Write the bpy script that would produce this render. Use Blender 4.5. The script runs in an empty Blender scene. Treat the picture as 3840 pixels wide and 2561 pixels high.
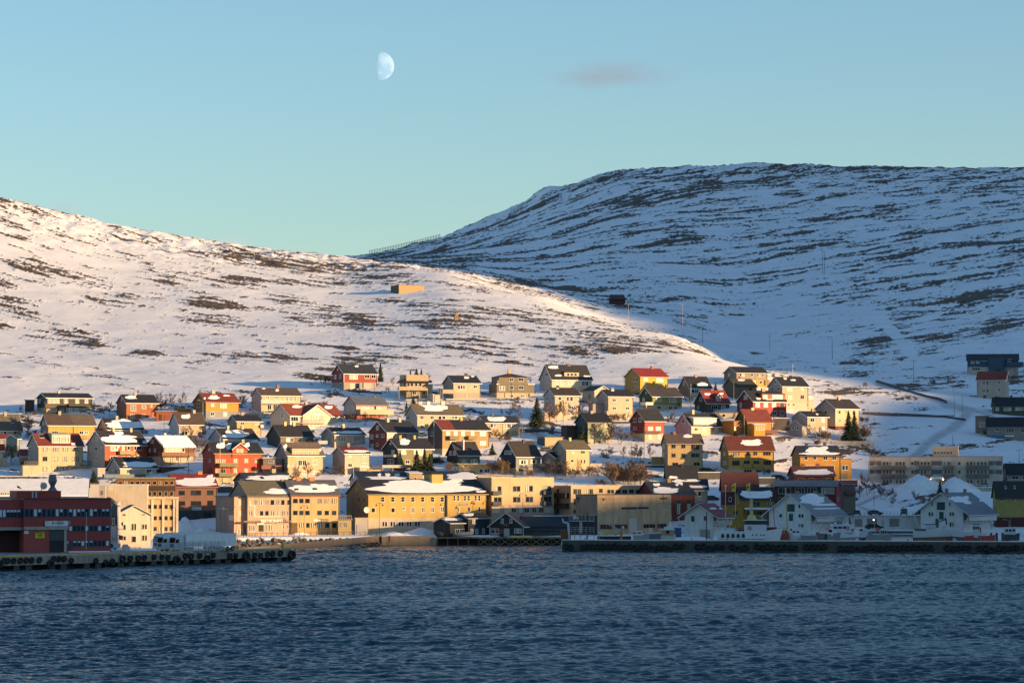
import bpy, math, random
import numpy as np
from math import sin, cos, tan, radians, pi, sqrt
from mathutils import Vector, Matrix

# ---------------------------------------------------------------- camera, sky, sun, exposure
SC = bpy.context.scene
COL = SC.collection
FPX = 11800.0                     # focal length in pixels of the 3840 px wide photograph
HOR = 1775.0                      # row of the horizon
CAMZ = 20.0
PITCH = math.atan((HOR - 1280.5) / FPX)
cam = bpy.data.cameras.new('camera')
cam.sensor_width = 36.0
cam.lens = FPX / 3840.0 * 36.0
cam.clip_start = 5.0
cam.clip_end = 60000.0
camo = bpy.data.objects.new('camera', cam)
COL.objects.link(camo)
camo.location = (0, 0, CAMZ)
camo.rotation_euler = (pi / 2 + PITCH, 0, 0)
SC.camera = camo

PHI, ELEV = radians(72), radians(8.5)          # sun: right of and slightly behind the camera
SUNV = Vector((sin(PHI) * cos(ELEV), -cos(PHI) * cos(ELEV), sin(ELEV)))
w = bpy.data.worlds.new("World")
SC.world = w
w.use_nodes = True
nt = w.node_tree
bg = nt.nodes['Background']
sky = nt.nodes.new('ShaderNodeTexSky')
sky.sky_type = 'NISHITA'
sky.sun_disc = False
sky.sun_elevation = ELEV
sky.sun_rotation = pi - PHI
sky.altitude = 20
sky.air_density = 1.0
sky.dust_density = 0.35
sky.ozone_density = 2.6
bg.inputs['Strength'].default_value = 0.102
# one thin smoky cloud low over the hills, fixed to the sky
tc = nt.nodes.new('ShaderNodeTexCoord')
def cloud_mask(px, py, rx, ry, gain):
    mp = nt.nodes.new('ShaderNodeMapping')
    d = Vector(((px - 1920) / FPX, 1, (HOR - py) / FPX)).normalized()
    mp.vector_type = 'POINT'
    k = (FPX / rx, 1.0, FPX / ry)
    mp.inputs['Scale'].default_value = k
    mp.inputs['Location'].default_value = (-d.x * k[0], -d.y * k[1], -d.z * k[2])
    nt.links.new(tc.outputs['Generated'], mp.inputs['Vector'])
    no = nt.nodes.new('ShaderNodeTexNoise')
    no.inputs['Scale'].default_value = 1.6
    no.inputs['Detail'].default_value = 5
    nt.links.new(mp.outputs['Vector'], no.inputs['Vector'])
    ln = nt.nodes.new('ShaderNodeVectorMath'); ln.operation = 'LENGTH'
    nt.links.new(mp.outputs['Vector'], ln.inputs[0])
    m1 = nt.nodes.new('ShaderNodeMath'); m1.operation = 'SUBTRACT'
    m1.inputs[0].default_value = 0.75
    nt.links.new(ln.outputs['Value'], m1.inputs[1])
    m2 = nt.nodes.new('ShaderNodeMath'); m2.operation = 'ADD'
    nt.links.new(m1.outputs[0], m2.inputs[0]); nt.links.new(no.outputs['Fac'], m2.inputs[1])
    mr = nt.nodes.new('ShaderNodeMapRange')
    mr.interpolation_type = 'SMOOTHSTEP'
    mr.inputs['From Min'].default_value = 0.4; mr.inputs['From Max'].default_value = 1.25
    mr.inputs['To Max'].default_value = gain
    nt.links.new(m2.outputs[0], mr.inputs['Value'])
    return mr.outputs[0]
gm = nt.nodes.new('ShaderNodeMix'); gm.data_type = 'RGBA'; gm.blend_type = 'MULTIPLY'
gm.inputs['Factor'].default_value = 1
gm.inputs['B'].default_value = (.93, 1.0, 1.03, 1)
nt.links.new(sky.outputs['Color'], gm.inputs['A'])
cur = gm.outputs['Result']
for (px, py, rx, ry, g, c) in ((2290, 275, 340, 78, .8, (1.65, 2.1, 2.5)), (230, 785, 90, 35, .3, (2.6, 2.6, 2.7)), (850, 905, 150, 26, .45, (3.3, 3.1, 3.2))):
    mx = nt.nodes.new('ShaderNodeMix'); mx.data_type = 'RGBA'
    nt.links.new(cloud_mask(px, py, rx, ry, g), mx.inputs['Factor'])
    nt.links.new(cur, mx.inputs['A'])
    mx.inputs['B'].default_value = (*c, 1)
    cur = mx.outputs['Result']
nt.links.new(cur, bg.inputs['Color'])

sl = bpy.data.lights.new('sun', 'SUN')
sl.energy = 5.0
sl.angle = radians(0.5)
sl.color = (1.0, 0.64, 0.31)
so = bpy.data.objects.new('sun', sl)
COL.objects.link(so)
so.rotation_euler = SUNV.to_track_quat('Z', 'Y').to_euler()
so.location = (300, -100, 200)
SC.view_settings.view_transform = 'Standard'
SC.view_settings.look = 'None'
SC.view_settings.gamma = 1.0
SC.view_settings.exposure = 1.05
SC.cycles.max_bounces = 6
SC.cycles.sample_clamp_indirect = 4.0

# ---------------------------------------------------------------- pixels of the photograph to world points
CP, SP = cos(PITCH), sin(PITCH)
def at(px, py, Y):
    cx, cy = (px - 1920) / FPX, -(py - 1280.5) / FPX
    dy, dz = CP - SP * cy, SP + CP * cy
    return Vector((cx * Y / dy, Y, CAMZ + dz * Y / dy))
def zat(py, Y):
    return at(1920, py, Y).z

# ---------------------------------------------------------------- noise for geometry
def _hash(ix, iy, seed):
    h = (ix.astype(np.int64) * 374761393 + iy.astype(np.int64) * 668265263 + seed * 974711) & 0xffffffff
    h = ((h ^ (h >> 13)) * 1274126177) & 0xffffffff
    h = h ^ (h >> 16)
    return (h & 0xffffff) / float(0xffffff)
def vnoise(x, y, seed=0):
    ix, iy = np.floor(x), np.floor(y)
    fx, fy = x - ix, y - iy
    fx = fx * fx * (3 - 2 * fx); fy = fy * fy * (3 - 2 * fy)
    a = _hash(ix, iy, seed); b = _hash(ix + 1, iy, seed)
    c = _hash(ix, iy + 1, seed); d = _hash(ix + 1, iy + 1, seed)
    return a + (b - a) * fx + (c - a) * fy + (a - b - c + d) * fx * fy
def fbm(x, y, oct=4, seed=0, gain=.5):
    s = 0; amp = 1; tot = 0
    for i in range(oct):
        ca, sa = cos(.7 * i), sin(.7 * i)
        s = s + amp * vnoise((x * ca - y * sa) * 2 ** i, (x * sa + y * ca) * 2 ** i, seed + i * 17)
        tot += amp; amp *= gain
    return s / tot

# ---------------------------------------------------------------- terrain height
TCOL = [  # photo column, [(distance, row)]: what the snow looks like along that column
 (-1500, [(905, 2003), (919, 1957), (958, 1800), (1010, 1660), (1085, 1500), (1130, 1400), (1250, 1210), (1400, 890), (1600, 430), (1900, 300), (3400, 900)]),
 (0,    [(905, 2003), (919, 1957), (958, 1800), (1010, 1660), (1085, 1500), (1130, 1420), (1250, 1280), (1400, 1040), (1600, 735), (1750, 770), (3400, 1000)]),
 (400,  [(905, 2003), (919, 1957), (958, 1800), (1010, 1660), (1085, 1500), (1130, 1430), (1250, 1280), (1400, 1080), (1600, 838), (1750, 870), (3400, 1000)]),
 (860,  [(905, 2003), (919, 1957), (958, 1800), (1010, 1655), (1085, 1490), (1130, 1420), (1250, 1275), (1400, 1100), (1600, 912), (1750, 950), (3400, 1010)]),
 (1310, [(905, 2003), (919, 1960), (958, 1800), (1010, 1650), (1085, 1490), (1130, 1415), (1250, 1265), (1400, 1120), (1600, 965), (1800, 985), (2600, 985), (3200, 968), (3500, 985)]),
 (1480, [(905, 2003), (919, 1960), (958, 1800), (1010, 1650), (1085, 1490), (1130, 1415), (1240, 1265), (1380, 1130), (1540, 985), (1650, 992), (2400, 975), (3150, 935), (3400, 955)]),
 (1700, [(905, 2003), (919, 1960), (958, 1800), (1010, 1650), (1085, 1490), (1130, 1415), (1230, 1265), (1350, 1140), (1490, 1015), (1600, 1030), (2300, 960), (3100, 880), (3400, 905)]),
 (2050, [(905, 2003), (919, 1960), (958, 1805), (1010, 1655), (1085, 1495), (1130, 1415), (1220, 1275), (1320, 1180), (1420, 1110), (1500, 1135), (1800, 1060), (2300, 925), (2700, 810), (3050, 722), (3400, 745)]),
 (2300, [(905, 2003), (919, 1965), (958, 1810), (1010, 1660), (1085, 1495), (1130, 1405), (1200, 1290), (1280, 1225), (1350, 1205), (1430, 1225), (1700, 1110), (2200, 925), (2700, 750), (3000, 642), (3400, 670)]),
 (2560, [(905, 2003), (919, 1970), (958, 1810), (1010, 1665), (1085, 1500), (1120, 1410), (1170, 1335), (1230, 1280), (1280, 1262), (1350, 1300), (1600, 1165), (2100, 960), (2700, 720), (3000, 620), (3400, 650)]),
 (2790, [(905, 2003), (919, 1970), (958, 1805), (1010, 1665), (1060, 1520), (1110, 1425), (1150, 1385), (1190, 1372), (1250, 1400), (1450, 1290), (1800, 1110), (2300, 885), (2700, 715), (3000, 620), (3400, 650)]),
 (3000, [(905, 2003), (920, 1970), (958, 1810), (1003, 1690), (1060, 1560), (1110, 1480), (1180, 1430), (1300, 1350), (1450, 1270), (1800, 1090), (2300, 870), (2700, 715), (3000, 624), (3400, 650)]),
 (3300, [(905, 1990), (925, 1930), (962, 1830), (1004, 1710), (1050, 1620), (1100, 1540), (1150, 1470), (1220, 1420), (1300, 1360), (1450, 1250), (1800, 1070), (2300, 860), (2700, 715), (3000, 630), (3400, 655)]),
 (3840, [(905, 1990), (925, 1930), (962, 1830), (1004, 1740), (1050, 1670), (1100, 1590), (1150, 1510), (1230, 1430), (1300, 1350), (1500, 1200), (1800, 1030), (2300, 820), (2700, 700), (3000, 636), (3400, 660)]),
 (5200, [(905, 1990), (925, 1930), (962, 1830), (1004, 1740), (1050, 1670), (1100, 1590), (1150, 1500), (1230, 1380), (1300, 1280), (1500, 1080), (1800, 900), (2300, 760), (2700, 690), (3000, 640), (3400, 660)]),
]
_TH = np.arange(-1600, 5400, 20.0)
_DD = np.arange(860, 3500, 5.0)
def _table():
    rows = []
    for px, pts in TCOL:
        d = np.array([p[0] for p in pts], float)
        z = np.array([zat(p[1], p[0]) for p in pts])
        zz = np.interp(_DD, d, z)
        rows.append(zz)
    rows = np.array(rows)
    cols = np.array([c[0] for c in TCOL], float)
    out = np.empty((len(_TH), len(_DD)))
    for j in range(len(_DD)):
        out[:, j] = np.interp(_TH, cols, rows[:, j])
    k = np.exp(-(np.arange(-9, 10) / 4.0) ** 2); k /= k.sum()
    pad = np.pad(out, ((9, 9), (0, 0)), mode='edge')
    out = sum(k[i] * pad[i:i + out.shape[0]] for i in range(19))
    k2 = np.exp(-(np.arange(-4, 5) / 2.0) ** 2); k2 /= k2.sum()
    pad = np.pad(out, ((0, 0), (4, 4)), mode='edge')
    return sum(k2[i] * pad[:, i:i + out.shape[1]] for i in range(9))
_ZT = _table()
def land_edge(px):               # distance at which the land begins, by photo column
    return np.where(px < 870, 672 + 0.064 * np.clip(px, -1500, 870), np.interp(px, [870, 1600, 2100, 2110, 2900, 3000], [858, 888, 890, 866, 866, 884]))
def hterr(x, y):
    x = np.asarray(x, float); y = np.asarray(y, float)
    th = x / y * FPX + 1920
    ti = np.clip((th - _TH[0]) / 20.0, 0, len(_TH) - 1.001)
    di = np.clip((y - _DD[0]) / 5.0, 0, len(_DD) - 1.001)
    i, j = ti.astype(int), di.astype(int)
    a, b = ti - i, di - j
    z = (_ZT[i, j] * (1 - a) * (1 - b) + _ZT[i + 1, j] * a * (1 - b) + _ZT[i, j + 1] * (1 - a) * b + _ZT[i + 1, j + 1] * a * b)
    z = np.where(y < 905, np.minimum(z, 2.55 + .02 * np.clip(y - 880, 0, 25)), z)
    e = land_edge(th)
    z = np.where(y < e + 3, 2.55 - (e + 3 - y) * 1.2, z)
    return np.maximum(z, -5)
def ground(px, py, D0=862, D1=2900):
    """distance at which the sight line through a photo pixel meets the land"""
    Ds = np.arange(D0, D1, 0.5)
    cx, cy = (px - 1920) / FPX, -(py - 1280.5) / FPX
    dy, dz = CP - SP * cy, SP + CP * cy
    z = CAMZ + dz * Ds / dy
    g = hterr(cx * Ds / dy, Ds)
    hit = np.nonzero(g >= z)[0]
    D = Ds[hit[0]] if len(hit) else D0
    return at(px, py, float(D))

# ---------------------------------------------------------------- materials
MC = {}
def _new(name):
    m = bpy.data.materials.new(name); m.use_nodes = True
    return m, m.node_tree, m.node_tree.nodes['Principled BSDF']
def _tex(t, sx=1, sy=1, sz=1, coord='Object'):
    tc = t.nodes.new('ShaderNodeTexCoord'); mp = t.nodes.new('ShaderNodeMapping')
    mp.inputs['Scale'].default_value = (sx, sy, sz)
    t.links.new(tc.outputs[coord], mp.inputs['Vector'])
    return mp.outputs['Vector']
def _noise(t, vec, scale, detail=4, rough=.55):
    n = t.nodes.new('ShaderNodeTexNoise')
    n.inputs['Scale'].default_value = scale; n.inputs['Detail'].default_value = detail
    n.inputs['Roughness'].default_value = rough
    t.links.new(vec, n.inputs['Vector'])
    return n.outputs['Fac']
def _ramp(t, fac, stops):
    r = t.nodes.new('ShaderNodeValToRGB')
    el = r.color_ramp.elements
    while len(el) < len(stops): el.new(.5)
    for e, (p, c) in zip(el, stops):
        e.position = p; e.color = (*c, 1)
    t.links.new(fac, r.inputs['Fac'])
    return r.outputs['Color']
def _bump(t, b, h, strength=.3, dist=.05):
    n = t.nodes.new('ShaderNodeBump')
    n.inputs['Strength'].default_value = strength; n.inputs['Distance'].default_value = dist
    t.links.new(h, n.inputs['Height']); t.links.new(n.outputs['Normal'], b.inputs['Normal'])
def mul(c, k): return tuple(min(1, v * k) for v in c)
def M(kind, c=(.5, .5, .5), rough=.7):
    key = (kind, tuple(round(v, 3) for v in c), rough)
    if key in MC: return MC[key]
    if kind == 'roof' and c[0] > .15 and c[0] > 2 * c[1]: c = mul(c, .62)
    if kind in ('paint', 'plaster'): c = (c[0] * .72, c[1] * .64, c[2] * .58)
    m, t, b = _new(kind)
    b.inputs['Roughness'].default_value = rough
    b.inputs['Base Color'].default_value = (*c, 1)
    if kind == 'paint':          # boarded, weathered paint
        v = _tex(t, .9, .9, .25)
        n = _noise(t, v, 1.1, 6, .65)
        t.links.new(_ramp(t, n, [(.25, mul(c, .72)), (.45, mul(c, .95)), (.75, mul(c, 1.08))]), b.inputs['Base Color'])
        wv = t.nodes.new('ShaderNodeTexWave'); wv.bands_direction = 'Z'; wv.wave_profile = 'SAW'
        wv.inputs['Scale'].default_value = 1.6
        t.links.new(_tex(t), wv.inputs['Vector'])
        _bump(t, b, wv.outputs['Fac'], .25, .03)
    elif kind == 'plaster':
        n = _noise(t, _tex(t, 1, 1, .35), .45, 8, .7)
        t.links.new(_ramp(t, n, [(.3, mul(c, .62)), (.46, mul(c, .93)), (.7, mul(c, 1.07))]), b.inputs['Base Color'])
        _bump(t, b, _noise(t, _tex(t), 14, 3), .2, .02)
    elif kind == 'concrete':
        n = _noise(t, _tex(t, 1, 1, .3), .5, 9, .72)
        t.links.new(_ramp(t, n, [(.28, mul(c, .45)), (.47, mul(c, .9)), (.72, mul(c, 1.25))]), b.inputs['Base Color'])
        _bump(t, b, _noise(t, _tex(t), 5, 5), .4, .04)
    elif kind == 'roof':
        n = _noise(t, _tex(t), .8, 7, .7)
        t.links.new(_ramp(t, n, [(.3, mul(c, .7)), (.5, c), (.75, mul(c, 1.35))]), b.inputs['Base Color'])
        wv = t.nodes.new('ShaderNodeTexWave'); wv.bands_direction = 'X'
        wv.inputs['Scale'].default_value = 1.3
        t.links.new(_tex(t), wv.inputs['Vector'])
        _bump(t, b, wv.outputs['Fac'], .35, .05)
    elif kind == 'snow':
        n = _noise(t, _tex(t), .6, 5)
        t.links.new(_ramp(t, n, [(.3, (.74, .76, .79)), (.7, (.86, .87, .88))]), b.inputs['Base Color'])
        _bump(t, b, _noise(t, _tex(t), 1.5, 5), .4, .15)
    elif kind == 'glass':
        b.inputs['Roughness'].default_value = .06
        b.inputs['IOR'].default_value = 1.42
        b.inputs['Coat Weight'].default_value = .15
        b.inputs['Coat Roughness'].default_value = .03
    elif kind == 'curtain':      # drawn or half drawn curtains seen through the pane
        wv = t.nodes.new('ShaderNodeTexWave'); wv.bands_direction = 'X'
        wv.inputs['Scale'].default_value = .55; wv.inputs['Distortion'].default_value = 2.5
        wv.inputs['Phase Offset'].default_value = rough * 40
        t.links.new(_tex(t), wv.inputs['Vector'])
        t.links.new(_ramp(t, wv.outputs['Fac'], [(.35, c), (.5, mul(c, .5)), (.6, (.03, .03, .035))]), b.inputs['Base Color'])
        b.inputs['Roughness'].default_value = .35
        b.inputs['Coat Weight'].default_value = .4
        b.inputs['Coat Roughness'].default_value = .04
    elif kind == 'metal':
        b.inputs['Metallic'].default_value = .6
        n = _noise(t, _tex(t), 2, 5)
        t.links.new(_ramp(t, n, [(.3, mul(c, .7)), (.6, c)]), b.inputs['Base Color'])
    elif kind == 'wood':
        n = _noise(t, _tex(t, 3, 3, .4), 2, 6, .7)
        t.links.new(_ramp(t, n, [(.3, mul(c, .5)), (.5, c), (.75, mul(c, 1.3))]), b.inputs['Base Color'])
    elif kind == 'rock':
        n = _noise(t, _tex(t), .8, 8, .7)
        t.links.new(_ramp(t, n, [(.3, mul(c, .5)), (.5, c), (.75, mul(c, 1.6))]), b.inputs['Base Color'])
        _bump(t, b, _noise(t, _tex(t), 2.5, 6), .8, .15)
    elif kind == 'leaf':
        n = _noise(t, _tex(t), 1.5, 4)
        t.links.new(_ramp(t, n, [(.3, mul(c, .6)), (.7, mul(c, 1.4))]), b.inputs['Base Color'])
        b.inputs['Roughness'].default_value = .85
    elif kind == 'lit':
        b.inputs['Emission Color'].default_value = (*c, 1)
        b.inputs['Emission Strength'].default_value = rough * 10
    MC[key] = m
    return m
WHITE = (.74, .73, .70)

# ---------------------------------------------------------------- mesh building
class MB:
    def __init__(s): s.v = []; s.f = []
    def add(s, vs, fs):
        o = len(s.v); s.v += [tuple(p) for p in vs]; s.f += [tuple(i + o for i in f) for f in fs]; return s
    def box(s, x0, x1, y0, y1, z0, z1):
        if x0 > x1: x0, x1 = x1, x0
        vs = [(x0, y0, z0), (x1, y0, z0), (x1, y1, z0), (x0, y1, z0), (x0, y0, z1), (x1, y0, z1), (x1, y1, z1), (x0, y1, z1)]
        return s.add(vs, [(0, 3, 2, 1), (4, 5, 6, 7), (0, 1, 5, 4), (1, 2, 6, 5), (2, 3, 7, 6), (3, 0, 4, 7)])
    def prism(s, poly, axis, a0, a1):
        """poly in the plane of the other two axes, extruded along axis (0=x: poly is (y,z); 1=y: poly is (x,z); 2=z: (x,y))"""
        n = len(poly)
        def mk(p, t): return (t, p[0], p[1]) if axis == 0 else ((p[0], t, p[1]) if axis == 1 else (p[0], p[1], t))
        vs = [mk(p, a0) for p in poly] + [mk(p, a1) for p in poly]
        fs = [tuple(range(n)), tuple(range(2 * n - 1, n - 1, -1))] + [(i, i + n, (i + 1) % n + n, (i + 1) % n) for i in range(n)]
        return s.add(vs, fs)
    def tube(s, p0, p1, r0, r1=None, n=6):
        r1 = r0 if r1 is None else r1
        p0, p1 = Vector(p0), Vector(p1); d = (p1 - p0)
        if d.length < 1e-6: return s
        q = d.to_track_quat('Z', 'Y')
        vs = []
        for p, r in ((p0, r0), (p1, r1)):
            for i in range(n):
                vs.append(p + q @ Vector((r * cos(2 * pi * i / n), r * sin(2 * pi * i / n), 0)))
        fs = [(i, (i + 1) % n, (i + 1) % n + n, i + n) for i in range(n)]
        if n > 3 or r0 > .05: fs += [tuple(range(n))[::-1], tuple(range(n, 2 * n))]
        return s.add(vs, fs)
    def torus(s, c, R, r, axis=1, n=16, m=7):
        vs = []; fs = []
        for i in range(n):
            a = 2 * pi * i / n
            for j in range(m):
                b = 2 * pi * j / m
                u, v, wv = (R + r * cos(b)) * cos(a), (R + r * cos(b)) * sin(a), r * .95 * sin(b)
                p = (u, wv, v) if axis == 1 else ((wv, u, v) if axis == 0 else (u, v, wv))
                vs.append((c[0] + p[0], c[1] + p[1], c[2] + p[2]))
                fs.append((i * m + j, i * m + (j + 1) % m, ((i + 1) % n) * m + (j + 1) % m, ((i + 1) % n) * m + j))
        return s.add(vs, fs)
    def ball(s, c, r, n=8, m=6, sc=(1, 1, 1)):
        vs = [(c[0], c[1], c[2] - r * sc[2])]; fs = []
        for j in range(1,m):
            t =-pi /2+pi *j /m
            for i in range(n):
                a =2*pi *i /n
                vs.append((c[0] +r *sc[0] *cos(t) *cos(a),c[1] +r *sc[1] *cos(t) *sin(a),c[2] +r *sc[2] *sin(t)))
        vs.append((c[0],c[1],c[2] +r *sc[2])); L =len(vs) -1
        for i in range(n):
            fs.append((0,1+(i +1) % n,1+i)); fs.append((L,L -n +i,L -n +(i +1) % n))
            for j in range(m -2):
                a =1+j *n
                fs.append((a +i,a +(i +1) % n,a +n +(i +1) % n,a +n +i))
        return s.add(vs,fs)
    def mesh(s,name):
        me =bpy.data.meshes.new(name); me.from_pydata(s.v,[],s.f); me.update(); return me
def fixn(me):
    import bmesh
    b =bmesh.new(); b.from_mesh(me); bmesh.ops.recalc_face_normals(b,faces=b.faces); b.to_mesh(me); b.free()
def obj(name,mb,mat,parent=None,smooth=False,fix=True):
    me =mb.mesh(name) if isinstance(mb,MB) else mb
    if fix and isinstance(mb,MB):fixn(me)
    if mat and not me.materials:me.materials.append(mat)
    if smooth:
        me.polygons.foreach_set('use_smooth',[True] *len(me.polygons))
    o =bpy.data.objects.new(name,me); COL.objects.link(o)
    if parent:o.parent =parent
    return o
def tag(o,label=None,cat=None,group=None,kind=None):
    if label:o['label'] =label
    if cat:o['category'] =cat
    if group:o['group'] =group
    if kind:o['kind'] =kind
    return o
def thing(name,loc,rz=0,label=None,cat=None,group=None):
    o =bpy.data.objects.new(name,None); COL.objects.link(o)
    o.empty_display_size =.5
    o.location =loc; o.rotation_euler =(0,0,rz)
    return tag(o,label,cat,group)
def copy_tree(o,parent=None):
    c =o.copy(); COL.objects.link(c); c.parent =parent
    for ch in [x for x in KIDS.get(o.name,[])]:copy_tree(ch,c)
    return c
KIDS ={}
def note_kids(root):             # remember the parts of a prototype so that copying needs no scene scan
    for o in COL.objects:
        if o.parent:KIDS.setdefault(o.parent.name,[])
    st =[root]
    while st:
        r =st.pop()
        ks =[o for o in COL.objects if o.parent == r]
        KIDS[r.name] =ks; st += ks
def npmesh(name,verts,faces,mat,attrs=(),smooth=True):
    me =bpy.data.meshes.new(name)
    me.vertices.add(len(verts)); me.vertices.foreach_set('co',verts.astype(np.float32).ravel())
    me.loops.add(faces.size); me.loops.foreach_set('vertex_index',faces.astype(np.int32).ravel())
    me.polygons.add(len(faces))
    me.polygons.foreach_set('loop_start',np.arange(0,faces.size,4,dtype=np.int32))
    me.polygons.foreach_set('loop_total',np.full(len(faces),4,dtype=np.int32))
    if smooth:me.polygons.foreach_set('use_smooth',np.ones(len(faces),dtype=bool))
    me.update(calc_edges=True)
    for n,a in attrs:
        at_ =me.attributes.new(n,'FLOAT','POINT'); at_.data.foreach_set('value',a.astype(np.float32).ravel())
    me.materials.append(mat)
    o =bpy.data.objects.new(name,me); COL.objects.link(o)
    return o
def gridfaces(nr,nc):
    i =np.arange((nr -1) *(nc -1)); r,c =i // (nc -1),i % (nc -1)
    a =r *nc +c
    return np.stack([a,a +1,a +nc +1,a +nc],1)

# ---------------------------------------------------------------- snow and rock of the land
# where rock and heath stick out of the snow: photo column, row, half widths, weight, tilt of the patch
ROCK =[
 (138,998,170,38,.42,.12),(442,1131,120,24,.4,.12),(636,1043,200,36,.38,.12),(747,1031,80,24,.45,.1),(774,1142,120,32,.46,.05),(774,1192,150,24,.42,.1),
 (885,1054,110,26,.4,.12),(55,1159,90,45,.36,.3),(221,1253,80,30,.38,.2),(332,1281,80,40,.38,.3),(16,1065,60,30,.35,.2),(16,1214,40,34,.35,0),
 (553,1330,80,14,.35,.05),(885,1336,140,24,.3,0),(1078,1347,110,22,.36,.05),(1106,1131,110,30,.38,.05),(1244,1159,100,22,.4,0),(60,840,150,30,.3,.25),
 (250,830,200,26,.3,.25),(560,890,260,30,.32,.16),(900,960,260,34,.38,.1),(1150,1000,240,40,.36,.05),(1350,1010,260,40,.36,.03),(1150,1060,260,40,.3,.03),
 (1500,1050,260,50,.34,.05),(1750,1080,200,36,.36,.1),(1600,1150,300,40,.34,.02),(1350,1200,240,44,.3,.03),(1750,1210,260,50,.38,.02),(1950,1190,220,26,.34,.1),
 (1500,1130,200,26,.34,0),(1753,1298,230,44,.42,.05),(2250,1281,280,58,.46,.05),(1366,1348,150,24,.32,0),(2150,1180,160,18,.36,.2),(2500,1290,160,26,.38,.12),(2600,1320,90,20,.34,.2),
 (1960,1240,160,20,.3,0),(1300,1340,60,40,.4,0),(1170,1420,80,36,.32,0),(240,1462,60,8,.4,0),(1280,1380,110,22,.45,0),(1330,1475,120,16,.45,0),(1240,1480,60,30,.42,0),(1050,1480,160,14,.3,0),
 # right hill
 (2350,760,330,110,.34,-.25),(2600,700,340,80,.36,-.15),(2900,670,380,40,.34,0),(3300,665,420,30,.32,0),(2130,870,200,50,.3,-.3),(1900,830,160,40,.36,-.45),(2050,760,90,40,.5,-.4),
 (1500,950,160,12,.4,-.2),(1700,900,150,22,.36,-.3),
 (2600,900,330,34,.26,-.1),(3000,860,260,26,.28,-.12),(3250,800,300,26,.28,-.12),(3600,720,300,34,.28,-.12),(3650,800,260,24,.28,-.1),(3100,900,260,24,.28,-.12),
 (3600,860,320,34,.4,-.1),(3700,920,200,34,.36,-.1),(3300,960,240,24,.26,-.15),(2700,960,220,30,.3,-.15),(2500,1000,200,22,.28,-.1),(2900,980,220,20,.24,-.1),
 (3100,1090,260,34,.32,-.22),(3300,1060,220,24,.3,-.22),(3400,1180,200,56,.36,-.35),(3650,1120,220,60,.36,-.3),(3750,1220,160,50,.36,-.3),(3500,1290,180,60,.34,-.3),(3260,1310,160,100,.38,-.7),
 (2750,1100,200,26,.26,-.2),(2600,1190,170,22,.28,-.1),(2000,1060,200,22,.4,.0),(2150,1090,160,24,.38,.1),(2320,1150,160,30,.34,.1),(2420,1080,80,16,.34,.1),(2800,1340,120,28,.34,.25),
 (2950,1400,180,20,.3,.2),(3150,1450,160,50,.27,0),(3400,1440,160,34,.3,0),(3300,1520,200,40,.26,-.2),(3560,1430,110,30,.36,0),(3780,1420,130,50,.34,0),(3740,1680,120,34,.34,0),
 (3330,1640,90,60,.25,.6),(2850,1720,120,40,.3,0),(3080,1720,130,20,.34,.1),(3250,1690,120,10,.42,.3),(2560,1730,60,50,.34,0),(2120,1830,60,24,.4,0),(2440,1790,60,20,.34,0),(60,1795,220,10,.5,0),
 (1050,1520,120,30,.34,0),(2050,1600,120,30,.3,0),(80,1570,60,40,.34,0),(2400,1060,1500,16,.0,0),
]
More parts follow.
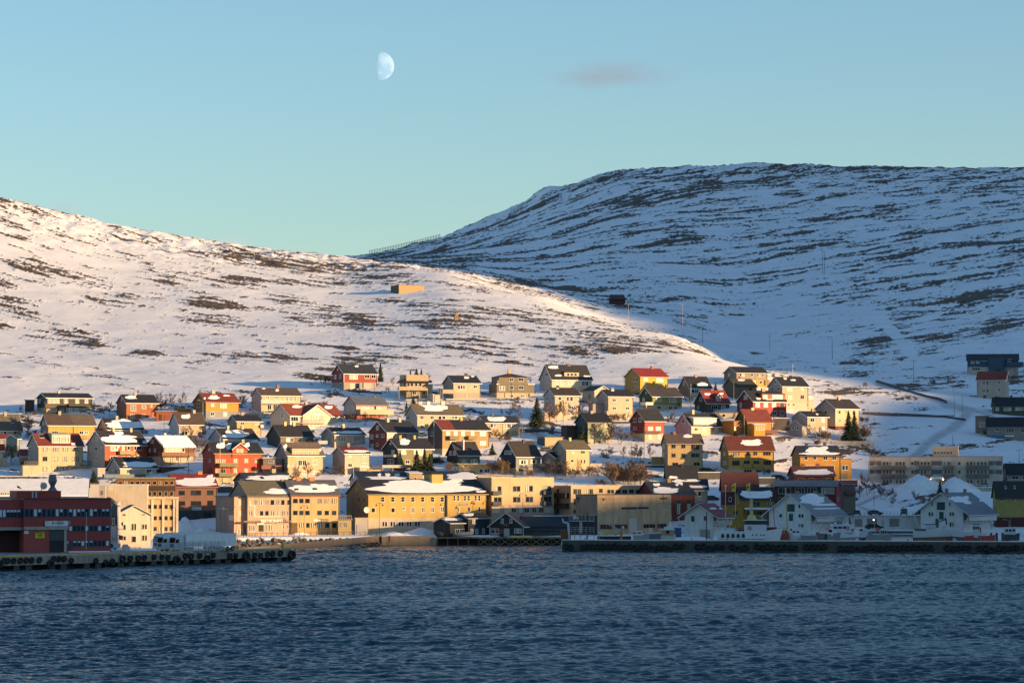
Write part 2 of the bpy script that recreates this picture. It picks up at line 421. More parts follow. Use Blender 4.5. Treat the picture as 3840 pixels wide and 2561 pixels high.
# drifted tracks without rock, and ploughed lanes (grey packed snow)
CLEAR =[([(2650,1300),(2900,1180),(3130,1150),(3300,1190),(3400,1300),(3420,1360)],26,0),([(2700,1310),(3000,1400),(3280,1440)],22,0),([(2100,1160),(2500,1210),(2800,1330)],16,0),
         ([(3545,1515),(3640,1540),(3600,1585),(3480,1660),(3420,1720)],22,1),([(3290,1440),(3545,1512),(3720,1560)],10,1),([(3215,1893),(3300,1855),(3370,1838)],9,1),([(3225,1900),(3290,1930)],9,1),
         ([(2110,1640),(2060,1650),(1960,1600)],14,1),([(2480,1745),(2620,1770),(2720,1790)],8,1),([(1620,1500),(2010,1497)],7,1),([(2800,1600),(3000,1640),(3060,1655)],10,1),([(620,1775),(800,1780)],8,1)]
def build_land():
    ncol,q =980,[]
    d =640.0
    while d < 3400:
        q.append(d)
        d += (0.7 if 855 < d < 885 else 1.0 if 885 <= d < 1220 else 2.0 if 1220 <= d < 1600 else 5.0 if d >= 1600 else 6.0)
    D =np.array(q)
    T =np.linspace(-1300,5100,ncol)
    TT,YY =np.meshgrid(T,D)
    XX =(TT -1920) /FPX *YY
    Z =hterr(XX,YY)
    PY =HOR -(Z -CAMZ) *FPX /YY
    far =np.clip((YY -1130) /150,0,1)
    # broad relief
    Z =Z +far *(fbm(XX /90,YY /90,3,5) -.5) *5*np.clip((YY -1200) /800,.15,1.6)
    Z =Z +np.clip((YY -900) /60,0,1) *(fbm(XX /22,YY /16,3,9) -.5) *1.0
    Z =Z +np.clip((YY -890) /30,0,1) *(fbm(XX /4,YY /4,2,29) -.5) *.10
    Z =Z +5*np.exp(-((TT -2050) /60) ** 2-((YY -3040) /90) ** 2) +np.clip((YY -2700) /250,0,1) *(fbm(XX /12,YY /30,3,61) -.5) *4.5+np.clip((YY -1480) /80,0,1) *(YY < 1700) *(fbm(XX /6,YY /12,3,71) -.5) *2.2
    # density of bare rock
    dens =np.full(Z.shape,.0); road =np.zeros(Z.shape)
    dens += .25*np.clip((YY -1300) /200,0,1) *np.clip((2800-TT) /300,0,1) *np.clip((1700-YY) /100,0,1)
    dens += .33*np.clip((YY -1500) /200,0,1) +.2*np.clip((720-PY) /60,0,1) *(YY > 2000)
    dens += .16*np.clip((YY -930) /40,0,1) *np.clip((1110-YY) /40,0,1)
    for (px,py,rx,ry,wt,tl) in ROCK:
        dx =TT -px; dyy =(PY -py) -tl *dx
        g =np.exp(-((dx /rx) ** 2+(dyy /ry) ** 2))
        side =(YY < 1650) if (px < 1300 or (px < 2650 and py > 1050 and wt > 0 and not (px in (2000,2150,2320,2420,2600)))) else (YY > 1200)
        if py > 1400:side =YY > 0
        dens =np.maximum(dens,g *(wt *.95+.22) *side)
    for pts,wd,kk in CLEAR:
        for (x0,y0),(x1,y1) in zip(pts,pts[1:]):
            t_ =np.clip(((TT -x0) *(x1 -x0) +(PY -y0) *(y1 -y0)) /((x1 -x0) ** 2+(y1 -y0) ** 2),0,1)
            dd_ =np.hypot(TT -x0 -t_ *(x1 -x0),(PY -y0 -t_ *(y1 -y0)) *1.6) /wd
            g =np.exp(-dd_ ** 4) *(YY > 1300 if y0 < 1370 else YY < 1300)
            if kk:road =np.maximum(road,g)
            dens -= g *.55
    wl =np.clip((2900-TT) /260,0,1) *np.clip((1680-YY) /120,0,1)
    def field(r,kx,sx,sy,sd):
        yy =YY +kx *XX
        a =fbm(XX /sx,yy /sy,7,sd,.82)
        b_ =fbm(XX /(5*sx),yy /(4*sy),3,sd +10)
        return (a -.5) *3.1+(b_ -.5) *.55
    fl =field(0,.75,13,4.5,3)
    fr =field(0,-1.0,np.where(YY > 1600,30,15),np.where(YY > 1600,15,7),43)
    val =dens *.95+fl *wl +fr *(1-wl) -.45
    mask =np.clip((val -.16) /.12+.5,0,1)
    Z =Z +mask *(.25+.5*(fbm(XX /3,YY /3,2,77) -.2)) *np.where(YY > 1700,1.8,.8) *(YY > 900)
    V =np.stack([XX,YY,Z],-1).reshape(-1,3)
    m,t,b =_new('snow_land')
    an =t.nodes.new('ShaderNodeAttribute'); an.attribute_name ='rk'
    v =_tex(t,1,1,1)
    nn =_noise(t,_tex(t,.5,1,1),.6,7,.8)
    ad =t.nodes.new('ShaderNodeMath'); ad.operation ='MULTIPLY_ADD'
    t.links.new(nn,ad.inputs[0]); ad.inputs[1].default_value =1.1; t.links.new(an.outputs['Fac'],ad.inputs[2])
    mr =t.nodes.new('ShaderNodeMapRange')
    mr.inputs['From Min'].default_value =.56; mr.inputs['From Max'].default_value =.64
    t.links.new(ad.outputs[0],mr.inputs['Value'])
    sn =_ramp(t,_noise(t,_tex(t),.05,6),[(.3,(.76,.77,.79)),(.7,(.88,.88,.88))])
    rk =_ramp(t,_noise(t,_tex(t),.35,6,.7),[(.3,(.030,.020,.013)),(.5,(.085,.054,.031)),(.72,(.19,.12,.06))])
    mx =t.nodes.new('ShaderNodeMix'); mx.data_type ='RGBA'
    t.links.new(mr.outputs[0],mx.inputs['Factor']); t.links.new(sn,mx.inputs['A']); t.links.new(rk,mx.inputs['B'])
    ar =t.nodes.new('ShaderNodeAttribute'); ar.attribute_name ='road'; m3 =t.nodes.new('ShaderNodeMix'); m3.data_type ='RGBA'
    mr2 =t.nodes.new('ShaderNodeMath'); mr2.operation ='MULTIPLY'; t.links.new(ar.outputs['Fac'],mr2.inputs[0]); t.links.new(_noise(t,_tex(t),.25,6,.7),mr2.inputs[1])
    t.links.new(mr2.outputs[0],m3.inputs['Factor']); t.links.new(mx.outputs['Result'],m3.inputs['A']); m3.inputs['B'].default_value =(.22,.21,.21,1)
    t.links.new(m3.outputs['Result'],b.inputs['Base Color'])
    b.inputs['Roughness'].default_value =.8
    _bump(t,b,_noise(t,_tex(t),.8,6,.6),.25,.3)
    o =npmesh('terrain',V,gridfaces(*Z.shape),m,[('rk',val),('road',road)])
    tag(o,'snow covered ground and hills with streaks of bare rock','ground',kind='structure')
build_land()

# unseen ridge out to the right, its crest shaped to cast shade over the right hill and the harbour
def build_shade_ridge():
    U =Vector((cos(PHI),sin(PHI),0)); Vv =Vector((sin(PHI),-cos(PHI),0))
    V0 =900.0
    prof =[(-1500,60),(200,60),(520,80),(650,76),(664,62),(677,49),(690,44),(724,48),(800,51),(815,49.5),(838,48),(860,51),(913,52),(938,49.5),(960,50),(985,56),(1014,65),
            (1050,72),(1110,79),(1145,81),(1160,88),(1200,102),(1225,116),(1300,130),(1430,152),(1520,178),(1607,200),(1700,238),(2350,345),(2850,440),(2960,446),(3300,500),(4500,500)]
    us =np.concatenate([np.arange(-1500,600,40),np.arange(600,1700,6),np.arange(1700,4500,30)])
    ws =np.interp(us,[p[0] for p in prof],[p[1] for p in prof]) +V0 *tan(ELEV)
    ws =ws +(vnoise(us /25,us *0,4) -.5) *1.6
    rows =[]
    for off,k in ((-1.9,-.02),(-1.2,.35),(-.6,.72),(0,1),(.8,.7),(1.8,.2),(2.4,-.02)):
        vv =V0 -off *-1*np.minimum(ws,330)
        zz =ws *k +(0 if k in (1,-.02) else 1) *(vnoise(us /40,us *0+off *3,8) -.5) *ws *.15
        rows.append(np.stack([us *U.x +vv *Vv.x,us *U.y +vv *Vv.y,zz],-1))
    R =np.array(rows)
    m,t,b =_new('snow_ridge')
    n =_noise(t,_tex(t),.02,8,.7)
    t.links.new(_ramp(t,n,[(.44,(.05,.045,.04)),(.52,(.75,.76,.78))]),b.inputs['Base Color'])
    o =npmesh('hills',R.reshape(-1,3),gridfaces(R.shape[0],R.shape[1]),m)
    tag(o,'unseen snowy ridge to the right, shaped to shade the harbour and right hill','hill',kind='structure')
build_shade_ridge()

# ---------------------------------------------------------------- water
def build_water():
    rng =np.random.RandomState(7)
    ncol =1400
    q =[]; d =283.0
    while d < 872:q.append(d); d += .20+(d -283) *.0011
    D =np.array(q); T =np.linspace(-1500,5340,ncol)
    TT,Y =np.meshgrid(T,D)
    X =(TT -1920) /FPX *Y
    Z =np.zeros_like(X)
    for i in range(70):
        lam =.7*(5.5/.7) ** rng.rand() if i > 6 else 7+9*rng.rand()
        a =pi /2+.35+rng.randn() *.42
        k =2*pi /lam
        amp =.0078*lam ** .9*(1 if lam < 4 else .5)
        ph =k *(X *cos(a) +Y *sin(a)) +rng.rand() *6.28
        if lam < 4:ph =ph +.9*np.sin(X /11+i) +.7*np.sin(Y /7+2*i)
        Z += amp *(1.35*np.abs(np.sin(ph /2)) *-2+1.35 if i % 3 == 0 else np.sin(ph))
    gust =.55+.9*vnoise(X /45,Y /22,3)
    edge =np.clip((D[:,None] -283) /8,0,1) *np.clip((872-D[:,None]) /8,0,1) *np.clip((TT +1500) /60,0,1) *np.clip((5340-TT) /60,0,1)
    Z =Z *gust *edge
    Vv =np.stack([X,Y,Z],-1).reshape(-1,3)
    F =gridfaces(*Z.shape)
    nr,nc =Z.shape; n0 =len(Vv)
    # the same sheet runs on to the horizon: an outer ring joined to the border of the fine part
    B =9000.0
    ex =np.array([(-B,-B,0),(B,-B,0),(B,B,0),(-B,B,0)])
    Vv =np.vstack([Vv,ex])
    c00,c01,c10,c11 =0,nc -1,(nr -1) *nc,nr *nc -1
    def fan(idx,outer):  # triangles along a border written as degenerate-free quads
        return [(idx[i],idx[i +1],outer,outer) for i in range(len(idx) -1)]
    me_f =[tuple(f) for f in ()]
    m,t,b =_new('sea_water')
    b.inputs['Base Color'].default_value =(.005,.048,.068,1)
    b.inputs['Roughness'].default_value =.16
    b.inputs['IOR'].default_value =1.33
    n1 =_noise(t,_tex(t,.8,1.6,1),1.7,5,.6)
    n2 =_noise(t,_tex(t,1,2.2,1),.35,3,.5)
    ad =t.nodes.new('ShaderNodeMath'); ad.operation ='MULTIPLY_ADD'
    t.links.new(n2,ad.inputs[0]); ad.inputs[1].default_value =1.5; t.links.new(n1,ad.inputs[2])
    _bump(t,b,ad.outputs[0],.8,.28)
    o =npmesh('water',Vv[:n0],F,m)
    tag(o,'dark blue choppy water of the fjord','water',kind='structure')
    mb =MB()
    P =lambda i:tuple(Vv[i])
    a,b2,c,d2 =P(c00),P(c01),P(c11),P(c10)
    mb.add([a,b2,c,d2,(-B,-B,0),(B,-B,0),(B,B,0),(-B,B,0)],[(4,5,1,0),(5,6,2,1),(6,7,3,2),(7,4,0,3)])
    o2 =obj('water',mb,m); tag(o2,'open water of the fjord beyond the picture','water',kind='structure')
build_water()

# ---------------------------------------------------------------- moon
def build_moon():
    Y =20000.0
    p =at(1425,249,Y)
    R =53.5/FPX *Y
    mb =MB().ball((0,0,0),R,64,40)
    m =bpy.data.materials.new('moon_glow'); m.use_nodes =True; t =m.node_tree
    for n in list(t.nodes):
        if n.type == 'BSDF_PRINCIPLED':t.nodes.remove(n)
    out =[n for n in t.nodes if n.type == 'OUTPUT_MATERIAL'][0]
    em =t.nodes.new('ShaderNodeEmission'); tr =t.nodes.new('ShaderNodeBsdfTransparent'); ad =t.nodes.new('ShaderNodeAddShader')
    t.links.new(_ramp(t,_noise(t,_tex(t),.014,4,.6),[(.42,(.10,.10,.12)),(.56,(.22,.20,.19))]),em.inputs['Color'])
    g2 =t.nodes.new('ShaderNodeNewGeometry'); dp =t.nodes.new('ShaderNodeVectorMath'); dp.operation ='DOT_PRODUCT'
    t.links.new(g2.outputs['Normal'],dp.inputs[0]); dp.inputs[1].default_value =Vector((.97,-.17,-.06)).normalized()  # painted phase: the glow follows a fixed direction, not the sun lamp
    pw =t.nodes.new('ShaderNodeMath'); pw.operation ='POWER'; mxx =t.nodes.new('ShaderNodeMath'); mxx.operation ='MAXIMUM'
    t.links.new(dp.outputs['Value'],mxx.inputs[0]); mxx.inputs[1].default_value =0; t.links.new(mxx.outputs[0],pw.inputs[0]); pw.inputs[1].default_value =.45
    t.links.new(pw.outputs[0],em.inputs['Strength'])
    t.links.new(em.outputs[0],ad.inputs[0]); t.links.new(tr.outputs[0],ad.inputs[1])
    gg =t.nodes.new('ShaderNodeNewGeometry'); mx =t.nodes.new('ShaderNodeMixShader'); t2 =t.nodes.new('ShaderNodeBsdfTransparent')
    t.links.new(gg.outputs['Backfacing'],mx.inputs[0]); t.links.new(ad.outputs[0],mx.inputs[1]); t.links.new(t2.outputs[0],mx.inputs[2])
    t.links.new(mx.outputs[0],out.inputs['Surface'])
    o =obj('moon',mb,m,smooth=True)
    o.location =p
    tag(o,'pale half moon high in the clear blue sky','moon')
build_moon()


# ---------------------------------------------------------------- houses
K =2350/640.0
TILE =dict(a=(0,1340),b=(600,1340),c=(1200,1340),d=(1800,1340),e=(2300,1340),f=(2700,1340),g=(3200,1300),
            A=(0,1720),B=(600,1720),C=(1200,1680),D=(1800,1680),E=(2100,1680),F=(2600,1680),G=(3200,1680))
RND =random.Random(11)
FRM ={}
def frame_mesh(w,h,nm,nh=0,b=.09):
    k =(round(w,1),round(h,1),nm,nh,b)
    if k not in FRM:
        mb =MB()
        w,h =max(.3,k[0]),max(.3,k[1])
        mb.box(-w /2,-w /2+b,-.05,0,0,h).box(w /2-b,w /2,-.05,0,0,h)
        mb.box(-w /2+b,w /2-b,-.05,0,h -b,h).box(-w /2-.03,w /2+.03,-.09,0,-.05,b)
        for i in range(nm):
            x =-w /2+w *(i +1) /(nm +1)
            mb.box(x -.035,x +.035,-.045,0,b,h -b)
        for i in range(nh):
            z =h *(i +1) /(nh +1)
            mb.box(-w /2+b,w /2-b,-.042,0,z -.03,z +.03)
        me =mb.mesh('window'); fixn(me)
        p =MB().box(-w /2+b *.5,w /2-b *.5,-.02,-.002,b *.5,h -b *.5).mesh('pane'); fixn(p)
        FRM[k] =(me,p,{})
    return FRM[k]
def with_mat(k,which,mat):
    me,p,cache =FRM_get =k
    key =(which,mat.name)
    if key not in cache:
        c =(me if which == 0 else p).copy(); c.materials.clear(); c.materials.append(mat); cache[key] =c
    return cache[key]
GL =[M('glass',(.018,.022,.028)),M('glass',(.035,.045,.06)),M('curtain',(.55,.5,.4),.3),M('curtain',(.62,.56,.42),.7),M('curtain',(.4,.42,.42),.45)]
def window(par,loc,rz,w,h,fr=WHITE,style=None,nh=0,nm=None,b=.09):
    if nm is None:nm =0 if w < 1.25 else (1 if w < 2.2 else (2 if w < 3.2 else max(2,int(w /.95) -1)))
    k =frame_mesh(w,h,nm,nh,b)
    o =bpy.data.objects.new('window',with_mat(k,0,M('plain',fr,.5))); COL.objects.link(o)
    o.parent =par; o.location =loc; o.rotation_euler =(0,0,rz)
    g =GL[style] if style is not None else GL[RND.choice([0,0,1,2,3,3,4])]
    p =bpy.data.objects.new('pane',with_mat(k,1,g)); COL.objects.link(p); p.parent =o
    return o

class House:
    """a house measured off the photograph in enlarged tile pixels and built at its real place, size and depth"""
    def __init__(s,tile,gx,zy,label,name='house',cat='house',D=None,a=None,dep=8.5,group=None,zg=None):
        s.t =TILE[tile]
        s.xg,s.xc,s.xr =[s.t[0] +v /K for v in gx]
        s.yr,s.ye,s.yb =[s.t[1] +v /K for v in zy]
        if D is None:
            C =ground(s.xc,s.yb)
        else:
            C =at(s.xc,s.yb,D)
            if zg is not None:C.z =zg
        s.C =C
        s.sc =FPX /C.y
        s.m =1 if s.xr > s.xc else -1
        G,F =abs(s.xc -s.xg),abs(s.xr -s.xc)
        if a is None:
            sa =min(.72,max(.10,G /(dep *s.sc)))
            a =math.asin(sa)
        else:a =radians(a); sa =sin(a)
        s.a =a; s.A =a *s.m
        s.d =G /(s.sc *sa); s.w =F /(s.sc *cos(a))
        s.h =zat(s.ye,C.y) -C.z
        Dr =C.y +s.d /2*cos(a) +s.w /2*sa
        s.H =zat(s.yr,Dr) -C.z
        s.r =max(.05,s.H -s.h)
        s.k =s.r /(s.d /2)                  # roof slope
        s.root =thing(name,C,s.A,label,cat,group)
        s.name =name
    def X(s,zx,y=0):               # tile column -> local x (front), at local depth y
        px =s.t[0] +zx /K
        return ((px -s.xc) /s.sc +y *sin(s.A)) /(cos(s.A) *s.m)
    def Y(s,zx):                    # tile column -> local y along the gable
        px =s.t[0] +zx /K
        return (s.xc -px) /s.sc /sin(s.A)
    def Z(s,zy,y=0,x=0):
        D =s.C.y +y *cos(s.A) +s.m *x *sin(s.A)
        return zat(s.t[1] +zy /K,D) -s.C.z
    def sx(s,mb):                   # mirror for houses whose gable is on the right
        if s.m < 0:
            mb.v =[(-v[0],v[1],v[2]) for v in mb.v]
        return mb
    def part(s,name,mb,mat,parent=None):
        return obj(name,s.sx(mb),mat,parent or s.root)
    def walls(s,col,kind='paint',base=None,bcol=None,gcol=None,deep=3.0,flat=False,bkind='plaster'):
        w,d,h =s.w,s.d,s.h
        mb =MB()
        if flat:mb.prism([(0,-deep),(d,-deep),(d,s.H),(0,s.H)],0,0,w)
        else:mb.prism([(0,-deep),(d,-deep),(d,h -.02),(d /2,s.H -.02),(0,h -.02)],0,0,w)
        s.part('wall',mb,M(kind,col))
        if base is not None:
            zb =s.Z(base)
            s.part('foundation',MB().box(-.03,w +.03,-.03,d +.03,-deep -.1,zb),M(bkind,bcol or (.42,.39,.34)))
            s.zb =zb
        else:s.zb =-deep
        if gcol:  # separate gable colour, on many houses the front's tone darkened for shade
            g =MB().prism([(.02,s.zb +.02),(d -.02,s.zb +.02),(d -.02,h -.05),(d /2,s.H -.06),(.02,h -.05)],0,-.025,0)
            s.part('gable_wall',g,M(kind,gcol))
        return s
    def corner(s,col=WHITE):
        for a in (-.06,s.w -.1):s.part('corner_board',MB().box(a,a +.16,-.06,-.001,max(s.zb,0),s.h -.05),M('plain',col,.6))
        return s
    def roof(s,col,kind='gable',oe=.5,og=.4,t=.16,trim=WHITE,split=None,col2=None):
        w,d,h,H,k =s.w,s.d,s.h,s.H,s.k
        mt =M('roof',col,.6)
        s.oe,s.og,s.tk =oe,og,t
        if kind == 'gable':
            s.part('downpipe',MB().box(w -.16,w -.06,-.13,-.035,.1,h -.1),M('plain',(.12,.11,.1)))
            pl =[(-oe,h -oe *k),(d /2,H),(d +oe,h -oe *k),(d +oe,h -oe *k +t),(d /2,H +t),(-oe,h -oe *k +t)]
            if split is None:
                s.rf =s.part('roof',MB().prism(pl,0,-og,w +og),mt)
            else:
                s.rf =s.part('roof',MB().prism(pl,0,-og,s.X(split)),mt)
                s.part('roof',MB().prism(pl,0,s.X(split),w +og),M('roof',col2,.6))
            if trim:
                e =.17
                pt =[(-oe -.02,h -oe *k -e),(d /2,H -e),(d +oe +.02,h -oe *k -e),(d +oe +.02,h -oe *k +t *.6),(d /2,H +t *.6),(-oe -.02,h -oe *k +t *.6)]
                mb =MB().prism(pt,0,-og -.06,-og -.003).prism(pt,0,w +og +.003,w +og +.06)
                mb.box(-og,w +og,-oe -.05,-oe -.003,h -oe *k -.12,h -oe *k +t *.7)
                s.part('roof_trim',mb,M('plain',trim,.6))
        elif kind == 'hip':
            vs =[(-oe,-oe,h),(w +oe,-oe,h),(w +oe,d +oe,h),(-oe,d +oe,h)]
            q =min(d,w) /2
            vs =vs +[(v[0],v[1],v[2] +t) for v in vs] +[(q,d /2,H),(max(w -q,q +.05),d /2,H)]
            s.rf =s.part('roof',MB().add(vs,[(3,2,1,0),(0,1,5,4),(1,2,6,5),(2,3,7,6),(3,0,4,7),(4,5,9,8),(5,6,9),(6,7,8,9),(7,4,8)]),mt)
        elif kind == 'flat':
            s.rf =s.part('roof',MB().box(-og,w +og,-og,d +og,H,H +t),mt)
        elif kind == 'shed':
            pass
        return s
    def chim(s,*cs):
        for c in cs:
            cx,cy =c[0],c[1]
            col =c[2] if len(c) > 2 else (.42,.38,.30)
            wd =c[3] if len(c) > 3 else .85
            y =s.d /2-.1
            x =s.X(cx,y); z1 =s.Z(cy,y,x)
            mb =MB().box(x -wd /2,x +wd /2,y -.35,y +.35,s.H -.6,z1 -.12).box(x -wd /2-.06,x +wd /2+.06,y -.41,y +.41,z1 -.12,z1)
            s.part('chimney',mb,M('concrete',col),s.rf)
        return s
    def snow(s,*rs,n=46):
        """patches of snow left on the front slope, given by their outline box in tile pixels"""
        for (x0,x1,y0,y1) in rs:
            rr =random.Random(int(x0 *7+y0))
            ph =[rr.random() *6.28 for _ in range(4)]
            pts =[]
            for i in range(n):
                t =2*pi *i /n
                c,sn =cos(t),sin(t)
                ex =.72
                u =math.copysign(abs(c) ** ex,c); v =math.copysign(abs(sn) ** ex,sn)
                q =.94+.13*sin(3*t +ph[0]) +.10*sin(5*t +ph[1]) +.08*sin(9*t +ph[2]) +.10*(rr.random() -.5)
                if v > .75:q =1-max(0,.03*rr.random())
                zx =(x0 +x1) /2+(x1 -x0) /2*u *(q if v < .75 else 1); zy =(y0 +y1) /2+(y1 -y0) /2*v *q
                zz =s.Z(zy,s.d /4,s.w /2)
                yy =min(max((zz -s.h) /s.k,-s.oe +.05),s.d /2)
                x =min(max(s.X(zx,yy),-s.og +.03),s.w +s.og -.03)
                pts.append((x,yy))
            th =.07
            z =lambda y:s.h +s.k *y +s.tk
            cx =sum(p[0] for p in pts) /n; cy =sum(p[1] for p in pts) /n
            ins =[(cx +(p[0] -cx) *.96,cy +(p[1] -cy) *.94) for p in pts]
            vs =[(p[0],p[1],z(p[1]) +.004) for p in pts] +[(p[0],p[1],z(p[1]) +th) for p in ins] +[(cx,cy,z(cy) +th *1.15)]
            fs =[(i,(i +1) % n,(i +1) % n +n,i +n) for i in range(n)] +[(i +n,(i +1) % n +n,2*n) for i in range(n)]
            s.part('roof_snow',MB().add(vs,fs),M('snow'),s.rf)
        return s
    def snowall(s,t=.22,y0=None):
        """snow over the whole front slope"""
        og,oe,k =s.og,s.oe,s.k
        n =14; vs =[]; fs =[]
        top =s.d /2 if y0 is None else s.d /2
        for i in range(n +1):
            x =-og +.1+(s.w +2*og -.2) *i /n
            y_lo =-oe +.02+.12*RND.random(); y_hi =s.d /2-.02-(.3*RND.random() if y0 is None else y0 *(.6+.8*RND.random()))
            for y,q in ((y_lo,.01),(y_lo +.05,t),(y_hi,t *.8),(y_hi +.02,.01)):
                vs.append((x,y,s.h +k *y +s.tk +q))
        for i in range(n):
            for j in range(3):
                a =i *4+j
                fs.append((a,a +4,a +5,a +1))
        fs += [(0,1,2,3),tuple(n *4+j for j in (3,2,1,0))]
        s.part('roof_snow',MB().add(vs,fs),M('snow'),s.rf); return s
    def win(s,*rs,fr=WHITE,st=None,y=0,nh=0,b=.09,nm=None):
        for r in rs:
            x0,x1,y0,y1 =r[:4]
            X0,X1 =s.X(x0,y),s.X(x1,y)
            xm =(X0 +X1) /2
            z0,z1 =s.Z(y1,y,xm),s.Z(y0,y,xm)
            off =.031 if (z0 < getattr(s,'zb',-9)) else 0
            window(s.root,(s.m *xm,y -off -.001,z0),0,abs(X1 -X0),z1 -z0,fr,r[4] if len(r) > 4 else st,nh,nm,b)
        return s
    def rows(s,xs,ys,**k):
        return s.win(*[(x[0],x[1],y[0],y[1]) for y in ys for x in xs],**k)
    def gwin(s,*rs,fr=WHITE,st=None,nh=0):
        for r in rs:
            x0,x1,y0,y1 =r[:4]
            Y0,Y1 =s.Y(x0),s.Y(x1); ym =(Y0 +Y1) /2
            z0,z1 =s.Z(y1,ym),s.Z(y0,ym)
            window(s.root,(s.m *(-.032),ym,z0),(-pi /2) *s.m,abs(Y1 -Y0),z1 -z0,fr,r[4] if len(r) > 4 else st,nh)
        return s
    def door(s,x0,x1,y0,y1,col=(.1,.06,.04),name='door',y=0,gable=False):
        if gable:
            Y0,Y1 =sorted((s.Y(x0),s.Y(x1))); ym =(Y0 +Y1) /2
            s.part(name,MB().box(-.09,-.035,Y0,Y1,s.Z(y1,ym),s.Z(y0,ym)),M('paint',col))
        else:
            X0,X1 =s.X(x0,y),s.X(x1,y)
            s.part(name,MB().box(X0,X1,y -.09,y -.035,s.Z(y1,y,X0),s.Z(y0,y,X0)),M('paint',col))
        return s
    def balc(s,x0,x1,y0,y1,col=WHITE,dp=1.3,posts=False,rail=False,snow=False):
        X0,X1 =sorted((s.X(x0,-dp),s.X(x1,-dp)))
        zt,zf =s.Z(y0,-dp,X0),s.Z(y1,-dp,X0)
        mb =MB()
        if rail:
            n =max(2,int((X1 -X0) /.9))
            for i in range(n +1):
                x =X0 +(X1 -X0) *i /n
                mb.box(x -.03,x +.03,-dp,-dp +.06,zf,zt)
            for q in (.35,.68,1):mb.box(X0,X1,-dp -.02,-dp +.03,zf +(zt -zf) *q -.03,zf +(zt -zf) *q +.03)
            mb.box(X0,X1,-dp,-.04,zf -.15,zf)
        else:
            mb.box(X0,X1,-dp,-dp +.07,zf,zt).box(X0,X0 +.07,-dp +.07,-.04,zf,zt).box(X1 -.07,X1,-dp +.07,-.04,zf,zt)
            mb.box(X0,X1,-dp,-.04,zf -.16,zf -.003)
        if posts:
            n =max(1,int((X1 -X0) /3))
            for i in range(n +1):
                x =X0 +.08+(X1 -X0 -.16) *i /n
                mb.box(x -.06,x +.06,-dp +.05,-dp +.17,-3,zf -.17)
        s.part('balcony',mb,M('paint',col))
        return s
    def shed_dormer(s,x0,x1,y0,y1,col,rcol,wins=(),wall=False,fr=WHITE,st=None,over=.3,snow=False):
        yf0 =0 if wall else None
        zt =s.Z(y0,s.d *.2,s.w /2); zb =s.Z(y1,s.d *.2,s.w /2)
        yf =-.04 if wall else max(0,(zb -s.h) /s.k)
        X0,X1 =sorted((s.X(x0,yf),s.X(x1,yf)))
        zt =s.Z(y0,yf,X0); zb =s.Z(y1,yf,X0) if wall else s.h +s.k *yf -.1
        zr =min(s.H +s.tk +.02,zt +.5) if zt < s.H else zt +.1
        yb =s.d /2
        mb =MB().prism([(yf,zb),(yb,zb),(yb,zr),(yf,zt)],0,X0,X1)
        dm =s.part('dormer',mb,M('paint',col))
        sl =(zr -zt) /(yb -yf)
        s.part('dormer_roof',MB().prism([(yf -over,zt -over *sl +.01),(yb +.1,zr +.01),(yb +.1,zr +.13),(yf -over,zt -over *sl +.13)],0,X0 -.15,X1 +.15),M('snow') if snow else M('roof',rcol,.6),dm)
        if wins:s.win(*wins,fr=fr,y=yf,st=st)
        return s
    def gable_dormer(s,x0,x1,ypk,yev,y1,col,rcol,wins=(),wall=False,fr=WHITE,st=None,ov=.35,out=0):
        zb =s.Z(y1,s.d *.15,s.w /2)
        yf =-.04-out if wall else max(0,(zb -s.h) /s.k)
        X0,X1 =sorted((s.X(x0,yf),s.X(x1,yf))); xm =(X0 +X1) /2
        ze,zp =s.Z(yev,yf,xm),s.Z(ypk,yf,xm)
        zb =s.Z(y1,yf,xm) if wall else s.h +s.k *yf -.1
        dm =s.part('dormer',MB().prism([(X0,zb),(X1,zb),(X1,ze),(xm,zp -.12),(X0,ze)],1,yf,s.d /2),M('paint',col))
        g =(zp -ze) /(xm -X0)
        def L(x):return zp -g *abs(x -xm)
        pr =[(X0 -ov,L(X0 -ov)),(xm,zp),(X1 +ov,L(X1 +ov)),(X1 +ov,L(X1 +ov) +.14),(xm,zp +.14),(X0 -ov,L(X0 -ov) +.14)]
        s.part('dormer_roof',MB().prism(pr,1,yf -ov,s.d /2),M('roof',rcol,.6),dm)
        tr =[(p[0],p[1] -.1 if i < 3 else p[1] -.02) for i,p in enumerate(pr)]
        s.part('roof_trim',MB().prism(tr,1,yf -ov -.06,yf -ov -.003),M('plain',WHITE,.6))
        if wins:s.win(*wins,fr=fr,y=yf,st=st)
        return s
    def box(s,name,x0,x1,y0,y1,dp0,dp1,col,kind='paint',roof=None,rt=.12,over=.2,slope=0):
        """an attached block: tile columns and rows of its front, standing from local depth dp0 to dp1"""
        X0,X1 =sorted((s.X(x0,dp0),s.X(x1,dp0)))
        zt,zb =s.Z(y0,dp0,X0),s.Z(y1,dp0,X0)
        p =s.part(name,MB().prism([(dp0,zb -2.5),(dp1,zb -2.5),(dp1,zt +slope),(dp0,zt)],0,X0,X1),M(kind,col))
        if roof is not None:
            k =slope /(dp1 -dp0)
            mt =M('snow') if roof == 'snow' else M('roof',roof,.6)
            s.part(name +'_roof',MB().prism([(dp0 -over,zt -over *k +.003),(dp1 +over,zt +slope +over *k +.003),(dp1 +over,zt +slope +over *k +rt),(dp0 -over,zt -over *k +rt)],0,X0 -over,X1 +over),mt,p)
        return p
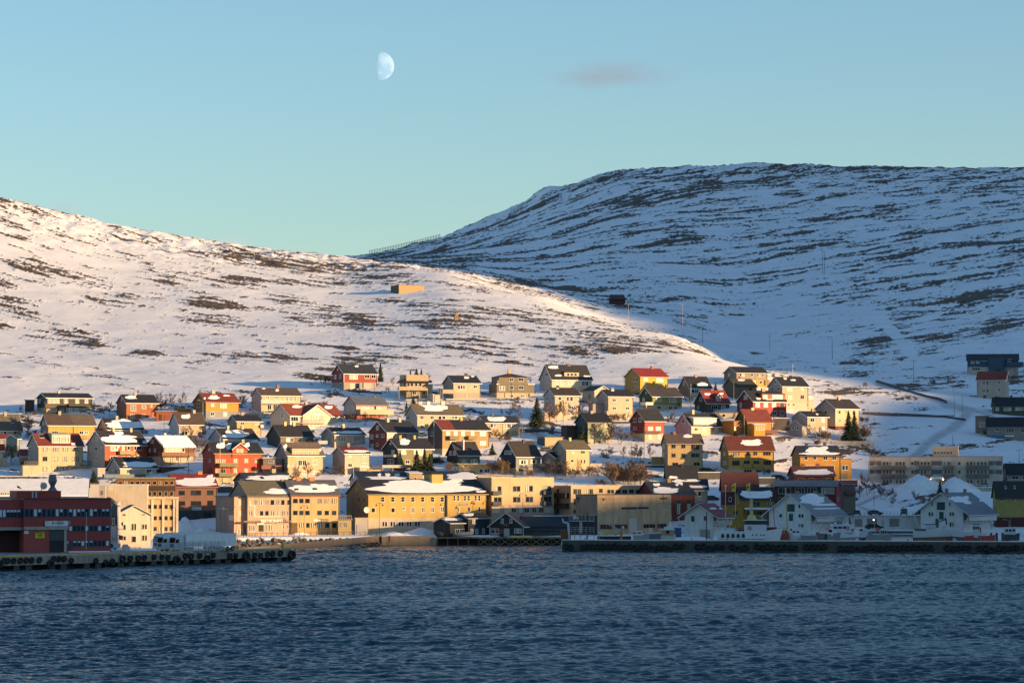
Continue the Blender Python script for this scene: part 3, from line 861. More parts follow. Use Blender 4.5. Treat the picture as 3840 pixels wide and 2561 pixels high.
    def dish(s,zx,zy,r=.5,y=-.3,col=(.6,.58,.52)):
        x =s.X(zx,y); z =s.Z(zy,y,x)
        mb =MB(); n =12
        vs =[(x,y +.12,z)] +[(x +r *cos(2*pi *i /n),y -.02,z +r *sin(2*pi *i /n)) for i in range(n)]
        mb.add(vs +[(v[0],v[1] +.05,v[2]) for v in vs],[(0,1+i,1+(i +1) % n) for i in range(n)] +[(n +1,n +2+(i +1) % n,n +2+i) for i in range(n)])
        mb.tube((x,y +.1,z),(x,0,z -.2),.03)
        s.part('satellite_dish',mb,M('plain',col,.5)); return s

def box_building(tile,px,py,label,D,depth,col,kind='concrete',name='building',cat='building',zg=None,rot=0,flatroof=None,deep=3):
    """a flat roofed block whose front is px[0]..px[1], py[0]..py[1] in tile pixels at distance D"""
    h =House(tile,(px[0] -1,px[0],px[1]),(py[0],py[0],py[1]),label,name,cat,D=D,a=max(.5,rot),zg=zg)
    h.d =depth; h.H =h.h
    h.r =.05; h.k =.001
    mb =MB().box(0,h.w,0,depth,-deep,h.h)
    h.part('wall',mb,M(kind,col)); h.zb =-9
    h.oe =h.og =0; h.tk =.2
    if flatroof is not None:
        h.rf =h.part('roof',MB().box(-.12,h.w +.12,-.12,depth +.12,h.h +.002,h.h +.3),M('snow') if flatroof == 'snow' else M('roof',flatroof,.6))
    return h

TXT ={}
def text_on(par,s,loc,size,col,width=None,ext=.02,rz=0,name='lettering',emi=False):
    cu =bpy.data.curves.new('t','FONT'); cu.body =s; cu.size =size; cu.extrude =ext; cu.align_x ='CENTER'; cu.align_y ='CENTER'
    cu.resolution_u =2; cu.offset =size *.01
    to =bpy.data.objects.new('t',cu); COL.objects.link(to)
    dg =bpy.context.evaluated_depsgraph_get(); dg.update()
    me =bpy.data.meshes.new_from_object(to.evaluated_get(dg)); me.name =name
    bpy.data.objects.remove(to); bpy.data.curves.remove(cu)
    me.transform(Matrix.Rotation(pi /2,4,'X'))
    if width:
        xs =[v.co.x for v in me.vertices]; k =width /max(.01,max(xs) -min(xs)); me.transform(Matrix.Diagonal((k,1,1,1)))
    me.materials.clear(); me.materials.append(M('plain',col,.6))
    o =bpy.data.objects.new(name,me); COL.objects.link(o); o.parent =par; o.location =loc; o.rotation_euler =(0,0,rz)
    return o


# ---------------------------------------------------------------- the houses on the slope
CREAM =(.66,.58,.42); OFFW =(.68,.64,.55); BLK =(.022,.022,.026); BRN =(.085,.06,.045); REDR =(.26,.055,.035); OLV =(.11,.095,.065)
YEL =(.72,.47,.09); DK =(.05,.05,.05)

# tile a: far left
h =House('a',(465,640,1225),(497,552,790),'long black-green house with bright reflecting windows over a pale ground floor, uppermost at the far left')
h.walls((.05,.055,.045),base=690,bcol=(.55,.46,.28)).roof(BLK).chim((768,460))
h.win((655,705,568,632,3),(708,755,568,632,3),(758,805,568,632,3),(860,912,568,632,3),(1005,1055,568,632,3),(1125,1172,568,632,3),(675,720,695,745,3),(725,765,695,745,3),(925,960,698,750,3),(1003,1045,695,750,3),(1120,1165,698,745))  # pale curtain panes stand in for bright reflections
h.gwin((500,530,575,625),(605,625,605,632)).balc(632,905,640,685,(.12,.10,.07)).door(868,885,698,780,(.05,.04,.04))
h =House('a',(335,345,470),(590,600,665),'small dark brown shed beside the uppermost black-green house','shed','shed',D=h.C.y +5,a=8)
h.walls((.06,.035,.025),kind='wood',flat=True).roof(BLK,'flat')
h =House('a',(1570,1740,2145),(517,620,865),'orange-brown house with a dark roof and one snow patch, second in the top left row')
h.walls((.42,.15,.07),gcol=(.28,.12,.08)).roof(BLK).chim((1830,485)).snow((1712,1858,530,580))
h.win((1790,1868,655,738),(1932,1995,655,708),(2043,2080,655,688),(1788,1845,782,838),(1932,1993,782,838),fr=(.55,.45,.25)).gwin((1650,1662,560,600))
h =House('a',(2130,2150,2420),(745,775,880),'low orange garage with a snowy flat roof right of the orange-brown house','garage','garage',a=10)
h.walls((.40,.14,.06),flat=True).roof((.5,.4,.3),'flat').door(2195,2228,785,870).door(2260,2330,790,872,(.35,.12,.05))
h.snow((2160,2400,740,774))
h =House('a',(-150,-40,265),(787,983,1110),'cream house with a steep olive roof and skylight at the left edge of the picture',a=25)
h.walls(CREAM).roof(OLV).chim((40,750)).win((0,40,1010,1055),(42,80,1010,1055),(168,215,1010,1055))
def skylight(h,x0,x1,y0,y1):
    for nm,e,cc in (('skylight',.1,(.35,.35,.36)),):
        zc =h.Z((y0 +y1) /2,h.d /4,1); ya =(h.Z(y1,h.d /4,1) -h.h) /h.k; yb =(h.Z(y0,h.d /4,1) -h.h) /h.k
        X0,X1 =sorted((h.X(x0,ya),h.X(x1,ya)))
        z =lambda y,o:h.h +h.k *y +h.tk +o
        f =h.part('skylight',MB().prism([(ya,z(ya,-.05)),(yb,z(yb,-.05)),(yb,z(yb,.12)),(ya,z(ya,.12))],0,X0,X1),M('plain',cc,.5),h.rf)
        h.part('pane',MB().prism([(ya +.12,z(ya +.12,.1)),(yb -.12,z(yb -.12,.1)),(yb -.12,z(yb -.12,.135)),(ya +.12,z(ya +.12,.135))],0,X0 +.1,X1 -.1),GL[0],f)
skylight(h,128,170,875,915)
h =House('a',(70,235,262),(1062,1112,1310),'small grey-blue gabled cottage below the steep olive roof at the left edge',a=62)
h.walls((.33,.38,.38)).roof(BLK)
h =House('a',(-80,-60,130),(1060,1108,1260),'grey house with a dark red roof cut off by the left edge',a=12)
h.walls((.35,.37,.36)).roof(REDR).win((0,28,1150,1180),(0,28,1225,1260))
h =House('a',(-120,-90,45),(1200,1270,1520),'cream house corner with a red roof lowest at the left edge',a=12)
h.walls(CREAM).roof((.42,.06,.03)).win((0,25,1330,1380))
h.box('bay',40,95,1385,1530,-1.2,0,(.62,.55,.38),roof=(.5,.5,.5))
h =House('a',(510,665,1275),(785,925,1170),'long bright yellow house with a two-tone brown-grey roof and balcony, upper left')
h.walls(YEL,gcol=(.30,.26,.20)).roof(BRN,split=985,col2=(.11,.085,.06)).chim((780,740)).gwin((548,572,880,928),(597,622,880,928),(560,612,1012,1040))  # gable of the yellow house painted grey-brown to carry its shade
h.win((712,798,1010,1045),(1065,1120,1012,1060),(1122,1185,1012,1060),(1235,1255,1015,1055)).balc(1030,1235,1065,1115,(.6,.5,.28),rail=True,posts=True)
h.win((1040,1200,1130,1165)); h.part('downpipe',MB().box(h.X(985),h.X(990),-.12,-.03,.2,h.h),M('metal',DK))
h =House('a',(1300,1485,1940),(845,985,1095),'cream house with a black roof mostly under snow behind the orange and white house')
h.walls(CREAM,gcol=(.55,.55,.55)).roof(BLK).chim((1573,805)).snow((1432,1945,872,985),(1620,1712,852,885)).gwin((1402,1420,905,940))
h =House('a',(335,530,1095),(1048,1208,1600),'tall cream three-storey house with a red-brown roof and wide glazed dormer, left')
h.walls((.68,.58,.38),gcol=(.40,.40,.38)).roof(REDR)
h.shed_dormer(693,928,1060,1190,(.72,.70,.62),(.4,.38,.33),[(706,768,1092,1175,3),(780,842,1092,1175,3),(853,915,1092,1175,3)])
h.rows([(580,642),(710,788),(838,900),(953,1042)],[(1228,1290),(1365,1428),(1508,1570)],fr=(.12,.11,.08)).gwin((358,402,1232,1268),(345,365,1370,1400))
h.snow((940,1000,1182,1212)); skylight(h,525,590,1070,1118)
h.box('extension',345,545,1480,1600,-1.8,0,(.6,.55,.42),roof=(.08,.07,.06)); h.balc(370,555,1432,1475,(.3,.27,.17),dp=2.4,rail=True)
h.box('extension',1100,1400,1478,1600,-.5,6,(.68,.58,.38),roof=(.2,.2,.2)); h.balc(1095,1440,1425,1470,(.38,.33,.22),dp=1.5,rail=True)
h.win((1122,1212,1508,1560,1),y=-.5)
h =House('a',(200,295,470),(1268,1355,1492),'small cream annexe house with a bright red roof left of the tall cream house','annexe','house')
h.walls((.62,.55,.40)).roof((.42,.05,.03)).win((402,438,1372,1428),fr=DK); h.balc(292,360,1430,1470,(.15,.12,.08))
h =House('a',(1165,1443,1965),(1015,1190,1570),'big house with an orange-red front, white gable, two tall chimneys and a snow patch')
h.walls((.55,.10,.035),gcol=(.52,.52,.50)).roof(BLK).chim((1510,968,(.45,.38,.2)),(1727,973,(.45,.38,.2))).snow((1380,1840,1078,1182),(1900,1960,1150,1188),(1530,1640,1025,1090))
h.win((1508,1600,1222,1285),(1650,1680,1222,1275),(1715,1750,1222,1275),(1798,1892,1222,1280),(1508,1600,1355,1410),(1650,1680,1358,1400),(1715,1750,1358,1400),(1798,1892,1358,1400))
h.gwin((1272,1290,1092,1148),(1308,1328,1092,1148),(1205,1230,1232,1290),(1278,1325,1230,1280),(1375,1402,1225,1255),(1205,1230,1365,1418),(1285,1328,1365,1415)).balc(1637,1815,1285,1328,(.38,.34,.2))
h.dish(1605,1225,.6)
h =House('a',(1445,1655,2125),(1378,1515,1668),'white house with a snow-edged black roof and glass-railed balcony above the brown office block')
h.walls((.70,.63,.50),gcol=(.50,.52,.55)).roof(BLK).snow((1665,2130,1440,1518)).chim((1848,1335,(.5,.42,.2)))
h.win((1738,1790,1540,1600),(1795,1850,1540,1600),(1990,2055,1540,1592)).gwin((1520,1545,1540,1570),(1568,1605,1540,1600)).balc(1460,1990,1608,1650,(.16,.24,.28)).dish(2052,1600,.7)
h.box('extension',1350,1445,1530,1668,3,7,(.45,.47,.5),roof='snow')
h =House('b',(-228,45,430),(1083,1218,1500),'dark brown house with a fully snow-covered roof and long balcony on posts')
h.walls((.13,.05,.035),base=1362,bcol=(.5,.47,.38)).roof(BLK).snowall().chim((32,1040))
h.win((60,125,1245,1300,2),(128,195,1245,1300,3),(200,268,1245,1300,3),(278,308,1245,1302,0),(200,240,1370,1430,0),(328,352,1370,1430,1)).balc(45,455,1305,1352,(.26,.11,.06),dp=2,posts=True)
h.gwin((-180,-150,1255,1300),(-100,-70,1250,1300),(-150,-130,1130,1180),(-120,-105,1130,1180))
h.box('garage',60,540,1505,1560,-6,-1.5,(.12,.06,.05),roof='snow')

# tile b
h =House('b',(430,632,1062),(497,608,855),'orange house with a red-brown roof, snow scraps and grey lower storey, top left row')
h.walls((.72,.33,.04),base=742,bcol=(.27,.32,.35),gcol=(.34,.19,.08)).roof(REDR,trim=(.42,.3,.2)).chim((705,455,(.4,.4,.3),1.3)).snow((655,790,530,585),(840,925,520,540),(596,622,560,590))
h.win((692,745,628,685,3),(812,905,628,705,2),fr=(.25,.12,.05)).win((690,738,752,805),(857,905,755,805)).gwin((500,525,635,690))
h =House('b',(180,200,430),(712,722,800),'low flat orange garage between the garage row and the red-roofed orange house','garage','garage',a=8)
h.walls((.62,.27,.05),flat=True).roof((.55,.35,.2),'flat')
h =House('b',(95,262,612),(760,915,1125),'small white house with a brown-grey roof behind bare bushes, upper left')
h.walls((.66,.57,.42),gcol=(.58,.61,.66)).roof(BRN).chim((437,725)).win((297,333,1015,1075,0),(338,375,1015,1075,0),(515,590,1015,1050)).snow((275,400,790,850)).gwin((200,218,895,922))
h =House('b',(1235,1400,1922),(425,518,765),'cream house with arched porch, balcony and brown roof standing above a concrete wall')
h.walls((.70,.60,.38),gcol=(.52,.50,.50)).roof(BRN).chim((1600,378,(.32,.12,.07))).snow((1572,1615,440,475),(1390,1435,430,445))
h.win((1448,1503,533,582),(1572,1617,533,580),(1708,1755,533,605,2),(1763,1808,533,605,2),(1813,1858,533,605,2),(1475,1530,652,720,0),(1550,1605,652,720,0)).balc(1400,1712,582,632,dp=1.4,posts=True).gwin((1265,1293,538,598))
h.balc(1415,1625,722,760,dp=2.4,rail=True)
h =House('b',(1150,1425,1560),(763,766,850),'concrete retaining wall under the cream house with the arched porch','retaining_wall','wall',dep=5)
h.walls((.42,.37,.28),kind='concrete',flat=True)
h =House('b',(905,1058,1382),(798,875,1115),'pale yellow house with a plain black roof, behind two black-roofed houses')
h.walls((.72,.56,.25),gcol=(.48,.42,.27)).roof(BLK).chim((1108,755)).win((1105,1157,893,928),(1292,1342,893,928),(1280,1345,1005,1060)).gwin((972,990,890,925)).dish(1398,948,.6,-.6)
h =House('b',(1500,1790,2480),(648,792,1025),'large white house with a red roof, tall glazed gable and two balconies')
h.walls((.72,.67,.56)).roof((.28,.07,.04)).chim((1975,620))
h.gable_dormer(1960,2320,655,798,1020,(.72,.67,.56),(.28,.07,.04),[(2055,2120,790,880,3),(2130,2175,790,880,3),(2180,2240,790,880,2),(2085,2125,725,780,3),(2135,2180,725,780,3)],wall=True,out=.8)
h.snow((1800,1925,668,705),(2225,2330,665,710))
h.win((1800,1895,815,880,0),(2305,2335,930,965,0),(2375,2405,930,965,0)); h.win((2040,2110,925,965,4),(2175,2240,930,965,1),y=-.84)
h.balc(1935,2290,850,900,(.6,.57,.5),dp=2.4,rail=True); h.balc(2045,2280,970,1020,(.5,.52,.54),dp=2.4,posts=True)
h.gwin((1650,1700,750,840))
h =House('b',(1450,1660,2090),(935,1080,1265),'dark olive house with a plain steep black roof and two square yellow chimneys')
h.walls((.20,.18,.12),gcol=(.06,.06,.055)).roof(BLK,trim=(.3,.25,.15)).chim((1700,885,(.55,.47,.22)),(1818,883,(.55,.47,.22)))
h.win((1733,1780,1108,1165),(1785,1832,1108,1165),(1920,1970,1108,1165),(1975,2022,1108,1165))
h =House('b',(645,872,1322),(982,1115,1215),'cream house whose black roof carries a square snow patch, just behind the big red house')
h.walls((.70,.60,.45),gcol=(.50,.52,.58)).roof(BLK).chim((908,940),(1095,940)).snow((855,1172,1005,1117)).win((940,980,1148,1180),(984,1022,1148,1180),(1210,1262,1148,1180)).gwin((722,755,1150,1180),(790,820,1148,1180))
h =House('b',(555,750,1380),(1175,1310,1755),'big bright red house with a black roof and a central red gable')
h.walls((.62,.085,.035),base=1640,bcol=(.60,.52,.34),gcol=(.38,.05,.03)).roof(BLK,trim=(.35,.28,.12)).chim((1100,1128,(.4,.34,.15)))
h.gable_dormer(985,1182,1180,1262,1375,(.62,.085,.035),BLK,[(1035,1080,1252,1330,3),(1085,1130,1252,1330,3)],wall=True,out=.25,fr=(.3,.26,.12))
h.snow((760,880,1180,1260),(890,960,1182,1280),(1125,1200,1180,1240))
W =(.40,.34,.16)
h.rows([(995,1053),(1135,1193),(1273,1333)],[(1392,1450),(1530,1592)],fr=W,st=3).win((760,835,1400,1450,4),(845,895,1398,1450,2),(765,815,1535,1590,2),(830,895,1533,1590,1),(830,860,1665,1720),fr=W)
h.balc(828,1068,1455,1500,(.26,.23,.12),posts=True,dp=1.8); h.balc(820,1045,1590,1632,(.22,.2,.11),dp=1.8)
h.gwin((655,680,1250,1285),(660,690,1400,1440))
h =House('b',(1565,1760,2235),(1172,1340,1680),'peach-cream three-storey house with a wide glazed dormer and grey roof')
h.walls((.72,.57,.38),gcol=(.48,.44,.42),base=1660,bcol=(.35,.4,.45)).roof((.13,.10,.075))
h.shed_dormer(1815,2178,1252,1400,(.72,.57,.38),(.13,.10,.075),[(1855,1900,1290,1372,2),(1908,1952,1290,1372,2),(1960,2004,1290,1372,2),(2012,2056,1290,1372,2),(2064,2110,1290,1372,2)],wall=True,fr=(.7,.6,.4))
h.win((1895,1950,1415,1490),(1952,2008,1415,1490),(2085,2145,1415,1478),(1955,2005,1560,1610),(2087,2140,1560,1607),(1830,1880,1560,1612)).snow((1690,1740,1200,1290),(2140,2200,1260,1300))
h.box('extension',1762,1912,1492,1680,-1.5,0,(.72,.57,.38),roof='snow')
h =House('b',(1370,1420,1680),(1395,1400,1670),'low grey carport house with a rounded snowy roof between the red and peach houses',a=12)
h.walls((.30,.26,.22),flat=True).roof((.5,.46,.38),'flat'); h.win((1490,1560,1420,1450,0)); h.balc(1405,1680,1485,1530,(.45,.2,.18)); h.snow((1450,1640,1300,1400)); h.door(1505,1555,1535,1600,(.55,.45,.2))

# tile c
h =House('c',(155,328,775),(103,215,448),'deep red house with white window frames and grey lower storey, alone high on the slope')
h.walls((.34,.045,.03),base=342,bcol=(.40,.37,.31)).roof((.03,.035,.04)).chim((490,75,(.05,.05,.05))).snow((465,518,116,138))
h.win((403,457,230,302,2),(460,513,230,302,2),(607,670,232,290),(695,755,232,292)).win((415,500,362,425,4)).gwin((183,216,240,298,3),(264,293,232,290,1),(228,247,150,182,3),(265,290,360,405,0)).corner().door(615,685,358,442,(.28,.07,.04))
h.box('porch',595,700,348,356,-1.6,0,(.5,.47,.42)); h.box('porch',540,600,350,442,-1.3,-.9,(.35,.38,.36))
h =House('c',(1085,1190,1490),(245,345,575),'cream house with a dark flat roof, cream roof screen and a row of blue windows')
h.walls((.62,.53,.36),flat=True,base=455,bcol=(.40,.36,.25),gcol=None)
h.part('roof',MB().prism([(-1.2,h.h +.0),(h.d +.8,h.h +.0),(h.d *.6,h.h +.9),(.9,h.h +.9)],0,-1.2,h.w +1.2),M('roof',BLK,.6))
h.H =h.h; h.rf =None
h.box('screen',1150,1435,246,300,2.2,4.5,(.62,.55,.36))
h.part('chimney',MB().tube((h.X(1258),1.2,h.h),(h.X(1258),1.2,h.Z(175,1)),.28),M('metal',(.06,.06,.06)))
h.win((1197,1235,352,402,1),(1243,1283,352,402,1),(1305,1342,352,402,1),(1358,1400,352,402,1),(1270,1322,465,515,0),(1413,1447,465,520,1)).balc(1090,1485,402,447,(.60,.52,.36),dp=1.6,posts=True)
h.box('extension',1490,1548,375,520,0.5,5,(.66,.6,.45),roof=BLK)
h =House('c',(1690,1838,2208),(256,347,590),'cream house with a black roof and wide raised deck beside a telegraph pole, top row')
h.walls((.66,.58,.43),base=487,bcol=(.48,.44,.36),gcol=(.42,.42,.40)).roof(BLK).chim((2007,220,DK)).snow((1975,2050,268,300),(2075,2120,256,275))
h.win((1895,1930,385,440,1),(1932,1963,385,440,1),(1965,1995,385,440,1),(2110,2160,385,425)).door(2000,2028,490,570,(.66,.6,.5)).balc(1695,1870,442,490,(.5,.48,.42),dp=3.2,posts=True)
h.box('garage',1560,1655,510,600,-1,4,(.66,.6,.5),roof='snow')
h =House('c',(310,500,920),(545,648,862),'white house with a slate-blue roof above a red lower storey and corner balcony')
h.walls((.70,.66,.58),base=780,bcol=(.34,.07,.04),gcol=(.58,.60,.62),bkind='paint').roof((.10,.12,.15),trim=(.4,.12,.08)).chim((733,535,(.16,.12,.07)))
h.win((565,612,668,712),(615,668,668,712),(735,768,670,735,0),(778,830,672,725)).gwin((365,397,678,735),(433,462,675,735)).balc(560,1005,712,778,(.66,.58,.45),dp=1.8,posts=True)
h.box('terrace',480,1000,862,940,-4,-1,(.42,.36,.26),kind='concrete',roof='snow')
h =House('c',(1170,1340,1968),(650,783,1015),'long cream apartment house with an olive roof and one wide snow patch')
h.walls((.70,.60,.42),gcol=(.50,.49,.46)).roof((.12,.10,.065)).chim((1368,605,(.6,.55,.45),1.2),(1480,605,(.6,.55,.45),1.2),(1680,600,(.6,.55,.45),1.2)).snow((1400,1735,655,748))
h.win((1378,1428,800,855),(1517,1565,800,855,1),(1625,1670,803,857,0),(1678,1722,803,855,1),(1813,1840,805,850),(1850,1885,805,850,1),(1378,1430,930,982),(1517,1565,930,982,1)).gwin((1240,1267,692,740,0),(1190,1222,803,858,0))
h =House('c',(665,920,1333),(885,1022,1305),'house with a dark red gable, orange front and two pale chimneys, mid slope')
h.walls((.55,.27,.11),gcol=(.22,.045,.03)).roof(BLK).chim((918,833,(.5,.42,.28),1),(1077,835,(.5,.42,.28),1))
h.win((925,985,1055,1115,3),(990,1065,1055,1115,2),(1195,1270,1055,1115,3)).gwin((768,807,940,995,2),(690,725,1062,1120,4),(768,800,1058,1098,4),(840,888,1055,1100,0),(692,728,1190,1248,4),(765,798,1185,1222,0))
h =House('c',(1475,1685,2325),(865,990,1335),'long ochre row house with a half red, half black roof and small balconies')
h.walls((.40,.30,.14),base=1257,bcol=(.62,.56,.45),gcol=(.16,.11,.10)).roof(REDR,split=1865,col2=BLK).chim((1935,830,(.45,.36,.2)))
h.win((1735,1788,1020,1075,3),(1840,1890,1020,1075,3),(1940,1990,1020,1078,3),(2073,2120,1020,1075,3),(2198,2280,1020,1080,3),(2198,2280,1152,1210,3),(1790,1870,1150,1200,3),(2215,2262,1270,1328,0)).gwin((1520,1555,1025,1080,0)).balc(1790,1915,1077,1125,(.26,.21,.12)).balc(2045,2155,1080,1122,(.3,.24,.12))
h =House('c',(0,200,605),(968,1058,1255),'cream house with snow along the eaves, two wide windows and a black roof')
h.walls((.72,.60,.44),gcol=(.42,.45,.44)).roof(BLK).chim((300,918,(.6,.5,.3),1)).snow((200,600,1018,1058))
h.win((240,350,1090,1160,2),(445,540,1090,1158,2)).gwin((52,66,1098,1142),(72,88,1098,1142),(175,190,1095,1160)).balc(-10,110,1145,1185,(.55,.55,.52),dp=1)
h =House('c',(155,342,677),(1232,1320,1620),'narrow pink-white house with a dark red roof edged by snow, above the quay buildings')
h.walls((.70,.60,.48),gcol=(.52,.47,.44)).roof((.20,.035,.03)).chim((372,1178,(.3,.25,.18))).snow((345,660,1282,1318))
h.win((383,435,1330,1375,3),(572,627,1330,1365,4),(385,438,1458,1512,0),(553,595,1455,1500,2),(598,640,1455,1500,2))
h.box('terrace',550,830,1515,1600,-3,0,(.6,.52,.42),roof='snow')
h =House('c',(855,1072,1545),(1120,1250,1565),'house with a navy gable, olive front and white balconies behind three spruces')
h.walls((.24,.24,.11),gcol=(.025,.035,.05)).roof(BLK).chim((1090,1070,(.4,.34,.15)),(1285,1072,(.4,.34,.15))).snow((1085,1225,1125,1212))
h.win((1120,1182,1272,1335,3),(1287,1350,1275,1350,3),(1352,1418,1275,1350,2),(1172,1232,1410,1465,0),(1395,1450,1410,1465,3)).gwin((980,1002,1275,1330,2),(1004,1026,1275,1330,2),(955,975,1172,1202,3),(922,965,1400,1465,1),(970,1015,1400,1465,1))
h.balc(870,1280,1480,1512,(.5,.5,.48),dp=2,posts=True)
h.part('balcony',MB().box(-1.5,-.06,h.Y(1070),h.Y(915),h.Z(1372),h.Z(1338)),M('paint',(.6,.58,.52)))
h =House('c',(1740,1905,2200),(1165,1335,1520),'small house with a near-black white-edged gable, olive front and tall steel flue')
h.walls((.30,.26,.12),gcol=(.05,.05,.055)).roof((.045,.035,.03),trim=(.7,.7,.7)).win((1950,2012,1405,1465,3),(2078,2120,1405,1465,3),(2122,2163,1405,1465,3)).gwin((1772,1810,1285,1348,4),(1830,1868,1285,1348,4))
h.part('chimney',MB().tube((h.X(1972,1.5),1.5,h.h),(h.X(1972,1.5),1.5,h.Z(1130,1.5)),.4),M('metal',(.55,.55,.55)))
h =House('c',(1895,1905,2345),(1470,1474,1605),'low carport with a snowy roof and pale beam in front of the small black-gabled house','carport','carport',a=6)
h.walls((.55,.46,.26),flat=True).roof((.6,.5,.3),'flat',oe=1.2); h.win((2190,2245,1530,1590,1),(2260,2340,1530,1590,1)); h.snow((1900,2350,1455,1470))
# tile d
h =House('d',(-80,75,540),(810,895,1115),'cream bungalow with a low black roof and oval snow patch left of the big spruce')
h.walls((.68,.56,.38),base=1010,bcol=(.5,.42,.28)).roof((.03,.03,.035)).chim((168,772,(.1,.09,.08))).snow((90,360,820,888))
h.win((142,180,912,965),(182,222,912,965),(323,370,915,975),(375,425,915,975),(430,480,915,975))
h =House('d',(120,232,745),(368,370,570),'grey-green cube house with a pyramid roof, roof terrace and cream ground floor')
h.walls((.25,.23,.16),flat=True,base=487,bcol=(.66,.58,.42)); h.rf =None
X0,X1 =h.X(262),h.X(655); zt =h.Z(268)
up =h.part('upper_storey',MB().box(X0,X1,.02,h.d -.5,h.h,zt),M('paint',(.27,.25,.17)))
xm =(X0 +X1) /2; ym =h.d /2; zp =h.Z(215,4)
h.rf =h.part('roof',MB().add([(X0 -.5,-.5,zt),(X1 +.5,-.5,zt),(X1 +.5,h.d,zt),(X0 -.5,h.d,zt),(xm,ym,zp)],[(3,2,1,0),(0,1,4),(1,2,4),(2,3,4),(3,0,4)]),M('roof',(.05,.03,.025),.6))
h.part('chimney',MB().box(xm -.5,xm +.5,ym -.4,ym +.4,zp -.5,h.Z(168,4)),M('concrete',(.5,.36,.22)),h.rf)
for a,b_ in ((-.2,X0 -.01),(X1 +.01,h.w +.25)):h.part('parapet',MB().box(a,b_,-.25,-.1,h.h -.1,h.h +.24),M('plain',(.7,.62,.48)))
mb =MB()
for q in np.linspace(.1,X0 -.1,5):mb.box(q -.03,q +.03,-.2,-.14,h.h,h.h +1.3)
mb.box(0,X0,-.2,-.14,h.h +1.25,h.h +1.32); h.part('railing',mb,M('metal',(.5,.4,.28)))
h.win((405,458,282,332,1),(530,602,282,332,1),(408,460,395,442,1),(530,602,395,442,1),(262,302,395,458,3),(304,345,395,458,3),(412,462,518,548,0),(558,608,518,545,0)).door(665,688,500,562,(.15,.13,.12)).door(335,345,490,565,(.2,.17,.14))
h =House('d',(825,990,1545),(108,290,500),'very large white house with a steep black roof and three-pane dormer, top row centre')
h.walls((.70,.64,.50),gcol=(.56,.55,.54)).roof((.03,.028,.028)).chim((1227,90,(.12,.1,.09),1.4)).snow((945,1085,122,165),(1030,1130,250,272),(1430,1530,255,272))
h.shed_dormer(1165,1368,205,268,(.72,.66,.5),BLK,[(1198,1238,218,258,1),(1250,1288,218,258,1),(1300,1340,218,258,1)],fr=(.7,.6,.4))
h.win((1042,1087,325,372,4),(1100,1145,325,372,4),(1215,1262,325,372,4),(1275,1322,325,372,4),(1405,1450,325,400,1),(1452,1500,325,400,1)).gwin((902,938,210,262,1),(900,925,325,350,1))
h =House('d',(885,1032,1382),(422,518,862),'tall plain white house with a dark roof behind bare birches, below the largest house')
h.walls((.70,.62,.48),gcol=(.54,.52,.52)).roof((.045,.035,.03)).chim((1075,388,(.1,.07,.06))).snow((1055,1092,425,440))
h.win((1080,1120,545,590,1),(1193,1228,545,605,1),(1240,1283,545,605,1),(1228,1255,668,710,1),(1258,1283,668,710,0),(1085,1115,668,710,4),(1210,1250,770,795,0)).gwin((918,942,545,600,0),(1000,1015,545,590,0))
h.box('extension',890,1030,750,850,-.2,2,(.66,.56,.42),roof='snow')
h =House('d',(1800,1577,1418),(397,457,640),'white garage-like house whose lit gable faces right, between two white houses',a=55)
h.walls((.72,.64,.48)).roof((.03,.03,.03),trim=(.4,.36,.3))
h =House('d',(1620,1768,2118),(450,532,865),'square white house with a black roof and corner balcony left of the green house')
h.walls((.70,.62,.46),base=780,bcol=(.45,.38,.27),gcol=(.54,.52,.50)).roof(BLK).chim((1825,418,(.4,.34,.28))).snow((1808,1858,452,470))
h.win((1825,1873,568,610,1),(1935,1950,565,610,0),(2010,2058,568,610,1),(1828,1875,682,722,1),(2010,2060,682,722,1),(2013,2058,790,842,3)).gwin((1725,1748,565,615,0),(1655,1668,572,595,0)).balc(1745,1920,737,790,(.66,.58,.44),dp=2,posts=True)
h.box('extension',1555,1725,640,770,3,6,(.45,.4,.4),roof=(.1,.04,.03))
h =House('d',(1320,1485,1815),(770,887,1195),'small sage green house with a blue gable and black roof right of the big spruce')
h.walls((.33,.40,.27),base=1122,bcol=(.62,.55,.42),gcol=(.03,.09,.13)).roof((.015,.015,.02),trim=(.25,.22,.15)).chim((1540,733,(.4,.32,.18))).win((1548,1600,908,960,3),(1712,1765,908,960,3),(1548,1600,1025,1085,3),(1695,1755,1025,1088,3),(1622,1660,1145,1185,0),(1707,1750,1145,1182,0),nh=1,fr=(.6,.5,.36))
h =House('d',(1120,1200,1318),(945,950,1135),'dark brown outbuilding with a snowy roof left of the sage green house','shed','shed',a=24)
h.walls((.07,.045,.04),flat=True,kind='wood').roof(DK,'flat').snow((1130,1310,935,948))
h =House('d',(790,895,1140),(1100,1112,1245),'small teal shed with a sunlit cream front under the sage green house','shed','shed',a=25)
h.walls((.62,.5,.28),flat=True,gcol=(.03,.13,.18)).roof((.12,.1,.08),'flat')
h =House('d',(285,495,835),(1165,1352,1620),'blue-grey house with a navy gable, dark roof and white shutters')
h.walls((.27,.31,.31),base=1520,bcol=(.66,.58,.45),gcol=(.035,.05,.11)).roof((.045,.035,.027),trim=(.6,.58,.55)).chim((600,1128,(.06,.05,.05)))
h.win((562,600,1412,1475,0),(602,632,1412,1475,0),(716,762,1412,1460,0),(525,598,1535,1572,0)).gwin((337,380,1282,1335,2),(393,437,1282,1335,2))
for a,b_,c in ((540,560,1478),(634,655,1478),(695,714,1464),(764,783,1464)):h.part('shutter',MB().box(h.X(a),h.X(b_),-.07,-.02,h.Z(c),h.Z(1408)),M('plain',(.72,.66,.5)))
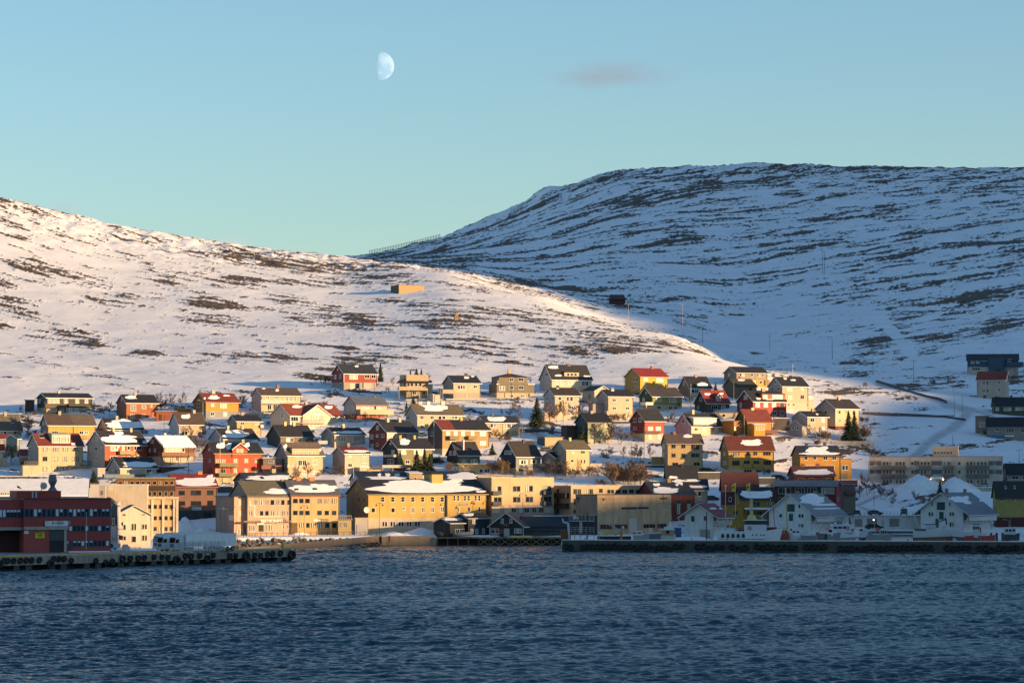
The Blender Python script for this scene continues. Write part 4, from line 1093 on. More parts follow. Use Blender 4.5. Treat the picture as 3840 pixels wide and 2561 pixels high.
h.balc(830,900,1460,1500,(.6,.55,.46),dp=1,posts=True)
h =House('d',(1000,1190,1522),(1145,1265,1635),'tall cream-yellow house with an olive roof at the right end of the middle row')
h.walls((.74,.62,.38),gcol=(.44,.42,.38)).roof((.12,.10,.055)).chim((1240,1103,(.6,.5,.25),.7)).win((1388,1450,1283,1325,0),(1252,1290,1405,1445,0),(1387,1412,1405,1462,0),(1430,1458,1405,1462,0),(1258,1290,1530,1560,0),(1425,1455,1530,1560,4),(1250,1310,1285,1325,3),fr=(.6,.5,.32)).gwin((1085,1110,1275,1330,3))
h.part('balcony',MB().box(h.w +.05,h.w +4.4,.3,3.5,h.Z(1510),h.Z(1460)).box(h.w +3.8,h.w +4,.4,.6,-2,h.Z(1510)),M('paint',(.5,.46,.42)))
h =House('d',(850,1030,1130),(1300,1372,1600),'small grey gabled annexe left of the tall cream-yellow house',a=52)
h.walls((.66,.55,.36),gcol=(.33,.31,.30)).roof(BLK).gwin((925,962,1405,1453,2)).win((1078,1095,1400,1435,0))

# tile e
h =House('e',(170,372,765),(155,258,520),'bright yellow house with a red roof and red chimney, top row right of centre')
h.walls((.80,.50,.04),base=487,bcol=(.22,.03,.02),gcol=(.52,.36,.10),bkind='paint').roof((.34,.04,.035),trim=(.55,.42,.2)).chim((547,120,(.42,.12,.06)))
h.win((418,478,275,325,4),(600,697,275,338,4),(425,480,390,440,3),(603,697,390,420,2)).gwin((278,295,280,335,0),(310,340,278,332,1),(280,296,392,445,0),(310,342,390,425,1))
h =House('e',(370,540,955),(418,530,745),'moss green house with a brown roof, white balcony and cream ground floor')
h.walls((.27,.32,.08),base=652,bcol=(.58,.50,.36),gcol=(.05,.10,.04)).roof((.055,.045,.04)).chim((748,375,(.1,.1,.05)))
h.win((587,668,548,605,4),(778,828,548,620,2),(830,882,548,620,3),(600,662,668,715,1),(767,815,668,718,1),(845,890,668,718,1),fr=(.68,.6,.4)).gwin((415,440,555,605,3),(455,468,470,500)).dish(912,650,.5,col=(.05,.06,.05))
h.part('balcony',MB().box(-3,-.05,-.5,3,h.Z(657),h.Z(618)).box(-2.6,-2.4,-.2,0,-1,h.Z(657)),M('plain',(.66,.62,.54)))
h =House('e',(922,1055,1358),(268,412,560),'small pink-gabled cottage with a steep black roof and snow slide, top row')
h.walls((.66,.56,.40),gcol=(.28,.20,.17)).roof((.025,.025,.028)).chim((1148,240,(.35,.26,.2))).snow((1155,1318,355,408)).win((1075,1120,440,495,0),(1122,1172,440,495,1)).gwin((970,1000,330,380,0))
h =House('e',(1140,1290,1610),(458,620,765),'little dark house with a bright red roof and white gabled dormer')
h.walls((.16,.12,.07),gcol=(.035,.035,.025)).roof((.42,.06,.045),trim=(.66,.58,.42)).snow((1262,1350,498,530),(1480,1535,490,520))
h.gable_dormer(1425,1495,497,535,602,(.66,.6,.5),(.42,.06,.045),[(1432,1488,545,598,2)]); h.win((1350,1442,660,718,0),(1492,1552,660,718,2)).gwin((1200,1232,548,602,0),(1170,1200,668,700,0))
h =House('e',(1375,1395,1755),(760,763,870),'low white garage block in front of the little red-roofed house','garage','garage',a=10)
h.walls((.66,.6,.46),flat=True).roof((.1,.08,.06),'flat').win((1500,1545,780,820,0))
h =House('e',(1545,1697,2140),(135,207,390),'long grey house with a black roof and yellow lower storey, last of the top row')
h.walls((.33,.31,.25),base=308,bcol=(.62,.40,.08),gcol=(.24,.24,.24)).roof((.022,.024,.03),trim=(.5,.45,.35)).chim((1620,128,(.1,.09,.09)))
h.win((1737,1770,222,262,1),(1775,1810,222,262,3),(1900,1935,222,262,1),(1990,2010,220,270,1),(2025,2045,220,270,3),(2062,2085,220,270,1),(2022,2065,328,362,0),fr=(.6,.55,.42)).gwin((1600,1615,220,260,3)).door(2088,2115,315,385,(.06,.05,.04)).win((1935,1968,322,360,3))
h.box('extension',2118,2180,312,392,2,6,(.5,.2,.08),roof=(.4,.3,.2))
h =House('e',(1535,1690,1985),(300,395,570),'old olive-roofed cottage with a grey gable and yellow end, below the long grey house')
h.walls((.55,.36,.06),gcol=(.16,.14,.10)).roof((.055,.05,.03),trim=None).chim((1762,262,(.45,.08,.04),.7)).snow((1720,1825,303,330)).win((1868,1925,422,458,0),fr=(.3,.24,.1))
h.part('extension',MB().box(.1,h.X(1830),-.9,-.04,-2,h.h -.4),M('wood',(.12,.1,.07)))
h =House('e',(1725,1925,2410),(462,597,835),'long dark red house with a black roof and a full-width orange dormer')
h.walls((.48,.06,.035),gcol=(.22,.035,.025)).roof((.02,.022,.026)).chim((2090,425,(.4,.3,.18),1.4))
h.shed_dormer(2055,2400,502,585,(.45,.16,.07),(.02,.025,.04),[(2075,2135,518,570,3),(2205,2255,515,572,3),(2260,2308,515,572,2),(2310,2360,515,572,3)])
h.win((1962,2022,625,685,3),(2080,2140,625,685),(2200,2260,625,685,4),(2318,2378,625,685,0),(2200,2262,740,800,0),(2320,2378,740,800,1)).gwin((1812,1855,520,578,4),(1762,1785,625,690,4)).snow((1972,2040,565,592),(2110,2220,583,592))
h =House('e',(1700,1850,2200),(718,880,1085),'amber house with a plain red roof and a small glazed sunroom on its front')
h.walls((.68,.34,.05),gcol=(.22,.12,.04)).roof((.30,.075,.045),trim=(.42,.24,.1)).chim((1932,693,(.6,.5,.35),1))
h.box('sunroom',1935,2090,925,1070,-2.6,0,(.68,.34,.04),roof='snow',slope=.3)
h.win((1950,1980,945,1005,2),(1985,2015,945,1005,2),(2020,2050,945,1005,2),(2055,2085,945,1005,2),y=-2.6,fr=(.6,.4,.15)).win((1885,1920,945,985,0)).balc(2100,2265,1000,1045,(.22,.08,.05),dp=2,posts=True)
h =House('e',(1510,1660,1790),(880,890,1085),'flat-roofed amber annexe left of the plain red roof','annexe','house',a=36)
h.walls((.45,.20,.04),flat=True).roof((.13,.05,.04),'flat').win((1668,1695,955,1000,3),(1740,1775,915,955,0))
h =House('e',(870,1075,1530),(775,935,1120),'white house with a lilac-grey pointed gable and long white glazed dormer')
h.walls((.74,.66,.50),gcol=(.46,.42,.44)).roof((.022,.022,.022)).chim((1107,722,(.55,.45,.22)))
h.shed_dormer(1105,1438,835,945,(.72,.64,.44),BLK,[(1115,1135,855,915,3),(1140,1195,855,915,3),(1200,1260,855,915,3),(1265,1330,855,915,2),(1345,1385,855,915,3),(1390,1430,855,915,3)],wall=True,snow=True)
h.win((1120,1165,972,1010,0),(1225,1290,968,1022,2),(1358,1403,968,1020,2),(1470,1505,968,1022,2),fr=(.6,.42,.25)).gwin((955,990,850,908,0))
h =House('e',(245,435,712),(722,867,1168),'bright red cottage with a black roof above a cream stone ground floor')
h.walls((.66,.075,.03),base=1047,bcol=(.58,.50,.34),gcol=(.26,.03,.02)).roof((.03,.03,.028),trim=(.5,.48,.4)).win((480,515,952,1005,3),(518,550,952,1005,3),(590,625,952,1005,3),(628,660,952,1005,3),(485,530,1065,1120,3),(618,660,1065,1118,3)).gwin((285,325,835,892,1),(357,398,832,890,1),(285,327,955,995,1))
h.balc(440,650,1012,1044,(.16,.07,.04),dp=.8)
h =House('e',(690,750,1235),(1057,1178,1575),'beige three-storey block with a brown-grey roof, left of the yellow block with a red-brown roof')
h.walls((.66,.52,.27),gcol=(.36,.33,.26)).roof((.12,.085,.07),trim=(.4,.33,.22)).chim((853,1022,(.35,.2,.13))).snow((970,1098,1068,1112))
h.rows([(803,858),(940,995)],[(1198,1250),(1320,1375)],fr=(.2,.17,.12),st=0).win((1075,1130,1198,1270,0),(1132,1187,1198,1270,0),(1075,1130,1318,1375,0),(1132,1187,1318,1375,1),(812,895,1445,1490,0),(1107,1193,1445,1490,0),fr=(.25,.2,.12)).gwin((700,720,1200,1250),(700,720,1318,1370)).dish(1268,1352,1.1,-.4)
h =House('e',(525,540,740),(1375,1378,1500),'low cream terrace wall and garden shed left of the beige block','shed','shed',a=8)
h.walls((.55,.44,.24),flat=True).roof((.3,.25,.16),'flat')
h =House('e',(1500,1588,2225),(1088,1270,1600),'wide yellow block with a red-brown roof bearing a ragged snow patch')
h.walls((.68,.42,.08),base=1535,bcol=(.6,.56,.46),gcol=(.40,.28,.10)).roof((.20,.055,.035),trim=(.3,.2,.1)).snow((1770,2075,1135,1222))
W =(.28,.25,.16)
h.win((1632,1742,1295,1352,4),(1833,1885,1293,1350,0),(1930,1993,1293,1350,1),(2073,2180,1292,1350,0),(1635,1745,1420,1490,0),(1800,1885,1418,1470,0),(1935,2020,1418,1468,0),(2075,2185,1415,1482,0),fr=W).win((1800,1915,1542,1600,0),(1968,2045,1542,1600,0),(2110,2180,1540,1595,0),fr=(.5,.48,.4)).gwin((1537,1552,1180,1225),(1535,1552,1300,1355),(1530,1540,1425,1480),(1550,1565,1425,1480))
h.balc(1800,1905,1472,1508,(.6,.4,.1),dp=.8).balc(1935,2040,1470,1508,(.6,.4,.1),dp=.8)

# tile f
h =House('f',(690,860,1235),(275,390,715),'tall cream house with a black roof, two snow scraps and a flagpole behind it')
h.walls((.64,.55,.42),base=622,bcol=(.66,.60,.50),gcol=(.42,.42,.42)).roof((.024,.024,.026)).chim((888,238,(.35,.26,.15))).snow((895,940,288,312),(990,1070,308,328))
h.win((930,965,408,470,3),(968,1003,408,470,3),(1122,1177,408,460,3),(937,1005,520,585,4),(1120,1177,520,575,1),(940,965,638,665,0),(1008,1038,638,665,0),(1215,1240,640,665,0),fr=(.4,.35,.26)).gwin((760,790,320,365,1),(720,755,415,460,1),(800,832,410,460,1))
h.box('extension',1238,1322,515,715,0.2,4.5,(.64,.55,.42),roof=(.06,.03,.03)); h.win((1243,1305,530,575,3),y=.2)
h =House('f',(1020,1205,1505),(745,815,1005),'low pale grey house with a flat-pitched black roof, half shaded, near the big conifers')
h.walls((.55,.48,.36),gcol=(.36,.38,.40)).roof((.022,.022,.024)).chim((1300,705,(.4,.28,.15))).snow((1335,1372,778,800)).win((1243,1308,835,892,0),(1410,1455,835,892,3),(1420,1455,955,992,3)).gwin((1100,1120,780,800))
h =House('f',(968,1130,1210),(868,938,1110),'tiny grey gabled house in shade in front of the low pale grey house',a=55)
h.walls((.38,.42,.44)).roof((.022,.022,.024),trim=(.5,.5,.5)).gwin((1000,1032,955,992,0),(1060,1092,955,992,0))
h =House('f',(1345,1590,1955),(580,697,1005),'tall cream-white house with a black roof at the right end of the sunlit town')
h.walls((.74,.64,.44),base=947,bcol=(.20,.04,.03),gcol=(.56,.50,.44),bkind='paint').roof((.032,.026,.024)).chim((1668,542,(.5,.34,.22),1))
h.win((1635,1670,732,775,0),(1735,1775,730,778,2),(1852,1900,730,792,1),(1855,1900,848,902,1),(1635,1670,850,892,4),fr=(.5,.42,.22)).gwin((1465,1490,635,662,0),(1455,1485,730,780,0))
h =House('f',(1025,1105,1675),(1220,1345,1760),'yellow-orange house with a blue-black roof and broad melting snow, lower right')
h.walls((.66,.35,.045),gcol=(.42,.24,.06)).roof((.02,.026,.042),trim=(.1,.08,.06)).chim((1213,1183,(.04,.05,.07)),(1472,1166,(.05,.06,.08))).snow((1210,1525,1228,1346),(1110,1680,1318,1348))
h.win((1160,1213,1365,1412,1),(1285,1335,1362,1410,1),(1427,1495,1362,1412,0),(1552,1615,1362,1412,0),(1190,1305,1485,1545,4),(1470,1585,1485,1545,1))
h.box('extension',1675,1830,1398,1760,.3,7,(.58,.33,.06),roof=(.16,.08,.05)); h.win((1695,1738,1485,1552,1),(1740,1782,1485,1552,1),y=.3).door(1680,1770,1595,1700,(.3,.26,.18),y=.3)

# tile g: right edge
h =House('g',(2300,2270,1585),(105,175,395),'dark blue house with a white ground floor, highest at the right edge',a=8)
h.walls((.045,.11,.19),base=278,bcol=(.55,.56,.55),gcol=(.05,.12,.2),bkind='paint').roof((.03,.035,.045),trim=(.05,.08,.11)).d
h.win((1635,1678,180,230,4),(1705,1748,178,228,4),(1770,1812,178,200,4),(1815,1858,178,200,4),(1885,1910,170,245,4),(1914,1940,170,245,4),(1980,2025,165,225,4),(2035,2078,165,225,4),(2130,2180,168,205,4),(1645,1760,285,330,0))
h.balc(2090,2330,208,262,(.045,.11,.19),dp=2,posts=True); h.part('entrance',MB().box(h.X(2090),h.X(1870),-1.2,-.05,-2,h.Z(150)),M('paint',(.045,.11,.19)))
h.door(2010,1975,310,345,(.03,.03,.03),y=-1.2)
h =House('g',(2190,2095,1720),(345,450,745),'white house with a dark red roof whose right gable alone catches the sun',dep=8.5)
h.walls((.60,.54,.47)).roof((.16,.045,.03),trim=(.6,.55,.48)).win((1790,1835,470,528,1),(1837,1880,470,528,1),(1992,2035,468,510,1),(1790,1835,578,635,1),(1837,1880,578,635,1),(1992,2035,575,615,1),(1998,2040,680,715,0),nh=1).gwin((2150,2165,480,520)).door(1805,1840,672,740,(.1,.06,.05))
h.box('garage',1615,1722,668,720,0,5,(.42,.36,.3),roof='snow')
h =House('g',(2620,2540,1935),(700,812,975),'dark green house with a black roof running out of the right edge',a=14)
h.walls((.07,.10,.07)).roof((.018,.02,.022),trim=(.12,.13,.12)).win((1980,2025,835,880,3),(2090,2138,830,880,4),(2141,2190,830,880,3),(2240,2292,830,875,3),(2296,2350,830,875,4),(2110,2170,945,975,4)).chim((2020,680,DK),(2215,672,DK))
h =House('g',(2700,2640,1860),(975,1095,1320),'grey bungalow with a wide black roof and blue tarpaulin at the right edge',a=12)
h.walls((.36,.35,.31)).roof((.02,.02,.022),trim=(.3,.3,.28)).win((1977,2035,1110,1160,0),(2120,2230,1110,1185,1),(2310,2400,1110,1185,1),fr=(.6,.6,.58))
h.part('tarpaulin',MB().box(h.X(2105),h.X(1895),-.5,-.1,h.Z(1248),h.Z(1220)),M('plain',(.03,.15,.35))); h.part('tarpaulin',MB().box(h.X(2230),h.X(2108),-.5,-.1,h.Z(1236),h.Z(1220)),M('snow'))
h =House('g',(1875,1858,1690),(958,962,1215),'grey stair house with a flat red roof beside the grey bungalow',a=20)
h.walls((.32,.27,.24),flat=True).roof((.30,.07,.05),'flat').win((1740,1850,1040,1105,4)).balc(1745,1890,1120,1165,(.34,.32,.3),rail=True)
h.part('stairs',MB().prism([(h.X(1870),h.Z(1320)),(h.X(1880),h.Z(1290)),(h.X(1785),h.Z(1165)),(h.X(1765),h.Z(1180))],1,-1.6,-.6),M('wood',(.35,.28,.22)))


# ---------------------------------------------------------------- the first rows above the quays
h =House('C',(370,555,2180),(322,440,560),'long black-roofed building with snow strips behind the big yellow quay building',D=925,a=13)
h.walls((.60,.52,.38),gcol=(.60,.62,.66)).roof((.02,.024,.034),trim=(.2,.2,.2))
h.snow((640,1190,395,440),(1390,1520,365,438),(1740,2170,345,440),(780,830,355,395),(880,950,352,395),(1015,1090,360,392))
h.shed_dormer(1225,1400,345,430,(.62,.50,.32),BLK,[(1290,1322,400,430,0)],snow=True)
h.gwin((470,480,412,430),(495,506,412,430),(520,532,412,430)).chim((665,285,(.45,.36,.16),1.4))
h =House('C',(325,665,2285),(437,630,1190),'very long yellow three-storey quay building under a black, mostly snow-covered roof',name='quay_building',cat='building',a=24)
h.walls((.68,.49,.13),kind='plaster',base=962,bcol=(.62,.57,.44),gcol=(.28,.23,.12)).roof((.022,.022,.024),trim=(.28,.22,.1))
h.snow((690,2100,455,622),(1050,1560,442,520),(1750,1960,432,480),(2130,2270,590,618))
W =(.72,.66,.5)
h.win(*[(c -26,c +26,668,740,0) for c in (858,995,1132,1267,1402,1537,1670)],*[(a,b_,650,725,0) for a,b_ in ((1820,1857),(1873,1910),(1968,2003),(2018,2055),(2115,2150),(2165,2202))],fr=W,nh=1)
h.win((705,757,822,888,0),(972,1025,822,888,0),(1127,1165,812,855,4),(1238,1297,815,892,4),(1378,1432,812,887,4),(1512,1565,808,885,4),(1647,1698,805,880,4),(1873,1910,812,878,3),(2022,2058,808,875,0),(2168,2200,805,875,0),fr=W)
h.win(*[(a,b_,1008,1080,0) for a,b_ in ((850,883),(886,920),(960,994),(997,1030),(1072,1106),(1109,1143),(1183,1216),(1219,1252),(1293,1329),(1332,1368))],fr=(.6,.6,.55))
h.gwin((473,503,543,597,0),(508,537,672,745,1),(588,615,672,742,1),(508,537,825,900,1),fr=(.3,.25,.15)).dish(645,850,.9)
z1 =h.Z(345,4)
bx =h.part('dormer',MB().box(h.X(1580,3),h.X(1733,3),h.d /2-2.6,h.d /2+3.4,h.h +1,z1 -.25),M('plaster',(.62,.47,.14)))
h.part('dormer_roof',MB().add([(h.X(1560,3),h.d /2-3,z1 -.25),(h.X(1745,3),h.d /2-3,z1 -.25),(h.X(1745,3),h.d /2+3.7,z1 -.25),(h.X(1560,3),h.d /2+3.7,z1 -.25),(h.X(1600,4),h.d /2+.3,z1 +.5),(h.X(1700,4),h.d /2+.3,z1 +.5)],[(3,2,1,0),(0,1,5,4),(2,3,4,5),(1,2,5),(3,0,4)]),M('roof',BLK,.6),bx)
h.part('downpipe',MB().box(h.X(1716),h.X(1738),-.3,-.035,h.Z(945),h.h -.1),M('metal',(.03,.03,.03)))
h.part('sign',MB().box(h.X(1905),h.X(2017),-.12,-.035,h.Z(788),h.Z(768)),M('plain',(.02,.04,.25)))
h.part('sign',MB().box(h.X(1905),h.X(1922),-.14,-.125,h.Z(788),h.Z(768)),M('plain',(.12,.42,.12)))
text_on(h.root,'SPAREBANK',(h.X(1965),-.125,h.Z(778)),.35,(.7,.72,.8),width=abs(h.X(2010) -h.X(1928)))
h =House('C',(478,485,655),(965,968,1200),'white garage with a snowy flat top against the left end of the yellow quay building','garage','garage',D=h.C.y -1.5,a=10,zg=2.5)
h.walls((.68,.66,.58),kind='plaster',flat=True).roof((.6,.5,.4),'flat',og=.1).door(508,632,1052,1192,(.60,.64,.66),'garage_door')
h =House('C',(244,250,430),(985,988,1195),'low ochre timber building with a railed roof terrace right of the pale four-row quay block',a=10)
h.walls((.42,.32,.14),flat=True,kind='wood').roof((.3,.24,.14),'flat').win((255,290,1015,1090,3),(310,372,1015,1090,2),fr=(.5,.4,.25))
mb =MB()
for q in np.linspace(0,h.w,7):mb.box(q -.05,q +.05,.1,.2,h.H +.17,h.H +1.2)
mb.box(0,h.w,.1,.2,h.H +1.1,h.H +1.2); h.part('railing',mb,M('wood',(.5,.42,.3)))

# pinkish and yellow blocks left of it
h =House('B',(975,1195,1800),(195,300,420),'house with a dark blue roof, skylight and wavy snow behind the restaurant building',D=926,dep=12)
h.walls((.5,.46,.4),gcol=(.12,.12,.12)).roof((.03,.035,.055),trim=None).snow((1195,1800,232,302)).chim((1530,138,(.45,.38,.2),1.2)).gwin((1082,1105,275,303,3),(1122,1145,275,303,3)); skylight(h,1385,1435,255,290)
h =House('B',(905,1205,1795),(310,505,1055),'three-storey pinkish beige restaurant building with an olive roof and one huge chimney',name='restaurant',cat='building',a=24)
h.walls((.66,.50,.37),kind='plaster',gcol=(.42,.37,.36)).roof((.13,.115,.07),trim=(.1,.09,.08)).snow((1420,1800,418,490)).chim((1668,285,(.20,.18,.10),2.3))
W =(.5,.42,.28)
h.win(*[(a,b_,565,636,st) for (a,b_),st in zip(((1290,1335),(1362,1410),(1435,1485),(1508,1560),(1580,1628),(1650,1700),(1730,1775)),(4,3,2,0,4,0,1))],*[(a,b_,715,783,st) for (a,b_),st in zip(((1218,1270),(1368,1415),(1437,1487),(1508,1560),(1583,1628),(1650,1700),(1725,1775)),(2,0,0,2,3,4,4))],fr=W,b=.06,nm=0)
h.win((1222,1265,910,1000,4),(1267,1310,910,1000,4),(1440,1485,905,998,2),(1487,1530,905,998,2),(1655,1700,908,965,3),(1728,1770,908,962,4),fr=(.6,.5,.35)).door(1355,1418,905,998,(.02,.03,.03))
h.part('canopy',MB().box(h.X(1160,-1),h.X(1800,-1),-1.2,-.03,h.Z(872),h.Z(852)),M('paint',(.30,.25,.2)))
text_on(h.root,'RESTAURANT',(h.X(1535,-1.2),-1.25,h.Z(860,-1.2)),1.15,(.85,.85,.8),width=abs(h.X(1682) -h.X(1388)))
h.part('sign',MB().box(h.X(1325),h.X(1420),-.25,-.035,h.Z(908),h.Z(880)),M('plain',(.75,.68,.5)))
h.part('stripe',MB().box(h.X(1232),h.X(1242),-.02,-.003,h.Z(645),h.Z(572)).box(h.X(1242),h.X(1300),-.02,-.003,h.Z(646),h.Z(640)),M('plain',(.75,.7,.6)))
h.part('stripe',MB().box(h.X(1295),h.X(1303),-.02,-.003,h.Z(800),h.Z(648)).box(h.X(1303),h.X(1640),-.02,-.003,h.Z(800),h.Z(792)),M('plain',(.75,.7,.6)))
B1E =h.C.y +h.w *sin(h.a); h2 =House('B',(718,1020,1208),(520,524,1050),'flat-topped grey side block of the restaurant with a thin white pipe on its shaded wall',name='annexe',cat='building',D=h.C.y -.4,a=30)
h2.walls((.62,.48,.36),kind='plaster',flat=True,gcol=(.30,.27,.25)).roof((.03,.03,.03),'flat').win((1065,1120,568,636,3),(1142,1190,568,636,3),(1065,1120,716,784,3),(1040,1075,968,1025,2),(1078,1115,968,1025,2),fr=W,b=.06).door(1140,1200,895,1020,(.12,.12,.12))
h2.part('sign',MB().box(-.12,-.03,h2.Y(1015),h2.Y(942),h2.Z(850),h2.Z(775)),M('plain',(.5,.42,.42)))
mb =MB(); mb.tube((-.3,h2.Y(785),h2.Z(870)),(-.3,h2.Y(785),h2.Z(690)),.1).tube((-.3,h2.Y(785),h2.Z(688)),(-.3,h2.Y(958),h2.Z(688)),.15).box(-.5,-.1,h2.Y(885),h2.Y(855),h2.Z(708),h2.Z(665))
h2.part('pipe',mb,M('plain',(.45,.40,.38)))
mb =MB()
for i,zz in enumerate((1003,1018,1032)):mb.box(h.X(1325,-3),h.X(1550,-3),-3.05,-3,h.Z(zz,-3) -.04,h.Z(zz,-3) +.04)
for zx in (1325,1400,1475,1550):mb.box(h.X(zx,-3) -.05,h.X(zx,-3) +.05,-3.05,-3,h.Z(1045,-3),h.Z(1000,-3))
tm =obj('railing',mb,M('wood',(.25,.13,.08)),h.root)
h =House('B',(1800,1808,2455),(297,495,1062),'pale yellow three-row quay block with orange chimneys and deep snow along its slate roof',name='quay_building',cat='building',a=20,D=B1E -.6,zg=2.5)
h.d =12; h.r =h.H -h.h; h.k =h.r /6
h.walls((.74,.56,.28),kind='plaster',base=955,bcol=(.62,.44,.18)).roof((.10,.10,.11),trim=(.34,.1,.05)).snow((1750+10,2430,370,470),(2040,2300,350,420)).chim((1880,250,(.55,.22,.08),1.3),(2062,252,(.5,.2,.08),1.6))
W =(.3,.22,.1)
xs =[(1830,1893),(1912,1973),(1993,2055),(2155,2220),(2255,2315),(2353,2415)]
h.win(*[(a,b_,548,610,st) for (a,b_),st in zip(xs,(0,0,0,4,3,3))],*[(a,b_,712,775,st) for (a,b_),st in zip(xs,(0,1,0,1,0,1))],*[(a,b_,878,948,st) for (a,b_),st in zip([(1912,1975),(2005,2057),(2073,2140),(2153,2222),(2262,2320),(2358,2418)],(3,0,3,3,0,0))],fr=W,nm=0,b=.06).door(1812,1890,880,1050,(.16,.09,.04))
h.part('sign',MB().box(h.X(2105),h.X(2200),-.1,-.035,h.Z(860),h.Z(835)),M('plain',(.8,.75,.62)))
skylight(h,1845,1905,418,445); skylight(h,2090,2155,412,440)
h =House('B',(-10,205,772),(215,382,862),'pinkish brown shop building with a dark ground floor and a snow-heaped red roof',name='shop',cat='building',a=16)
h.walls((.30,.16,.11),kind='plaster',base=710,bcol=(.05,.055,.06)).roof((.38,.05,.035),trim=(.2,.18,.16)).snow((215,770,262,382),(590,690,225,300)).chim((500,172,(.6,.22,.08),1.3))
h.win((255,337,437,500,0),(417,484,435,500,1),(486,553,435,500,0),(635,720,433,497,1),(255,340,580,643,0),(418,485,580,642,0),(487,555,580,642,0),(637,715,575,640,0),(255,385,752,835,1),(590,700,735,820,0),(445,510,735,850,1),fr=(.04,.035,.03))
h.part('sign',MB().box(h.X(432),h.X(555),-.14,-.035,h.Z(705),h.Z(666)),M('plain',(.62,.68,.72)))
h.part('sign',MB().box(h.X(441),h.X(458),-.16,-.145,h.Z(697),h.Z(677)),M('plain',(.02,.03,.06)))
text_on(h.root,'Kiellans',(h.X(503),-.15,h.Z(686)),.8,(.1,.2,.28),width=abs(h.X(540) -h.X(465)))

# office block with the white blank wall
h =box_building('A',(1580,2425),(540,1090),'cream four-storey office block with white columns behind the lorries',850,14,(.66,.50,.29),'plaster','office_building','building',zg=2.5,rot=16,flatroof=(.5,.45,.35))
for r_,(a,b_) in enumerate(((630,690),(785,847),(935,995))):
    h.win(*[(x,x +50,a,b_,RND.choice([0,1,0,3]) if r_ == 2 else 0) for x in (1870,1945,2018,2092,2165,2237,2310)] +([(1650,1700,a,b_,3),(1725,1775,a,b_,3)] if r_ < 1 else []),fr=(.4,.32,.18),nm=0,b=.06)
for zx in (1640,1783,1932,2078,2222,2370,2410):
    h.part('column',MB().box(h.X(zx) -.3,h.X(zx) +.3,-.28,-.01,0,h.h -.4),M('plaster',(.76,.70,.55)))
h.part('cornice',MB().box(-.1,h.w +.1,-.35,-.02,h.h -.39,h.h +.05),M('plaster',(.6,.5,.34)))
h =box_building('A',(1440,2018),(365,1000),'blank white block with a ladder of small openings left of the cream office',846,11,(.74,.69,.55),'plaster','building','building',zg=2.5,rot=5,flatroof=(.6,.55,.45))
mb =MB()
for c in (1472,1498,1525,1552):
    for r_ in range(16):mb.box(h.X(c),h.X(c +8),-.03,-.003,h.Z(452+r_ *12),h.Z(446+r_ *12))
o =h.part('vent_grille',mb,M('plain',(.25,.2,.12))); o['kind'] ='stuff'
h.part('lettering_panel',MB().box(h.X(1485),h.X(1545),-.04,-.003,h.Z(430),h.Z(375)),M('plain',(.5,.5,.4)))
h =box_building('A',(1600,2403),(270,1000),'brown upper office block with two rows of yellow-framed windows behind the cream one',868,10,(.30,.15,.06),'paint','office_building','building',zg=2.6,rot=6,flatroof=(.35,.3,.2))
h.win(*[(x,x +56,308,357,st) for x,st in ((1625,1),(1700,3),(1785,0),(1860,0),(1935,1),(2012,1),(2090,0),(2170,4),(2250,0),(2325,0))],fr=(.6,.42,.18),nm=0)
h.win(*[(x,x +50,447,512,st) for x,st in ((2028,1),(2095,0),(2168,0),(2250,1),(2325,0))],fr=(.6,.45,.22),nm=0)
h.part('band',MB().box(h.X(2020),h.w,-.05,-.004,h.Z(447),h.Z(376)),M('paint',(.09,.06,.05)))
h =box_building('A',(1146,1350),(348,1000),'plain pale blue-grey storage tower between the snow-covered warehouse and blank white block',835,7,(.62,.64,.66),'plaster','tower','building',zg=2.5,rot=14,flatroof=(.04,.05,.06))
h.part('edge_panel',MB().box(-.05,h.X(1150),-.04,h.d,0,h.h),M('plain',(.04,.08,.14)))
h =box_building('A',(1350,1444),(370,1000),'narrow grey connecting block with one small window beside the storage tower',838,7,(.45,.46,.48),'plaster','building','building',zg=2.5,rot=5)
h.win((1378,1410,440,492,3),fr=(.05,.05,.05))
h =House('A',(-300,-262,1170),(290,517,1150),'long warehouse roof entirely white with snow above the red quay building',name='warehouse',cat='building',D=818,a=6,zg=2.5)
h.d =20; h.k =h.r /10
h.walls((.05,.12,.22)).roof((.05,.06,.07),trim=(.04,.1,.18)).snowall(.3)
h.win((30,95,465,525,3),(98,160,465,525,3),(-60,25,465,525,3),fr=(.55,.35,.12))
h =box_building('A',(1468,1612),(600,1170),'white-painted side wall with a dark blue bay, between the red building and white gabled house',730,10,(.60,.64,.68),'paint','building','building',zg=2.5,rot=3)
h.part('bay',MB().box(h.X(1535),h.w +.02,-.5,-.01,h.Z(912),h.Z(640)),M('paint',(.03,.07,.11))); h.win((1548,1580,815,898,1),y=-.5)
h.part('roof',MB().prism([(h.X(1465),h.h +.9),(h.X(1540),h.h),(h.w,h.h -1.0),(h.w,h.h -.75),(h.X(1540),h.h +.25),(h.X(1465),h.h +1.2)],1,-.3,10),M('roof',BLK,.6))
h =House('A',(2050,1615,1538),(640,762,1190),'white two-storey wooden warehouse with its sunlit gable to the quay and narrow dark windows',name='warehouse',cat='building',D=742,a=68,zg=2.5)
h.walls((.76,.72,.60)).roof((.06,.06,.07),trim=(.5,.45,.36))
h.gwin((1682,1727,757,785,0),(1937,1980,755,780,0),(1690,1727,903,980,0),(1800,1830,887,988,0),(1832,1862,887,988,0),(1937,1968,895,972,0),(1972,2005,895,972,0),(1690,1730,1060,1125,0),(1803,1862,1065,1150,0),(1938,1970,1050,1130,0),(1973,2007,1050,1130,0),fr=(.5,.45,.3))

